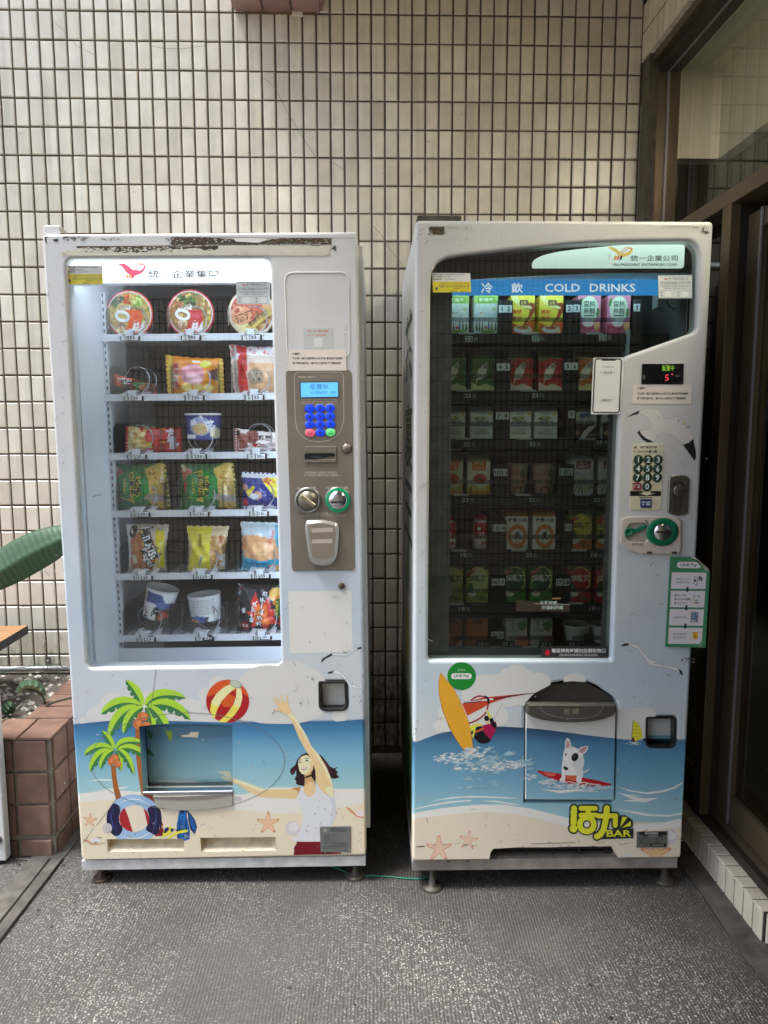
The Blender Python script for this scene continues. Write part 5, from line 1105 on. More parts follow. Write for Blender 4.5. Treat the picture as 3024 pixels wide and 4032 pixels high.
x, z = F1.px(*kk(K12, 728, 1007)); mm = MB(); mm.lathe([(.037, -.002), (.036, -.005), (.0345, -.0055)], (x, 0, z), STL, 'y', 32, False); mm.lathe([(.0345, -.0035), (.033, -.006), (.026, -.006)], (x, 0, z), mat('green_ring', rgb(20, 120, 84), .25, emit=rgb(10, 150, 90), estr=.12), 'y', 32, False); mm.lathe([(.026, -.005), (.024, -.010), (.012, -.013), (.0, -.0135)], (x, 0, z), CHR, 'y', 28, False); mm.box(x - .019, x + .019, -.0155, -.009, z - .007, z - .002, DRK); mm.build('coin_slot', m1)
o_ = round_poly(loc1(K12, [(340, 1260), (530, 1246), (735, 1290), (748, 1400), (715, 1720), (640, 1810), (550, 1818), (430, 1800), (375, 1730), (325, 1380), (325, 1310)]), .012)
mm = MB(); mm.prism(o_, -.016, -.002, mat('satin_silver', rgb(190, 186, 182), .3, .75), .007); mm.prism(round_poly(loc1(K12, [(390, 1310), (530, 1298), (685, 1320), (690, 1420), (665, 1722), (415, 1722), (385, 1400)], -.016), .008), -.0166, -.0155, mat('reader_face', rgb(150, 138, 126), .4, .3)); cr2 = mm.build('contactless_reader', m1)
D = Deco(on_frame(F1, -.0166), .00008); D.k = K12; D.poly([(395, 1360), (665, 1350), (668, 1405), (402, 1412)], ink(176, 166, 156)); D.poly([(400, 1500), (660, 1492), (655, 1545), (405, 1548)], ink(176, 166, 156)); D.build('tape_residue', cr2)
# ---- stickers
def sticker(name, F, y, k, pts, m_, parent, label=None, th=.0006):
    q = [F.px(*p, y) for p in kp(k, pts)]; mm = MB(); mm.prism(q, y - th, y, m_); o = mm.build(name, parent)
    if label: o['label'] = label
    D = Deco(on_frame(F, y - th), .00008); D.k = k; return o, D
PAP = ink(216, 216, 212); YST = ink(238, 208, 60)
def permit(F, y, parent, k, x0, y0, s, serial):
    """white and yellow tax permit label; x0, y0 in crop k, s = scale"""
    T = lambda x, yy: (x0 + x * s, y0 + yy * s)
    o, D = sticker('permit_sticker', F, y, k, [T(0, 0), T(280, 2), T(286, 142), T(6, 144)], PAP, parent, 'white and yellow tax permit label')
    D.poly([T(3, 66), T(283, 64), T(285.5, 141), T(6, 143)], YST); D.ell(*T(32, 112), 13 * s, 14 * s, ink(222, 206, 140)); D.poly([T(24, 124), T(28, 104), T(36, 104), T(41, 124)], INKK)
    for i, t_ in enumerate(('營業人名稱', '統一編號', '設備編號')): D.text(t_ + '：', *T(42 + (0 if i else 2), 13 + 17 * i), 70 * s, 12 * s, INKK)
    D.text('統一速邁自販股份有限公司(新竹營業所)', *T(160, 13), 160 * s, 9 * s, INKB); D.text('16911987', *T(108, 31), 50 * s, 8 * s, INKB); D.text('2406-0950-01', *T(132, 48), 72 * s, 9 * s, ink(90, 94, 110))
    D.text('依財政部108年10月22日台財稅字第10804645740號令', *T(168, 76), 214 * s, 10 * s, ink(60, 52, 30)); D.text('本設備於116年12月31日前得免逐筆開立統一發票', *T(163, 98), 224 * s, 20 * s, ink(52, 58, 110)); D.text('檢舉專線 03-3396678', *T(214, 117), 116 * s, 10 * s, INKK); D.text('稅籍編號：' + serial, *T(200, 134), 142 * s, 11 * s, INKK)
    D.build('label_print', o)
def contact(F, y, parent, k, x0, y0, w_, h_):
    o, D = sticker('contact_sticker', F, y, k, [(x0, y0), (x0 + w_, y0 - .01 * w_), (x0 + w_, y0 + h_), (x0 + .02 * w_, y0 + h_)], ink(204, 212, 210), parent, 'pale service contact label with a phone number')
    T = lambda a, b_: (x0 + a * w_, y0 + b_ * h_)
    for yy in (.04, .255, .41, .66, .96): D.line([T(.05, yy), T(.95, yy)], .006 * w_, ink(120, 124, 120))
    D.line([T(.60, .26), T(.60, .41)], .006 * w_, ink(120, 124, 120)); D.poly([T(.17, .09), T(.24, .15), T(.30, .10), T(.26, .19), T(.20, .18)], ink(214, 70, 84)); D.text('統一速邁自販(股)公司', *T(.60, .145), .58 * w_, .13 * h_, ink(60, 60, 64)); D.text('新竹營業所客服專線', *T(.32, .33), .50 * w_, .09 * h_, ink(60, 60, 64)); D.text('(03)656-3258', *T(.78, .33), .34 * w_, .10 * h_, ink(60, 60, 64))
    D.text('地址:新竹縣竹北市嘉祥二路自強 262 號', *T(.50, .47), .80 * w_, .07 * h_, ink(80, 80, 84)); D.text('全省連鎖統一速邁自販(股)公司敬上', *T(.50, .57), .66 * w_, .07 * h_, ink(80, 80, 84))
    for a, t_ in ((.10, '官'), (.60, '客')): D.text(t_, *T(a, .74), .07 * w_, .08 * h_, ink(60, 60, 64))
    for a, t_ in ((.10, '網'), (.60, '服')): D.text(t_, *T(a, .88), .07 * w_, .08 * h_, ink(60, 60, 64))
    for a in (.30, .80): D.rect(*T(a - .09, .70), *T(a + .09, .93), ink(222, 226, 222))
    D.build('label_print', o)
def notice(F, y, parent, k, pts, lines):
    o, D = sticker('paper_notice', F, y, k, pts, ink(216, 206, 196), parent, 'taped paper notice about lost coins')
    for t_, cx, cy, wd, ht in lines: D.text(t_, cx, cy, wd, ht, INKK, bold=.02)
    D.build('notice_print', o)
permit(F1, .0178, m1, K13, 15, 88, 1.0, 'HY0009213'); contact(F1, .0178, m1, K13, 1312, 210, 256, 172)
notice(F1, -.0022, m1, K11, [(123, 1115), (888, 1108), (900, 1392), (133, 1395)], [('吃錢時：', 230, 1168, 108, 32), ('可以到一區宿舍服務中心找 齊伯 拿回被吃的錢喔', 516, 1228, 680, 33), ('若發現機器故障，請打右上角故障連絡電話謝謝', 502, 1293, 646, 32)])
o, D = sticker('promo_sticker', F1, 0, K11, [(320, 828), (715, 820), (722, 1105), (330, 1112)], ink(184, 186, 184), m1, 'grey sticker with orange lettering'); OR2 = ink(206, 106, 66); D.text('蝦米！統一速邁有團購', 515, 863, 278, 32, OR2); D.text('揪一下！好康就開始', 502, 919, 252, 30, OR2); D.rect(464, 955, 578, 1073, ink(206, 208, 206)); D.build('label_print', o)
mm = MB(); NP = mat('nameplate_alu', rgb(140, 142, 142), .4, .5); mm.prism(round_poly(loc1(K2, [(992, 1808), (1330, 1802), (1330, 2085), (1003, 2082)]), .002), -.0022, -.001, NP)
for q in ((1015, 1825), (1312, 1820), (1018, 2066), (1314, 2062)): x, z = px1(K2, *q); mm.lathe([(.0022, -.0022), (.002, -.0035), (0, -.004)], (x, 0, z), STL, 'y', 10, False)
npl = mm.build('nameplate', m1); D = Deco(on_frame(F1, -.0022), .00008); D.k = K2
D.text('ALONA', 1150, 1836, 92, 20, INKK, bold=.03); D.text('自動販賣機', 1246, 1836, 90, 16, INKK); D.text('榮獲台灣精品獎', 1196, 1859, 172, 17, INKK); D.ell(1052, 1848, 26, 26, ink(112, 116, 116)); D.ell(1052, 1848, 20, 20, ink(150, 152, 150))
for i, t_ in enumerate(('型    號：SV621', '額定電壓：AC110V/60Hz', '額定消耗電力：50W', '運轉電流值：36mA', '重  量：250kg±15%', '製造號碼：')): D.text(t_, 1105 - (0, -4, 0, 4, 6, 32)[i], 1896 + 19.5 * i, (126, 148, 116, 120, 140, 55)[i], 13, INKK)
D.line([(1105, 1988), (1293, 1984), (1293, 2008), (1107, 2012)], 2.5, INKK, 0, True); D.text('SV62101600368', 1200, 1999, 130, 14, INKK); D.text('金雨企業股份有限公司製造', 1156, 2027, 268, 17, INKK); D.text('http://www.alona.com.tw', 1112, 2047, 180, 12, INKK); D.text('MADE IN TAIWAN', 1250, 2063, 90, 10, INKK); D.build('plate_print', npl)
# ================================================================== DRINKS MACHINE (right)
F2 = Frame(.1274, -.91, -.0071, .0009)
W2 = .7743; ZB2, ZT2 = .0981, 1.8623
m2 = empty('drinks_machine', mw=F2.mat()); tag(m2, 'white cold drinks vending machine with tinted window and a surfing dog printed on its flap', 'vending machine')
def px2(k, x, y, dy=0.0): return F2.px(*kk(k, x, y), dy)
def loc2(k, pts, dy=0.0): return [F2.px(*p, dy) for p in kp(k, pts)]
WH2 = (.68, .675, .66)
z_h, z_s, z_t = F2.px(1624, 2923)[1], F2.px(1624, 3203)[1], F2.px(1624, 3223)[1]
DP2 = ramp_mat('door_print_two', [(0.0, rgb(222, 210, 190, 1.2)), (z_t, rgb(222, 210, 190, 1.2)), (z_t + .001, rgb(224, 222, 216, 1.2)), (z_s, rgb(224, 222, 216, 1.2)), (z_s + .001, rgb(154, 196, 206, 1.15)), ((z_s + z_h) / 2, rgb(116, 168, 194, 1.15)), (z_h - .04, rgb(78, 132, 166, 1.15)), (z_h, rgb(58, 98, 132, 1.1)), (z_h + .001, rgb(204, 210, 213, 1.2)), (.62, rgb(190, 204, 214, 1.2)), (.85, rgb(196, 206, 212, 1.2)), (1.15, WH2), (1.9, WH2)], 2, .36, .09, .10)
win2s = [(1695, 1150), (1699, 1074), (1718, 1039), (1754, 1015), (1824, 1004), (2020, 983), (2279, 957), (2490, 949), (2725, 948), (2753, 985), (2747, 1290), (2733, 1309), (2463, 1404), (2447, 1436), (2428, 1900), (2407, 2599), (1685, 2600)]
win2 = round_poly([F2.px(*p) for p in win2s], [.0, .01, .01, .01, .01, .05, .05, .05, .018, .018, .012, .012, .012, .010, .0, .006, .010], 4)
flap_s = kp(K5, [(132, 1132), (138, 700), (150, 262), (170, 222), (225, 178), (300, 133), (400, 88), (480, 74), (560, 71), (640, 75), (705, 82), (780, 115), (850, 165), (905, 202), (948, 240), (960, 285), (948, 700), (935, 1105), (915, 1135)])
flap = [F2.px(*p) for p in flap_s]
coin2_s = round_poly(kp(K5, [(1198, 380), (1466, 380), (1462, 655), (1194, 652)]), [14, 14, 28, 28]); coin2 = [F2.px(*p) for p in coin2_s]
notch = loc2(K6, [(475, 345), (477, 300), (490, 280), (520, 272), (630, 276), (820, 278), (1000, 268), (1160, 268), (1180, 285), (1190, 315), (1205, 340)])
zb_ = ZB2
outer = [(.0, zb_), (notch[0][0], zb_)] + [(x, max(z, zb_ + .002)) for x, z in notch] + [(notch[-1][0] + .003, zb_), (W2, zb_), (W2, ZT2), (0, ZT2)]
outer = round_poly(outer, [.012, 0] + [0] * len(notch) + [0, .012, .014, .014], 4)
vs, fs = plate(outer, [win2, flap, coin2], 0, .06, .009)
door2 = link('door', mesh('door', vs, fs, DP2), m2)
CW2 = mat('cabinet_white_two', (.62, .62, .61), .42, bump=.1, bscale=300, var=.12, vscale=4)
mm = MB(); mm.box(.004, .03, .066, .88, .10, ZT2 - .006, CW2); mm.box(W2 - .03, W2 - .004, .066, .88, .10, ZT2 - .006, CW2); mm.box(.03, W2 - .03, .066, .88, ZT2 - .03, ZT2 - .006, CW2); mm.box(.03, W2 - .03, .86, .88, .10, ZT2 - .03, CW2); mm.box(.03, W2 - .03, .066, .86, .10, .14, DRK)
mm.box(.008, .03, .0605, .066, .10, ZT2 - .006, RUB); mm.box(W2 - .03, W2 - .008, .0605, .066, .10, ZT2 - .006, RUB); mm.build('cabinet', m2)
mm = MB(); mm.box(.0, W2 - .006, .010, .86, .0629, .0955, mat('plinth_grey', rgb(166, 158, 150), .5, var=.25, vscale=25, bump=.2), .0015); mm.build('plinth', m2)
mm = MB(); mm.prism(rrect(F2.px(1637, 850)[0] + .004, ZT2 + .001, F2.px(1818, 850)[0], ZT2 + .012, .003), .004, .06, mat('hinge_grey', rgb(92, 86, 78), .7, .2, bump=.6, bscale=90, var=.4, vscale=40)); mm.build('hinge_plate', m2)
for u, v in ((1701, 3488), (2615, 3462)):
    for y in (None, .72):
        p = hit(u, v, 2, .004); q = p - F2.o; x = q.dot(F2.ex); yy = q.dot(F2.ey) if y is None else y
        mm = MB(); mm.lathe([(.030, .0005), (.030, .004), (.024, .009), (.0125, .010), (.0125, .020), (.009, .021), (.009, .066)], (x, yy, 0), LEG2, 'z', 18); mm.build('leg', m2)
mm = MB(); mm.box(.02, W2 - .02, .062, .066, .10, .20, DRK)
gx0, gx1 = notch[0][0] - .01, notch[-1][0] + .01; GRL = mat('grille_black', (.035, .033, .03), .5)
for i in range(5): mm.box(gx0, gx1, .03, .038, .103 + .0105 * i, .107 + .0105 * i, GRL)
for i in range(5): mm.box(gx0 + (gx1 - gx0) * (i + .5) / 5, gx0 + (gx1 - gx0) * (i + .5) / 5 + .003, .026, .040, .10, .155, GRL)
mm.build('vent_grille', m2)
# ---- left side print: dark green characters, leaf and tea field
SP = ramp_mat('side_print', [(0.0, rgb(26, 48, 30)), (.25, rgb(52, 84, 44)), (.44, rgb(94, 120, 70)), (.52, rgb(196, 200, 186, 1.1)), (.8, rgb(205, 206, 200, 1.1)), (1.9, rgb(214, 216, 214, 1.1))], 2, .45, .1)
mm = MB(); mm.box(.002, .004, .07, .87, .105, ZT2 - .01, SP); sd = mm.build('side_panel', m2)
D = Deco(lambda u, v, h: (.002 - h, u, v), .0002); DG_ = ink(36, 62, 48)
def side_char(t_, zc, hh):
    vs_, fs_, a_ = text_mesh(t_, .02); D.raw([(.36 - x * .46, zc + y * hh) for x, y in vs_], fs_, DG_)
side_char('茶', 1.57, .22); side_char('裏', 1.30, .21); side_char('王', 1.07, .18)
D.poly(smooth_pts([(.30, .98), (.42, .92), (.46, .84), (.36, .80), (.26, .86)], True, 4), ink(122, 158, 92)); D.poly(smooth_pts([(.34, .76), (.44, .70), (.40, .58), (.30, .56), (.26, .66)], True, 4), ink(206, 176, 110)); D.build('side_lettering', sd)
# ---- interior
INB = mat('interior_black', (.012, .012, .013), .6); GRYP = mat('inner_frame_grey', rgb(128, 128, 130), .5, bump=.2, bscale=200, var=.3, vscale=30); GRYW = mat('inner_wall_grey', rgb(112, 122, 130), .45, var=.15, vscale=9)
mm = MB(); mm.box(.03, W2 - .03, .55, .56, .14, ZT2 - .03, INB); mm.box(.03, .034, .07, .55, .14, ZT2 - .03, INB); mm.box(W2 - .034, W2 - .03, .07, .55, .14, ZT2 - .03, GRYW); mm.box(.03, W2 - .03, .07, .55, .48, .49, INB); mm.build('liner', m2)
GY = .05
a0 = F2.px(1690, 1100, GY)[0] - .03; zlo = F2.px(1700, 2602, GY)[1] - .02
mm = MB()
mm.add([(a0, GY, zlo), (F2.px(1767, 2600, GY)[0], GY, zlo), (F2.px(1780, 1150, GY)[0], GY, F2.px(1780, 1110, GY)[1]), (a0, GY, F2.px(1690, 1110, GY)[1])], [(0, 1, 2, 3)], GRYP)
mm.add([(F2.px(2362, 2600, GY)[0], GY, zlo), (F2.px(2430, 2600, GY)[0], GY, zlo), (F2.px(2465, 1400, GY)[0], GY, F2.px(2465, 1400, GY)[1]), (F2.px(2398, 1620, GY)[0], GY, F2.px(2398, 1620, GY)[1])], [(0, 1, 2, 3)], GRYP)
mm.build('inner_frame', m2)
mm = MB(); mm.add([(a0, .055, F2.px(1690, 2548, .055)[1]), (F2.px(2440, 2548, .055)[0], .055, F2.px(2440, 2548, .055)[1]), (F2.px(2440, 2610, .03)[0], .03, zlo), (a0, .03, zlo)], [(0, 1, 2, 3)], mat('sill_teal_grey', rgb(74, 86, 88), .4)); mm.build('inner_sill', m2)
mm = MB(); hd = [F2.px(*p, .045) for p in [(1680, 1108), (1690, 1000), (1760, 985), (2020, 955), (2400, 930), (2770, 930), (2770, 1076), (2400, 1074)]]; mm.prism(hd, .045, .05, mat('header_dark', rgb(88, 82, 74), .4, var=.15, vscale=6)); mm.build('header_panel', m2)
# lit sign
S2 = ramp_mat('sign_green_white', [(0, (0, 0, 0)), (1, (1, 1, 1))], 2)
n = S2.node_tree.nodes; l = S2.node_tree.links; b = n['Principled BSDF']; tc = n.new('ShaderNodeTexCoord'); sp = n.new('ShaderNodeSeparateXYZ'); l.new(tc.outputs['Object'], sp.inputs[0])
cr = [x for x in n if x.type == 'VALTORGB'][0]; mr = [x for x in n if x.type == 'MAP_RANGE'][0]
zs_lo, zs_hi = F2.px(2400, 1057, .042)[1], F2.px(2400, 960, .042)[1]; mr.inputs[1].default_value = zs_lo; mr.inputs[2].default_value = zs_hi
cr.color_ramp.elements[0].color = (.42, .56, .52, 1); cr.color_ramp.elements[1].color = (.72, .93, .90, 1); l.new(cr.outputs[0], b.inputs['Emission Color']); b.inputs['Emission Strength'].default_value = .62
b.inputs['Base Color'].default_value = (.6, .65, .63, 1)
for lk in list(b.inputs['Base Color'].links): l.remove(lk)
mm = MB(); so_ = [F2.px(*p, .042) for p in kp(K7, round_poly([(650, 152), (652, 112), (700, 82), (790, 60), (900, 45), (1100, 26), (1300, 15), (1512, 14), (1506, 152)], [12, 20, 30, 20, 20, 20, 20, 20, 18], 3))]; mm.prism(so_, .042, .0448, S2, .0005); sg2 = mm.build('lit_sign', m2)
D = Deco(on_frame(F2, .042)); D.k = K7; LO, LY, LR = [mat('sign_logo_%d' % i, rgb(*c), .4, emit=rgb(*c), estr=.42) for i, c in enumerate(((226, 150, 50), (246, 206, 110), (226, 110, 60)))]
D.poly([(1078, 36), (1100, 33), (1125, 42), (1150, 62), (1170, 68), (1195, 58), (1210, 40), (1217, 48), (1210, 65), (1190, 82), (1160, 88), (1135, 78), (1115, 58)], LY, 3); D.line([(1150, 62), (1172, 40), (1195, 32), (1217, 42)], 4, LO, 3); D.line([(1160, 66), (1182, 46), (1200, 40), (1212, 44)], 4, LR, 3)
for x_, m_ in ((1118, LO), (1133, LR), (1150, ink(214, 90, 60))): D.poly([(x_, 80), (x_ + 12, 84), (x_ + 2, 106), (x_ - 9, 106)], m_)
SGI = ink(44, 58, 62); D.text('統一企業公司', 1338, 95, 266, 33, SGI, bold=.012); D.text('UNI-PRESIDENT ENTERPRISES CORP.', 1286, 132, 370, 15, SGI, bold=.02); D.build('sign_print', sg2)
BLU = mat('strip_blue', rgb(70, 158, 232), .3, emit=rgb(60, 156, 240), estr=.30); SFY = .06
mm = MB(); mm.prism([F2.px(*p, SFY) for p in kp(K7, [(190, 221), (1420, 219), (1420, 304), (190, 305)])], SFY, SFY + .003, BLU); bs_ = mm.build('cold_drinks_strip', m2)
D = Deco(on_frame(F2, SFY)); D.k = K7; WT = mat('strip_white', (.85, .87, .9), .4, emit=(.9, .95, 1), estr=.38)
D.text('冷', 397, 263, 64, 60, WT, bold=.012); D.text('飲', 566, 263, 66, 58, WT, bold=.012); D.text('COLD', 822, 262, 196, 46, WT, bold=.01); D.text('DRINKS', 1104, 262, 256, 46, WT, bold=.01); D.build('strip_print', bs_)
mm = MB(); mm.prism([F2.px(*p, .07) for p in kp(K7, [(290, 176), (1580, 178), (1580, 222), (290, 222)])], .07, .073, mat('diffuser_bar', rgb(150, 176, 190), .3, emit=rgb(150, 190, 205), estr=.08)); mm.build('diffuser_bar', m2)
TUBE2 = mat('cold_tube', (.9, 1, .97), .4, emit=(.80, 1.0, .93), estr=4.5)
zt_ = F2.px(2100, 1150, .09)[1]; mm = MB(); mm.tube([(.09, .088, zt_ + .022), (.66, .088, zt_ + .022)], .008, TUBE2, 10); mm.build('lamp_tube', m2)
mm = MB(); mm.box(.60, .603, .10, .40, 1.20, 1.60, mat('pale_side_label', rgb(150, 166, 170), .4)); mm.box(.66, .69, .06, .10, F2.px(2700, 1210, .06)[1], F2.px(2700, 1110, .06)[1], mat('grey_box', rgb(120, 132, 136), .4)); mm.build('inner_fitting', m2)
mm = MB(); mm.tube([(F2.px(*kk(K7, *p), .058)[0], .058, F2.px(*kk(K7, *p), .058)[1]) for p in smooth_pts([(1480, 185), (1500, 240), (1500, 340), (1480, 370), (1450, 378), (1420, 360), (1410, 330)], False, 4)], .0016, RUB, 6); mm.build('inner_cable', m2)
# ---- shelves of the drinks machine (black racks, labels, stops)
DC = .135
RK = mat('rack_black', (.016, .016, .017), .42); LBLW = ink(206, 212, 206); PRW = ink(176, 190, 186)
R2 = [  # carton base y, [price (x, y, text)], [number (x, y, text)], stop line y
    (1313, [(1853, 1335, '23'), (2115, 1333, '27'), (2380, 1329, '23')], [(1977, 1216, '1'), (2003, 1216, '2'), (2242, 1215, '2'), (2271, 1214, '3'), (2508, 1211, '3')], 1252),
    (1536, [(1848, 1558, '23'), (2113, 1557, '23')], [(1969, 1445, '4'), (1995, 1445, '5'), (2236, 1442, '5'), (2263, 1442, '6')], 1474),
    (1726, [(1844, 1749, '32'), (2102, 1748, '32'), (2365, 1742, '29')], [(1965, 1637, '7'), (1992, 1637, '8'), (2251, 1632, '9')], 1662),
    (1945, [(1838, 1968, '23'), (2100, 1968, '32'), (2355, 1968, '23')], [(1958, 1860, '10'), (1986, 1860, '11'), (2215, 1858, '11'), (2244, 1858, '12')], 1888),
    (2162, [(1831, 2185, '18'), (2088, 2185, '23'), (2345, 2185, '18')], [(1953, 2079, '13'), (1979, 2079, '14'), (2239, 2077, '15')], 2103),
    (2371, [(1824, 2397, '18'), (2338, 2395, '18')], [(1949, 2292, '16'), (1976, 2292, '17'), (2202, 2293, '17'), (2231, 2293, '18')], 2314),
    (2543, [(1898, 2537, '32'), (1995, 2537, '27'), (2148, 2537, '27'), (2258, 2537, '32')], [(1947, 2501, '20'), (1972, 2501, '21')], 2500)]
XR = .72
for by, prs, nms, sy in R2:
    zb0 = F2.px(2100, by, DC)[1]
    mm = MB(); mm.box(.036, XR, DC - .004, .50, zb0 - .006, zb0 - .001, RK); mm.box(.036, XR, DC - .012, DC - .008, zb0 - .028, zb0 - .006, RK); mm.box(.036, XR, DC - .006, DC + .06, zb0 - .046, zb0 - .036, mat('rail_grey', (.05, .052, .055), .35, .5))
    zs0 = F2.px(2100, sy, DC)[1]
    for (u, v, t_) in nms:
        xc, zc = F2.px(u, v, DC); mm.box(xc - .013, xc + .011, DC - .004, DC + .25, zb0, zc + .022, RK)
    sh = mm.build('shelf', m2)
    mm = MB()
    for u, v, t_ in prs: xc, zc = F2.px(u, zb0, DC); mm.box(xc - .022, xc + .02, DC - .016, DC - .006, zb0 - .004, zb0 + .001, mat('stop_clip', rgb(176, 180, 178), .4))
    mm.build('stop_clip', sh)
    for u, v, t_ in prs:
        xc, zc = F2.px(u, v, DC - .014); mm = MB(); mm.box(xc - .018, xc + .024, DC - .0145, DC - .012, zc - .011, zc + .011, RK); pt2 = mm.build('price_tag', sh)
        D = Deco(lambda a, b_, h, xc=xc, zc=zc: (xc + a * .001, DC - .0145 - h, zc - b_ * .001), .0001); lit_ = by < 1600 or t_ == '29'
        if by < 1400: D.rect(-15, -8, 6, 8, PRW)
        D.text(t_, -4, 0, 18, 12, INKK if by < 1400 else PRW, bold=.02); D.text('元', 14, 1, 12, 11, INKK if 0 else PRW); D.build('tag_print', pt2)
    for u, v, t_ in nms:
        xc, zc = F2.px(u, v, DC - .006); D = Deco(lambda a, b_, h, xc=xc, zc=zc: (xc + a * .001, DC - .006 - h, zc - b_ * .001), .0001)
        D.rect(-9, -10, 9, 10, LBLW); D.text(t_, 0, 0, None if len(t_) == 1 else 14, 13, INKK, bold=.03); D.mb.box(xc - .009, xc + .009, DC - .006, DC - .003, zc - .010, zc + .010, LBLW); D.build('number_tag', sh)
    mm = MB()
    for u0, u1 in ((1775, 1955), (2000, 2225), (2250, 2480)):
        x0 = F2.px(u0, sy, DC)[0]; x1 = F2.px(u1, sy, DC)[0]; mm.box(x0, x1, DC - .012, DC - .010, zs0 - .012, zs0, CLR)
    mm.build('product_stop', sh)
vs, fs = plate(win2, [], .020, .024); link('window_pane', mesh('window_pane', vs, fs, glass_mat('tinted_glass', (.70, .73, .70), .04)), m2)
# ---- door printing
HP2 = [flap_s[:3] + flap_s[3:], coin2_s]
hull = kp(K5, [(132, 1132), (150, 262), (225, 178), (400, 88), (560, 71), (705, 82), (850, 165), (948, 240), (960, 285), (935, 1120), (915, 1135)])
HP2 = [hull, coin2_s]
CP2 = [(1642, 880), (2803, 880), (2676, 3372), (1633, 3384)]
A2 = Deco(on_frame(F2, 0.0), .00005, 1, HP2 + [kp(K6, [(470, 350), (477, 300), (495, 276), (640, 268), (1165, 262), (1195, 315), (1215, 350)])], CP2)
SEA2 = ramp_mat('sea_print_two', [(z_s, rgb(154, 196, 206, 1.15)), ((z_s + z_h) / 2 - .01, rgb(116, 168, 194, 1.15)), (z_h - .005, rgb(76, 128, 164, 1.15)), (z_h + .04, rgb(42, 72, 108, 1.1)), (z_h + .075, rgb(32, 52, 84, 1.1))], 2, .36, .05, .08)
CLD = ink(214, 214, 210)
A2.k = K4
for q in ((330, 660, 58, 60), (380, 540, 60, 80), (430, 640, 120, 80), (640, 340, 90, 90), (780, 240, 120, 100), (1000, 130, 60, 50), (1110, 95, 90, 55), (1200, 160, 90, 70), (1330, 220, 120, 100), (1000, 300, 420, 170), (700, 560, 330, 160), (1640, 200, 60, 50)): A2.ell(*q, CLD)
A2.k = K5
for q in ((590, 60, 90, 60), (1000, 370, 80, 50), (1130, 350, 70, 45), (1220, 360, 70, 55), (1100, 470, 190, 110), (900, 420, 120, 130), (850, 500, 350, 90)): A2.ell(*q, CLD)
A2.k = K0
H2 = smooth_pts(kp(K4, [(40, 834), (60, 830), (90, 828), (150, 803), (300, 745), (430, 715), (640, 680), (900, 665), (1170, 677)]) + kp(K5, [(135, 476), (300, 492), (500, 515), (720, 545), (940, 570), (1190, 592), (1400, 594), (1580, 590)]), False, 3)
A2.poly(H2 + kp(K5, [(1580, 1300)]) + [(1620, 3230)], SEA2)
A2.k = K6
A2.poly([(30, 76), (200, 46), (400, 26), (550, 26), (700, 47), (800, 72), (930, 105), (1100, 130), (1300, 141), (1450, 128), (1585, 100), (1585, 175), (1150, 190), (900, 170), (35, 115)], ink(224, 222, 216))
A2.poly([(30, 106), (200, 88), (300, 76), (450, 66), (600, 76), (750, 108), (900, 150), (1000, 172), (1150, 182), (1300, 176), (1580, 152), (1575, 360), (30, 360)], ink(222, 210, 190))
A2.k = K4
for pts in ([(262, 1412), (450, 1375), (650, 1362), (800, 1366), (1000, 1375), (1120, 1388), (1000, 1388), (760, 1378), (560, 1378)], [(55, 1495), (250, 1450), (450, 1415), (640, 1402), (660, 1412), (460, 1430), (250, 1464), (60, 1500)], [(740, 1412), (900, 1410), (1050, 1435), (1170, 1455), (1050, 1450), (900, 1425)]): A2.poly(pts, FOAM)
A2.k = K5
for pts in ([(935, 985), (1050, 1015), (1200, 1040), (1350, 1020), (1440, 995), (1520, 948), (1518, 962), (1450, 1005), (1370, 1035), (1220, 1055), (1060, 1030)], [(990, 1060), (1100, 1080), (1200, 1092), (1318, 1085), (1200, 1125), (1080, 1120), (1000, 1110), (1090, 1100)], [(950, 1040), (1060, 1060), (1180, 1070), (1050, 1075)], [(935, 1185), (1100, 1205), (1250, 1230), (1400, 1235), (1545, 1210), (1545, 1222), (1400, 1252), (1200, 1245)]): A2.poly(pts, FOAM)
rf = random.Random(11)
def splash(D, cx, cy, rx, ry, n_, ms, s0=18):
    for i in range(n_):
        a = rf.uniform(0, 6.283); r = rf.random() ** .6; x, y = cx + math.cos(a) * rx * r, cy + math.sin(a) * ry * r; s_ = s0 * rf.uniform(.5, 1.5) * (1.25 - r * .6); k_ = rf.randint(11, 17); ph = rf.uniform(0, 6); sl_ = rf.uniform(-.45, .25)
        pts = []
        for j in range(k_):
            q = s_ * (rf.uniform(.9, 2.0) if j % 2 else rf.uniform(.3, .8)); dx, dy = math.cos(ph + j * 6.283 / k_) * q * 1.5, math.sin(ph + j * 6.283 / k_) * q * .42; pts.append((x + dx, y + dy + dx * sl_))
        D.mb.add([D.fn(*kk(D.k, *p_), D.step * (12 + i % 5)) for p_ in pts][::-1], [list(range(k_))], ms[i % len(ms)])
W3 = [ink(226, 224, 220), ink(214, 218, 220), ink(196, 210, 216)]; W4 = [ink(150, 186, 200), ink(130, 172, 190), ink(164, 194, 204)]
A2.k = K4
splash(A2, 800, 1000, 420, 150, 40, W4, 34); splash(A2, 620, 1230, 300, 60, 14, W4, 30); splash(A2, 440, 985, 170, 55, 42, W3); splash(A2, 680, 940, 140, 70, 40, W3); splash(A2, 520, 1090, 40, 50, 14, W3, 14); splash(A2, 800, 1080, 230, 45, 40, W3); splash(A2, 1040, 1050, 190, 40, 40, W3)
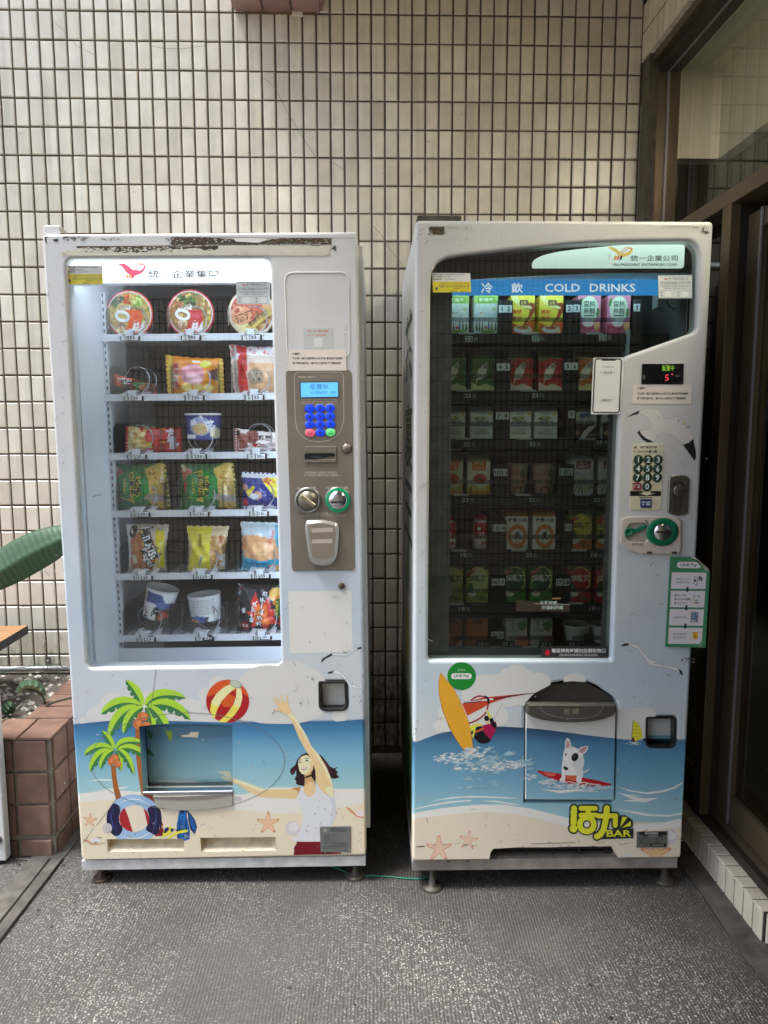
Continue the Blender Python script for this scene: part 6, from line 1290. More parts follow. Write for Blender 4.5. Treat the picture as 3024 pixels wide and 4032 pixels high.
A2.poly([(340, 122), (398, 185), (480, 290), (560, 440), (628, 620), (660, 780), (675, 900), (672, 955), (640, 962), (580, 908), (500, 800), (430, 680), (360, 500), (326, 340), (322, 220)], ink(150, 90, 20), 0); A2.poly([(345, 130), (398, 188), (476, 290), (556, 440), (624, 620), (656, 780), (670, 900), (668, 950), (640, 955), (585, 908), (508, 800), (440, 680), (368, 500), (332, 340), (328, 220)], ink(222, 162, 44), 3)
A2.poly([(560, 430), (780, 372), (1280, 325), (1180, 345), (1000, 378), (860, 425), (740, 490), (612, 556)], ink(200, 72, 36)); A2.line([(640, 500), (690, 420)], 3, ink(130, 40, 30)); A2.line([(740, 480), (800, 400)], 3, ink(130, 40, 30)); A2.line([(860, 425), (915, 385)], 3, ink(130, 40, 30))
A2.line([(628, 632), (700, 604), (780, 548), (812, 490), (820, 420), (800, 375), (740, 358), (690, 372), (648, 404)], 15, ink(150, 24, 40), 4); A2.line([(565, 424), (765, 403)], 20, ink(60, 40, 60)); A2.line([(570, 421), (765, 400)], 9, ink(206, 196, 206)); A2.line([(762, 401), (875, 387)], 18, ink(226, 222, 226)); A2.line([(872, 388), (1080, 352), (1280, 328)], [16, 10, 4], ink(70, 40, 64)); A2.ell(566, 424, 11, 11, ink(216, 210, 214)); A2.line([(785, 362), (820, 385), (826, 430)], 24, INKK, 3)
A2.line([(970, 430), (878, 590)], 2.5, ink(110, 120, 126))
A2.poly([(690, 735), (780, 708), (840, 760), (850, 800), (825, 826), (785, 838), (730, 828), (690, 790), (680, 760)], ink(14, 10, 16), 2); A2.poly([(765, 650), (830, 640), (900, 612), (909, 660), (884, 730), (850, 796), (800, 750), (775, 712)], ink(160, 16, 74)); A2.poly([(830, 590), (866, 574), (886, 620), (906, 640), (900, 690), (862, 664), (846, 630)], ink(14, 10, 16)); A2.poly([(812, 514), (834, 520), (846, 550), (858, 576), (826, 588), (820, 545)], YEL); A2.poly([(795, 488), (812, 492), (828, 515), (815, 530), (795, 515)], SK); A2.poly([(795, 596), (826, 586), (836, 640), (810, 640)], SK); A2.ell(806, 582, 25, 28, ink(16, 10, 16), 0, 20)
A2.poly([(640, 660), (680, 640), (735, 632), (772, 660), (740, 655), (700, 668), (690, 700), (645, 700)], YEL); A2.poly([(650, 700), (690, 695), (688, 730), (668, 790), (656, 740)], YEL); A2.poly([(704, 672), (756, 658), (766, 690), (712, 702)], ink(14, 10, 16)); A2.poly([(690, 712), (774, 672), (782, 692), (700, 728)], ink(208, 90, 40)); A2.poly([(650, 712), (672, 706), (670, 740), (654, 745)], NVY)
splash(A2, 632, 895, 50, 25, 16, W3, 12)
A2.ell(555, 158, 143, 140, ink(22, 132, 44), 0, 44); A2.rect(450, 129, 657, 188, ink(226, 230, 226), 28); A2.text('LINE Pay', 555, 158, 154, 36, ink(26, 110, 44), bold=.02); A2.text('WE WELCOME', 553, 93, 80, 11, ink(206, 222, 206)); A2.line([(512, 104), (594, 104)], 2, ink(206, 222, 206))
A2.line([(1476, 15), (1470, 215)], 4, ink(176, 186, 190)); A2.line([(1420, 40), (1659, 36)], 2, ink(190, 198, 200)); A2.line([(1424, 95), (1659, 98)], 2, ink(190, 198, 200))
A2.k = K5
A2.poly([(1092, 410), (1112, 420), (1138, 445), (1160, 490), (1173, 555), (1140, 580), (1108, 597), (1080, 578), (1083, 500)], ink(222, 214, 60)); A2.line([(1092, 408), (1082, 500), (1078, 590)], 5, ink(90, 60, 40))
for y in (460, 490, 520, 550): A2.line([(1086, y), (1120, y + 6), (1158, y - 2)], 2.5, ink(140, 130, 40))
A2.poly([(1078, 565), (1095, 560), (1108, 595), (1085, 598)], ink(90, 20, 40)); splash(A2, 1092, 612, 60, 16, 16, W3, 10)
A2.k = K6
star(A2, 185, 275, 78, 0, ink(236, 190, 166), ink(214, 150, 124)); star(A2, 352, 228, 56, 8, ink(236, 194, 172), ink(214, 154, 128)); star(A2, 1418, 305, 92, 0, ink(236, 186, 140), ink(214, 140, 92)); A2.ell(1500, 208, 40, 42, ink(204, 198, 204)); A2.ell(1506, 200, 27, 28, ink(220, 216, 218)); A2.ell(1250, 325, 36, 18, ink(206, 204, 204)); A2.poly([(1330, 180), (1380, 160), (1350, 182)], ST2); A2.line([(1212, 256), (1260, 246), (1320, 230)], 6, ink(206, 196, 176))
# logo strokes
LGD, LGY = ink(44, 50, 44), ink(236, 226, 52)
strokes = [([(952, 46), (949, 128)], 34), ([(948, 160), (949, 161)], 44), ([(992, 46), (1072, 46)], 28), ([(1034, 46), (1030, 84)], 30), ([(990, 84), (1078, 84)], 26), ([(1090, 90), (1188, 88)], 28), ([(1186, 88), (1186, 142)], 28), ([(1138, 44), (1132, 110), (1120, 165), (1100, 195), (1082, 205)], 34)]
ring = ell_pts(1024, 137, 40, 40, 0, 24)
def stroke(pts, w_, m_):
    A2.line(pts, w_, m_)
    for p in (pts[0], pts[-1]): A2.ell(p[0], p[1], w_ / 2, w_ / 2, m_, 0, 14)
for pts, w_ in strokes: stroke(pts, w_ + 20, LGD)
A2.line(ring, 46, LGD, 0, True); A2.text('BAR', 1208, 187, 152, 46, LGD, bold=.10); A2.poly([(1118, 205), (1125, 165), (1290, 160), (1288, 215), (1100, 222)], LGD); A2.poly([(1198, 162), (1212, 85), (1240, 84), (1262, 96), (1285, 112), (1286, 150), (1270, 160)], LGD)
for pts, w_ in strokes: stroke(pts, w_, LGY)
A2.line(ring, 32, LGY, 0, True); A2.poly([(1226, 94), (1256, 96), (1214, 152)], LGY); A2.poly([(1274, 118), (1275, 146), (1224, 156)], LGY); A2.text('BAR', 1207, 188, 140, 38, LGY, bold=.02)
A2.k = K8
gull = [(520, 848), (610, 795), (700, 752), (780, 728), (840, 720), (920, 732), (965, 775), (985, 820), (1005, 855), (1060, 855), (1150, 830), (1200, 840), (1240, 880), (1238, 905), (1215, 915), (1205, 932), (1270, 938), (1320, 975), (1355, 1060), (1368, 1112), (1400, 1250), (1405, 1340), (1388, 1385), (1310, 1280), (1240, 1185), (1150, 1090), (1060, 1045), (980, 1035), (920, 1060), (895, 1110), (870, 1145), (800, 1155), (720, 1110), (668, 1030), (700, 1002), (800, 990), (840, 960), (840, 915), (800, 850), (740, 810), (690, 798), (610, 812)]
A2.poly(gull, ink(206, 202, 196)); A2.line(gull, 3.5, ink(150, 150, 160), 2, True); A2.poly([(520, 848), (610, 793), (700, 752), (680, 797), (610, 815)], INKK); A2.poly([(668, 1030), (697, 1005), (720, 1052), (780, 1105), (872, 1145), (800, 1157), (728, 1115)], INKK); A2.poly([(1240, 1185), (1310, 1160), (1367, 1112), (1400, 1250), (1406, 1340), (1388, 1387), (1310, 1280)], INKK); A2.ell(1185, 883, 9, 9, INKK); A2.poly([(1243, 886), (1293, 908), (1286, 918), (1244, 904)], ink(214, 204, 70))
A2.k = K22
g2 = [(1058, 764), (1075, 752), (1100, 750), (1135, 757), (1160, 785), (1185, 818), (1215, 832), (1230, 840), (1210, 845), (1260, 850), (1320, 862), (1345, 880), (1350, 900), (1340, 895), (1320, 876), (1260, 862), (1195, 852), (1170, 815), (1140, 775), (1100, 760)]
A2.poly(g2, ink(226, 226, 222)); A2.line(g2, 2, GLI, 0, True); A2.poly([(1058, 764), (1075, 752), (1098, 750), (1096, 760)], INKK); A2.poly([(1325, 866), (1345, 880), (1350, 902), (1338, 893)], INKK)
A2.build('printed_artwork', m2)
W2d = Deco(on_frame(F2, 0.0), .00004, 24)
W2d.k = K23; W2d.line([(700, 513), (1659, 522)], 4, RU[2]); W2d.poly([(705, 560), (735, 515), (1055, 515), (1040, 560), (1050, 640), (1020, 668), (980, 690), (800, 685), (740, 640)], RU[0]); flakes(W2d, (720, 530, 1050, 680), 40, 30, 18, [RU[1], RU[2], ink(120, 104, 76, .8)]); flakes(W2d, (1100, 545, 1640, 575), 24, 30, 7, [ink(140, 130, 112), RU[1]]); W2d.line([(790, 790), (1200, 782), (1659, 790)], 3, ink(140, 136, 126)); flakes(W2d, (440, 640, 700, 840), 16, 16, 10, [ink(150, 146, 136), RU[1]])
W2d.k = K24; W2d.line([(0, 408), (300, 406), (700, 402), (810, 412)], 6, RU[2]); flakes(W2d, (720, 405, 830, 430), 12, 26, 8, RU); W2d.line([(880, 270), (880, 700)], 3, ink(130, 126, 116)); flakes(W2d, (890, 405, 1050, 560), 26, 24, 24, [RU[2], RU[0], CL2, RU[1]])
W2d.k = K7; W2d.line([(-400, 0), (-399, 1)], 1, CL2)
W2d.k = K6; W2d.line([(58, 265), (105, 262)], 4, INKK); W2d.line([(710, 248), (830, 244), (960, 241)], 3, ink(80, 72, 60)); flakes(W2d, (60, 240, 1560, 265), 26, 22, 3, [ink(150, 138, 118), ink(180, 166, 146)]); flakes(W2d, (60, 345, 400, 352), 6, 16, 3, [INKK])
W2d.k = K22; flakes(W2d, (95, 1100, 130, 1180), 5, 4, 5, [ink(110, 110, 110)]); flakes(W2d, (1340, 815, 1400, 840), 14, 10, 5, [ink(110, 108, 104)]); flakes(W2d, (300, 1150, 1300, 1700), 26, 4, 5, [ink(150, 150, 146), ink(120, 126, 130)])
W2d.k = K21; W2d.line([(130, 1428), (172, 1405)], 3, ink(140, 138, 132)); W2d.line([(120, 1440), (170, 1418)], 2, ink(150, 148, 140)); flakes(W2d, (1140, 850, 1580, 1300), 22, 5, 4, [ink(150, 146, 138)])
W2d.k = K0; scuffs(W2d, (1645, 900, 2790, 1000), 16, SCF); scuffs(W2d, (2470, 1420, 2720, 2900), 46, SCF, 22); scuffs(W2d, (1645, 1000, 1685, 2700), 20, SCF); scuffs(W2d, (1640, 2650, 2690, 3370), 46, SCF, 24)
tag(W2d.build('worn_residue', m2), kind='stuff')
# ---- delivery flap with printed dog
mm = MB(); fx0 = min(p[0] for p in flap); fx1 = max(p[0] for p in flap); fz0 = min(p[1] for p in flap); fz1 = max(p[1] for p in flap); mm.box(fx0 - .01, fx1 + .01, .056, .06, fz0 - .01, fz1 + .01, RUB)
mm.prism(loc2(K5, [(165, 265), (185, 222), (300, 138), (400, 92), (560, 78), (700, 90), (850, 172), (912, 225), (915, 300), (165, 300)], .03), .03, .034, mat('recess_olive', rgb(78, 74, 66), .5, bump=.2, bscale=200)); mm.build('flap_recess', m2)
fp = loc2(K5, [(158, 300), (940, 300), (922, 1104), (908, 1106), (152, 1102)], -.002)
mm = MB(); FLW = mat('flap_white', rgb(212, 212, 208, 1.2), .38); mm.prism(fp, -.002, .02, FLW, .0015); ff = mm.build('delivery_flap', m2)
FC = [p for p in kp(K5, [(162, 300), (936, 300), (919, 1100), (156, 1098)])]
D = Deco(on_frame(F2, -.002), .00005, 1, (), FC); D.k = K0; D.poly(H2 + kp(K5, [(1580, 1300)]) + [(1620, 3230)], SEA2); D.k = K5
D.line([(160, 460), (170, 464)], 1, FOAM)
splash(D, 190, 905, 60, 25, 14, W3, 14); splash(D, 180, 800, 30, 60, 10, W4, 20); splash(D, 340, 945, 80, 26, 26, W3, 14); splash(D, 560, 985, 260, 26, 40, W3, 14); splash(D, 760, 1000, 160, 22, 26, W4 + W3, 14)
D.poly([(280, 1010), (420, 1022), (600, 1010), (800, 1035), (600, 1030), (450, 1048), (400, 1036)], FOAM)
D.poly([(250, 850), (330, 858), (425, 873), (600, 900), (750, 930), (905, 967), (860, 980), (780, 986), (680, 984), (560, 970), (450, 945), (340, 905), (280, 875)], ink(176, 16, 34), 2); D.poly([(294, 862), (360, 868), (425, 880), (402, 900), (345, 895)], ink(214, 96, 84)); D.poly([(500, 885), (600, 890), (600, 945), (530, 930), (497, 915)], ink(196, 98, 70))
D.poly([(640, 860), (690, 845), (712, 825), (704, 848), (670, 868), (650, 870)], ink(206, 206, 204))
DW, DS_ = ink(226, 226, 222), ink(206, 208, 208)
D.poly([(497, 650), (497, 600), (507, 575), (520, 563), (536, 580), (548, 612), (553, 640), (580, 646), (612, 662), (640, 645), (670, 636), (702, 634), (694, 668), (672, 695), (650, 712), (660, 740), (665, 780), (652, 840), (655, 900), (642, 920), (638, 952), (600, 956), (594, 930), (600, 890), (560, 893), (500, 888), (497, 946), (455, 948), (448, 930), (468, 905), (468, 850), (470, 800), (478, 740), (485, 690)], DW)
D.poly([(560, 800), (610, 720), (655, 730), (662, 790), (650, 850), (652, 905), (620, 900), (600, 880)], DS_); D.poly([(505, 650), (508, 605), (520, 582), (536, 605), (545, 640), (520, 656)], ink(196, 160, 156)); D.poly([(618, 690), (622, 665), (660, 645), (694, 641), (680, 672), (650, 700)], ink(190, 150, 146)); D.ell(583, 732, 28, 38, ink(14, 12, 14), 25); D.ell(577, 724, 8, 8, ink(120, 120, 124)); D.ell(575, 722, 5, 5, INKK); D.ell(503, 709, 8, 9, INKK); D.poly([(482, 818), (496, 812), (514, 822), (526, 826), (520, 842), (504, 846), (488, 836)], ink(14, 12, 14), 2); D.line([(500, 870), (497, 900)], 2.5, DS_); D.line([(600, 882), (608, 925)], 2.5, DS_)
for x_ in (462, 476, 608, 622): D.line([(x_, 938), (x_ + 1, 948)], 2, DS_)
D.line([(470, 955), (540, 945), (600, 965), (660, 950), (720, 965), (790, 972)], 7, FOAM); D.build('flap_print', ff)
mm = MB(); HO = mat('handle_olive', rgb(80, 78, 70), .42, bump=.15, bscale=250); hp = loc2(K5, [(160, 262), (940, 266), (944, 345), (905, 376), (830, 404), (720, 425), (560, 433), (420, 427), (300, 410), (215, 385), (160, 350)], -.012)
mm.prism(hp, -.016, .0, HO, .006); ho = mm.build('handle', ff)
D = Deco(on_frame(F2, -.016), .00008); D.k = K5; D.text('拉 開', 551, 335, 128, 52, ink(140, 134, 104), bold=.01); D.line([(275, 270), (283, 310), (330, 350), (420, 380), (550, 396), (680, 392), (770, 366), (820, 315), (826, 272)], 5, ink(128, 126, 116), 3); D.line([(515, 396), (515, 415)], 4, ink(150, 150, 140)); D.build('handle_print', ho)
# ---- coin return
mm = MB(); mm.box(min(p[0] for p in coin2) - .004, max(p[0] for p in coin2) + .004, .056, .062, min(p[1] for p in coin2) - .004, max(p[1] for p in coin2) + .004, RUB)
ip = loc2(K5, [(1204, 388), (1418, 390), (1412, 575), (1202, 572)], .025); mm.prism(round_poly(ip, .003), .025, .03, ramp_mat('cup_print', [(.0, rgb(90, 140, 165)), (min(p[1] for p in ip) + .010, rgb(100, 150, 172)), (min(p[1] for p in ip) + .0105, rgb(190, 198, 200)), (1.0, rgb(196, 204, 206))], 2)); c2 = mm.build('coin_return', m2)
q = ccw(coin2); vs, fs = plate(q, [inset(q, .006)], -.0015, .03, .001); link('rim', mesh('rim', vs, fs, mat('black_plastic')), c2)
# ---- display, stickers
BP = mat('display_black', (.008, .008, .010), .15)
mm = MB(); mm.prism(round_poly(loc2(K8, [(725, 168), (1250, 165), (1244, 425), (718, 422)]), .003), -.003, .001, BP, .001); dp = mm.build('display_screen', m2)
D = Deco(on_frame(F2, -.003), .00008); D.k = K8; LGN = mat('led_green', (.2, .4, .05), .4, emit=rgb(130, 190, 40), estr=.16); LRD = mat('led_red', (.4, .05, .05), .4, emit=rgb(255, 60, 80), estr=.45)
D.text('販賣中', 1055, 222, 152, 72, LGN, bold=.01); D.text('元', 752, 336, 34, 50, ink(150, 150, 150))
for a, b_ in (((1030, 308), (1060, 308)), ((1027, 310), (1024, 338)), ((1026, 340), (1056, 340)), ((1056, 342), (1052, 370)), ((1020, 372), (1052, 372))): D.line([a, b_], 8, LRD)
D.poly([(1096, 290), (1114, 292), (1112, 308), (1100, 304)], LRD); D.line([(1118, 270), (1232, 266), (1230, 298), (1116, 300)], 3, ink(60, 60, 64), 0, True); D.line([(1114, 312), (1230, 308), (1226, 404), (1112, 406)], 3, ink(60, 60, 64), 0, True); D.text('零錢不足', 1172, 324, 56, 18, ink(120, 120, 124)); D.ell(1182, 215, 22, 24, ink(24, 24, 26)); D.build('screen_text', dp)
notice(F2, -.0005, m2, K8, [(615, 428), (1355, 430), (1345, 675), (600, 670)], [('吃錢時：', 722, 474, 104, 30), ('可以到一區宿舍服務中心找 齊伯 拿回被吃的錢喔', 988, 542, 645, 32), ('若發現機器故障，請打右上角故障連絡電話謝謝', 970, 602, 615, 31)])
o, D = sticker('payment_sticker', F2, -.0006, K8, [(115, 92), (497, 88), (492, 300), (452, 796), (84, 802)], ink(222, 222, 218), m2, 'white paper with a printed phone outline')
D.line(round_poly([(140, 105), (470, 108), (440, 780), (108, 778)], 34), 16, INKK, 0, True); D.rect(222, 100, 398, 130, INKK, 12); D.line([(288, 119), (330, 119)], 4, ink(120, 120, 124)); D.ell(348, 118, 5, 5, ink(90, 90, 130)); D.text('TW050000106', 298, 206, 150, 16, ink(70, 60, 60)); D.text('掃這裡', 296, 279, 108, 36, INKK); D.text('行動支付', 280, 626, 142, 36, INKK); D.poly([(200, 258), (222, 262), (226, 285), (205, 280)], ink(206, 184, 160)); D.poly([(386, 258), (364, 262), (366, 288), (384, 280)], ink(206, 184, 160)); D.line([(168, 322), (432, 318), (424, 588), (160, 586)], 2, ink(200, 198, 190), 0, True); D.build('label_print', o)
permit(F2, .0198, m2, K7, 88, 178, .765, 'HY0009226'); contact(F2, .0198, m2, K7, 1360, 193, 192, 128)
o, D = sticker('flash_notice', F2, .0198, K20, [(962, 842), (1525, 836), (1518, 940), (955, 934)], ink(44, 44, 44), m2, 'black notice with a red dot'); D.ell(1013, 893, 21, 23, ink(206, 30, 44)); D.text('電燈閃亮時請勿拉開取物口', 1272, 876, 450, 36, ink(222, 222, 218), bold=.015); D.text('(電燈閃亮時取物口無法開啓)', 1272, 915, 320, 24, ink(206, 206, 202)); D.build('label_print', o)
o, D = sticker('promo_strip', F2, .0198, K20, [(750, 450), (1202, 490), (1198, 552), (748, 545)], ink(60, 50, 40), m2, 'torn dark promotion strip'); D.text('新鮮好喝', 1022, 474, 138, 30, ink(176, 200, 190), bold=.03); D.text('試過就知道', 1054, 515, 178, 32, ink(176, 200, 190), bold=.03); D.line([(1050, 440), (1122, 438)], 14, ink(150, 110, 60)); D.line([(900, 482), (1200, 490)], 5, ink(170, 172, 166)); D.build('label_print', o)
# ---- keypad
IV = mat('keypad_ivory', rgb(214, 206, 176, 1.1), .45, var=.15, vscale=40)
mm = MB(); mm.prism(round_poly(loc2(K9, [(360, 72), (842, 72), (828, 560), (798, 1060), (770, 1100), (345, 1105), (310, 1075), (325, 800), (350, 110)]), .003), -.0015, .001, IV, .0006); kp2 = mm.build('keypad', m2)
D = Deco(on_frame(F2, -.0015), .00008); D.k = K9; D.ell(402, 125, 16, 16, ink(50, 10, 14)); D.text('請按商品號碼', 608, 123, 256, 42, INKK, bold=.015); D.text('例：21號商品請按', 486, 189, 230, 28, INKK, bold=.01); GK = ink(30, 58, 42)
D.ell(632, 190, 24, 24, GK); D.ell(714, 190, 24, 24, GK); D.text('2', 632, 190, None, 26, LBLW); D.text('1', 714, 190, None, 26, LBLW); D.poly([(664, 188), (676, 176), (688, 188), (676, 202)], INKK)
D.poly([(320, 803), (802, 806), (796, 882), (316, 880)], ink(12, 12, 12)); D.poly([(514, 812), (638, 812), (638, 838), (712, 838), (576, 872), (442, 838), (514, 838)], ink(216, 208, 182)); D.text('請按購買按鍵', 566, 907, 216, 30, INKK, bold=.01); flakes(D, (400, 1070, 700, 1100), 12, 24, 6, [ink(176, 166, 120)]); D.build('keypad_print', kp2)
GKB = mat('key_green_dark', rgb(34, 64, 46), .3); KRB = mat('key_crimson', rgb(142, 26, 52), .35); KBB = mat('key_navy', rgb(28, 42, 110), .35); KWH = ink(214, 226, 220)
for i in range(10):
    c_, r_ = (i % 3, i // 3) if i < 9 else (1, 3)
    u, v = kk(K9, 445 + 153 * c_ - 6.5 * r_, 315 + 139 * r_ - (1 if r_ == 3 else 0)); x, z = F2.px(u, v, -.0015); R_ = .0128
    mm = MB(); mm.lathe([(R_, -.0012), (R_, -.003), (R_ * .85, -.0042), (0, -.0046)], (x, 0, z), GKB, 'y', 24, False); ko = mm.build('key', kp2)
    D = Deco(lambda a, b_, h, x=x, z=z: (x + a * .001, -.0047 - h, z - b_ * .001), .0001); D.text('1234567890'[i], 0, 0, None, 16, KWH, bold=.015); D.build('key_label', ko)
for (a, b_, c_, d_), m_, t_ in (((360, 675, 492, 785), KRB, '訂正'), ((477, 928, 650, 1062), KBB, '確認')):
    mm = MB(); pp = loc2(K9, rrect(a, b_, c_, d_, 22), -.0015); mm.prism(pp, -.0042, -.0012, m_, .001); ko = mm.build('key', kp2); D = Deco(on_frame(F2, -.0042), .0001); D.k = K9; D.text(t_, (a + c_) / 2, (b_ + d_) / 2, (c_ - a) * .84, (d_ - b_) * .52, KWH, bold=.012); D.build('key_label', ko)
# ---- lock plate
SILV = mat('lock_silver', rgb(128, 126, 122), .3, .85)
mm = MB(); lo = round_poly(loc2(K9, [(912, 600), (960, 568), (1080, 552), (1200, 570), (1240, 610), (1212, 1140), (1180, 1170), (1060, 1184), (940, 1165), (890, 1120)]), .006); mm.prism(lo, -.006, .001, SILV, .003); lk_ = mm.build('lock_plate', m2)
D = Deco(on_frame(F2, -.006), .0001); D.k = K9; ko_ = smooth_pts([(965, 780), (975, 700), (1020, 655), (1080, 637), (1150, 660), (1190, 720), (1190, 800), (1160, 870), (1150, 940), (1146, 1060), (1110, 1120), (1060, 1136), (1000, 1110), (972, 1050), (980, 900), (972, 830)], True, 3); D.poly(ko_, mat('lock_recess', rgb(92, 90, 86), .4, .7)); D.line(ko_, 8, mat('lock_edge', rgb(170, 170, 166), .25, .9), 0, True); D.build('lock_outline', lk_)
x, z = px2(K9, 1075, 795); mm = MB(); mm.lathe([(.0165, -.0062), (.0160, -.009), (.0148, -.0095), (.0, -.0095)], (x, 0, z), SILV, 'y', 26, False); mm.add([(x - .006, -.0098, z - .0035), (x - .0048, -.0098, z - .0048), (x + .006, -.0098, z + .0035), (x + .0048, -.0098, z + .0048)], [(0, 1, 2, 3)], DRK); mm.build('lock_cylinder', lk_)
# ---- coin panel
CPB = mat('coin_panel_pink', rgb(206, 192, 180, 1.05), .42, bump=.05, bscale=300)
cpo = round_poly(loc2(K9, [(178, 1230), (280, 1196), (650, 1192), (1030, 1205), (1100, 1245), (1098, 1700), (1060, 1782), (480, 1782), (260, 1720), (158, 1600), (165, 1320)]), .006); crec = round_poly(loc2(K9, [(225, 1430), (310, 1305), (560, 1295), (630, 1420), (630, 1480), (545, 1600), (320, 1590), (240, 1510)]), .004)
vs, fs = plate(cpo, [crec], -.008, .0005, .003); cpp = link('coin_panel', mesh('coin_panel', vs, fs, CPB), m2)
mm = MB(); mm.prism(loc2(K9, [(215, 1290), (640, 1290), (640, 1605), (215, 1605)]), -.0012, -.0006, mat('coin_recess', rgb(186, 176, 164), .5)); mm.build('recess_back', cpp)
EMG = mat('lever_green', rgb(6, 116, 80), .35)
mm = MB(); x, z = px2(K9, 295, 1437, -.006); lv = smooth_pts([(240, 1400), (295, 1365), (350, 1385), (430, 1385), (500, 1340), (560, 1330), (590, 1350), (520, 1395), (450, 1440), (360, 1465), (320, 1505), (260, 1505), (228, 1455)], True, 3); mm.prism(loc2(K9, lv, -.006), -.009, -.003, EMG, .001); mm.lathe([(.012, -.009), (.0115, -.012), (.008, -.0125), (.0075, -.010), (0, -.0098)], (x, 0, z), EMG, 'y', 20, False); mm.build('return_lever', cpp)
x, z = px2(K9, 822, 1440, -.008); rx, rz = .0425, .0365; n_ = 32; vs = []
for s_, y in ((1.06, -.0078), (1.0, -.011), (.62, -.011), (.56, -.009)): vs += [(x + rx * s_ * math.cos(2 * math.pi * k / n_), y, z + rz * s_ * math.sin(2 * math.pi * k / n_)) for k in range(n_)]
mm = MB(); mm.add(vs, [[a * n_ + k, a * n_ + (k + 1) % n_, (a + 1) * n_ + (k + 1) % n_, (a + 1) * n_ + k] for a in range(3) for k in range(n_)], EMG, True); mm.lathe([(.0245, -.0085), (.022, -.0135), (.012, -.0165), (0, -.017)], (x, 0, z), CHR, 'y', 26, False); mm.box(x - .020, x + .020, -.0195, -.012, z - .001, z + .004, DRK); mm.build('coin_slot', cpp)
D = Deco(on_frame(F2, -.008), .0001); D.k = K9; D.line([(558, 1254), (590, 1290), (615, 1330)], 15, INKK); D.poly([(596, 1335), (636, 1310), (638, 1374), (622, 1372)], INKK); D.text('退幣鈕', 431, 1632, 186, 46, INKK); 
for i, t_ in enumerate(('50', '20', '10', '5', '1')): cx_1 = 712 + 57 * i; D.line(ell_pts(cx_1, 1630, 31, 31, 0, 20), 4, INKK, 0, True); D.text(t_, cx_1, 1630, None, 24, INKK, bold=.01)
for i in range(6): D.ell(392 + 24 * i, 1690 - 6 * (i % 2), 5, 5, ink(176, 164, 152)); D.ell(790 + 14 * i, 1688 - 6 * (i % 2), 5, 5, ink(176, 164, 152))
D.poly([(582, 1745), (660, 1742), (668, 1778), (578, 1780)], ink(60, 56, 50)); D.poly([(968, 1745), (1050, 1742), (1054, 1778), (966, 1780)], ink(60, 56, 50)); tag(D.build('coin_print', cpp), kind='stuff')
# ---- instruction poster, half off the edge, corner curled
PG = ink(66, 132, 92); PW = ink(222, 216, 220)
pp = [(318, 120), (740, 120), (800, 135), (1165, 440), (1160, 520), (1068, 2052), (210, 2036)]
q = [F2.px(*p, -.012) for p in kp(K10, pp)]
def post_y(u): return -.0115 - max(0, (u - 2755)) * .00004
mm = MB(); P3 = [(x, -.012, z) for x, z in q]; mm.add(P3 + [(x, -.0112, z) for x, y, z in P3], [list(range(7))[::-1], [7 + i for i in range(7)]] + [[i, (i + 1) % 7, 7 + (i + 1) % 7, 7 + i] for i in range(7)], PG)
cu_ = [F2.px(*p, -.012) for p in kp(K10, [(740, 120), (830, 130), (910, 190), (1100, 350), (1165, 440), (1080, 420), (1020, 390), (930, 260), (860, 170)])]; mm.add([(x, -.0122 - (.006 if 0 < i < 4 else (.014 if i > 4 else .0)), z) for i, (x, z) in enumerate(cu_)], [list(range(9))], ink(206, 200, 190)); po_ = mm.build('instruction_poster', m2); po_['label'] = 'green payment instruction poster with curled corner'
D = Deco(on_frame(F2, -.012), .00008); D.k = K10
D.poly([(520, 225), (880, 232), (972, 335), (930, 365), (520, 362), (475, 340), (457, 295), (475, 245)], PW); D.text('LINE Pay', 712, 300, 350, 78, ink(60, 110, 86), bold=.02)
def slant(y0, y1): f = lambda y: 352 - (y - 450) * .0545; g = lambda y: 1088 - (y - 450) * .0665; return round_poly([(f(y0), y0), (g(y0), y0 + 8), (g(y1), y1 + 8), (f(y1), y1)], 10)
for a, b_ in ((450, 798), (840, 1190), (1230, 1578), (1622, 1968)): D.poly(slant(a, b_), PW)
for x_, y_ in ((686, 760), (662, 1150), (640, 1540)): D.poly([(x_ - 22, y_), (x_ + 24, y_), (x_ + 20, y_ + 70), (x_ + 44, y_ + 72), (x_ - 6, y_ + 115), (x_ - 50, y_ + 70), (x_ - 24, y_ + 68)], ink(10, 52, 52))
TG = ink(96, 128, 112)
D.text('掃描QR Code', 588, 588, 300, 46, TG); D.text('之後開啟連結', 578, 662, 292, 44, TG); D.text('輸入金額', 570, 936, 190, 44, TG); D.text('選擇', 516, 1020, 88, 42, TG); D.text('LINE', 612, 1022, 80, 30, INKK, bold=.03); D.rect(662, 998, 738, 1042, ink(60, 130, 84)); D.text('Pay', 700, 1022, 60, 30, PW); D.text('結帳付款', 562, 1108, 194, 44, TG); D.text('按鍵選取商品', 532, 1406, 290, 44, TG); D.text('請從販賣機取', 516, 1764, 286, 44, TG); D.text('物口拿取商品', 512, 1836, 286, 44, TG)
for i in range(3): D.ell(436 - 4 * i, 936 + 85 * i, 22, 22, ink(40, 84, 66)); D.text('123'[i], 436 - 4 * i, 936 + 85 * i, None, 24, PW)
D.line(round_poly([(832, 535), (900, 570), (886, 728), (815, 690)], 14), 9, INKK, 0, True); D.rect(832, 600, 868, 652, ink(50, 48, 60)); D.poly([(920, 520), (1006, 560), (998, 650), (918, 610)], ink(110, 120, 126)); D.line([(930, 545), (995, 575)], 8, INKK); D.line([(930, 580), (990, 612)], 8, INKK)
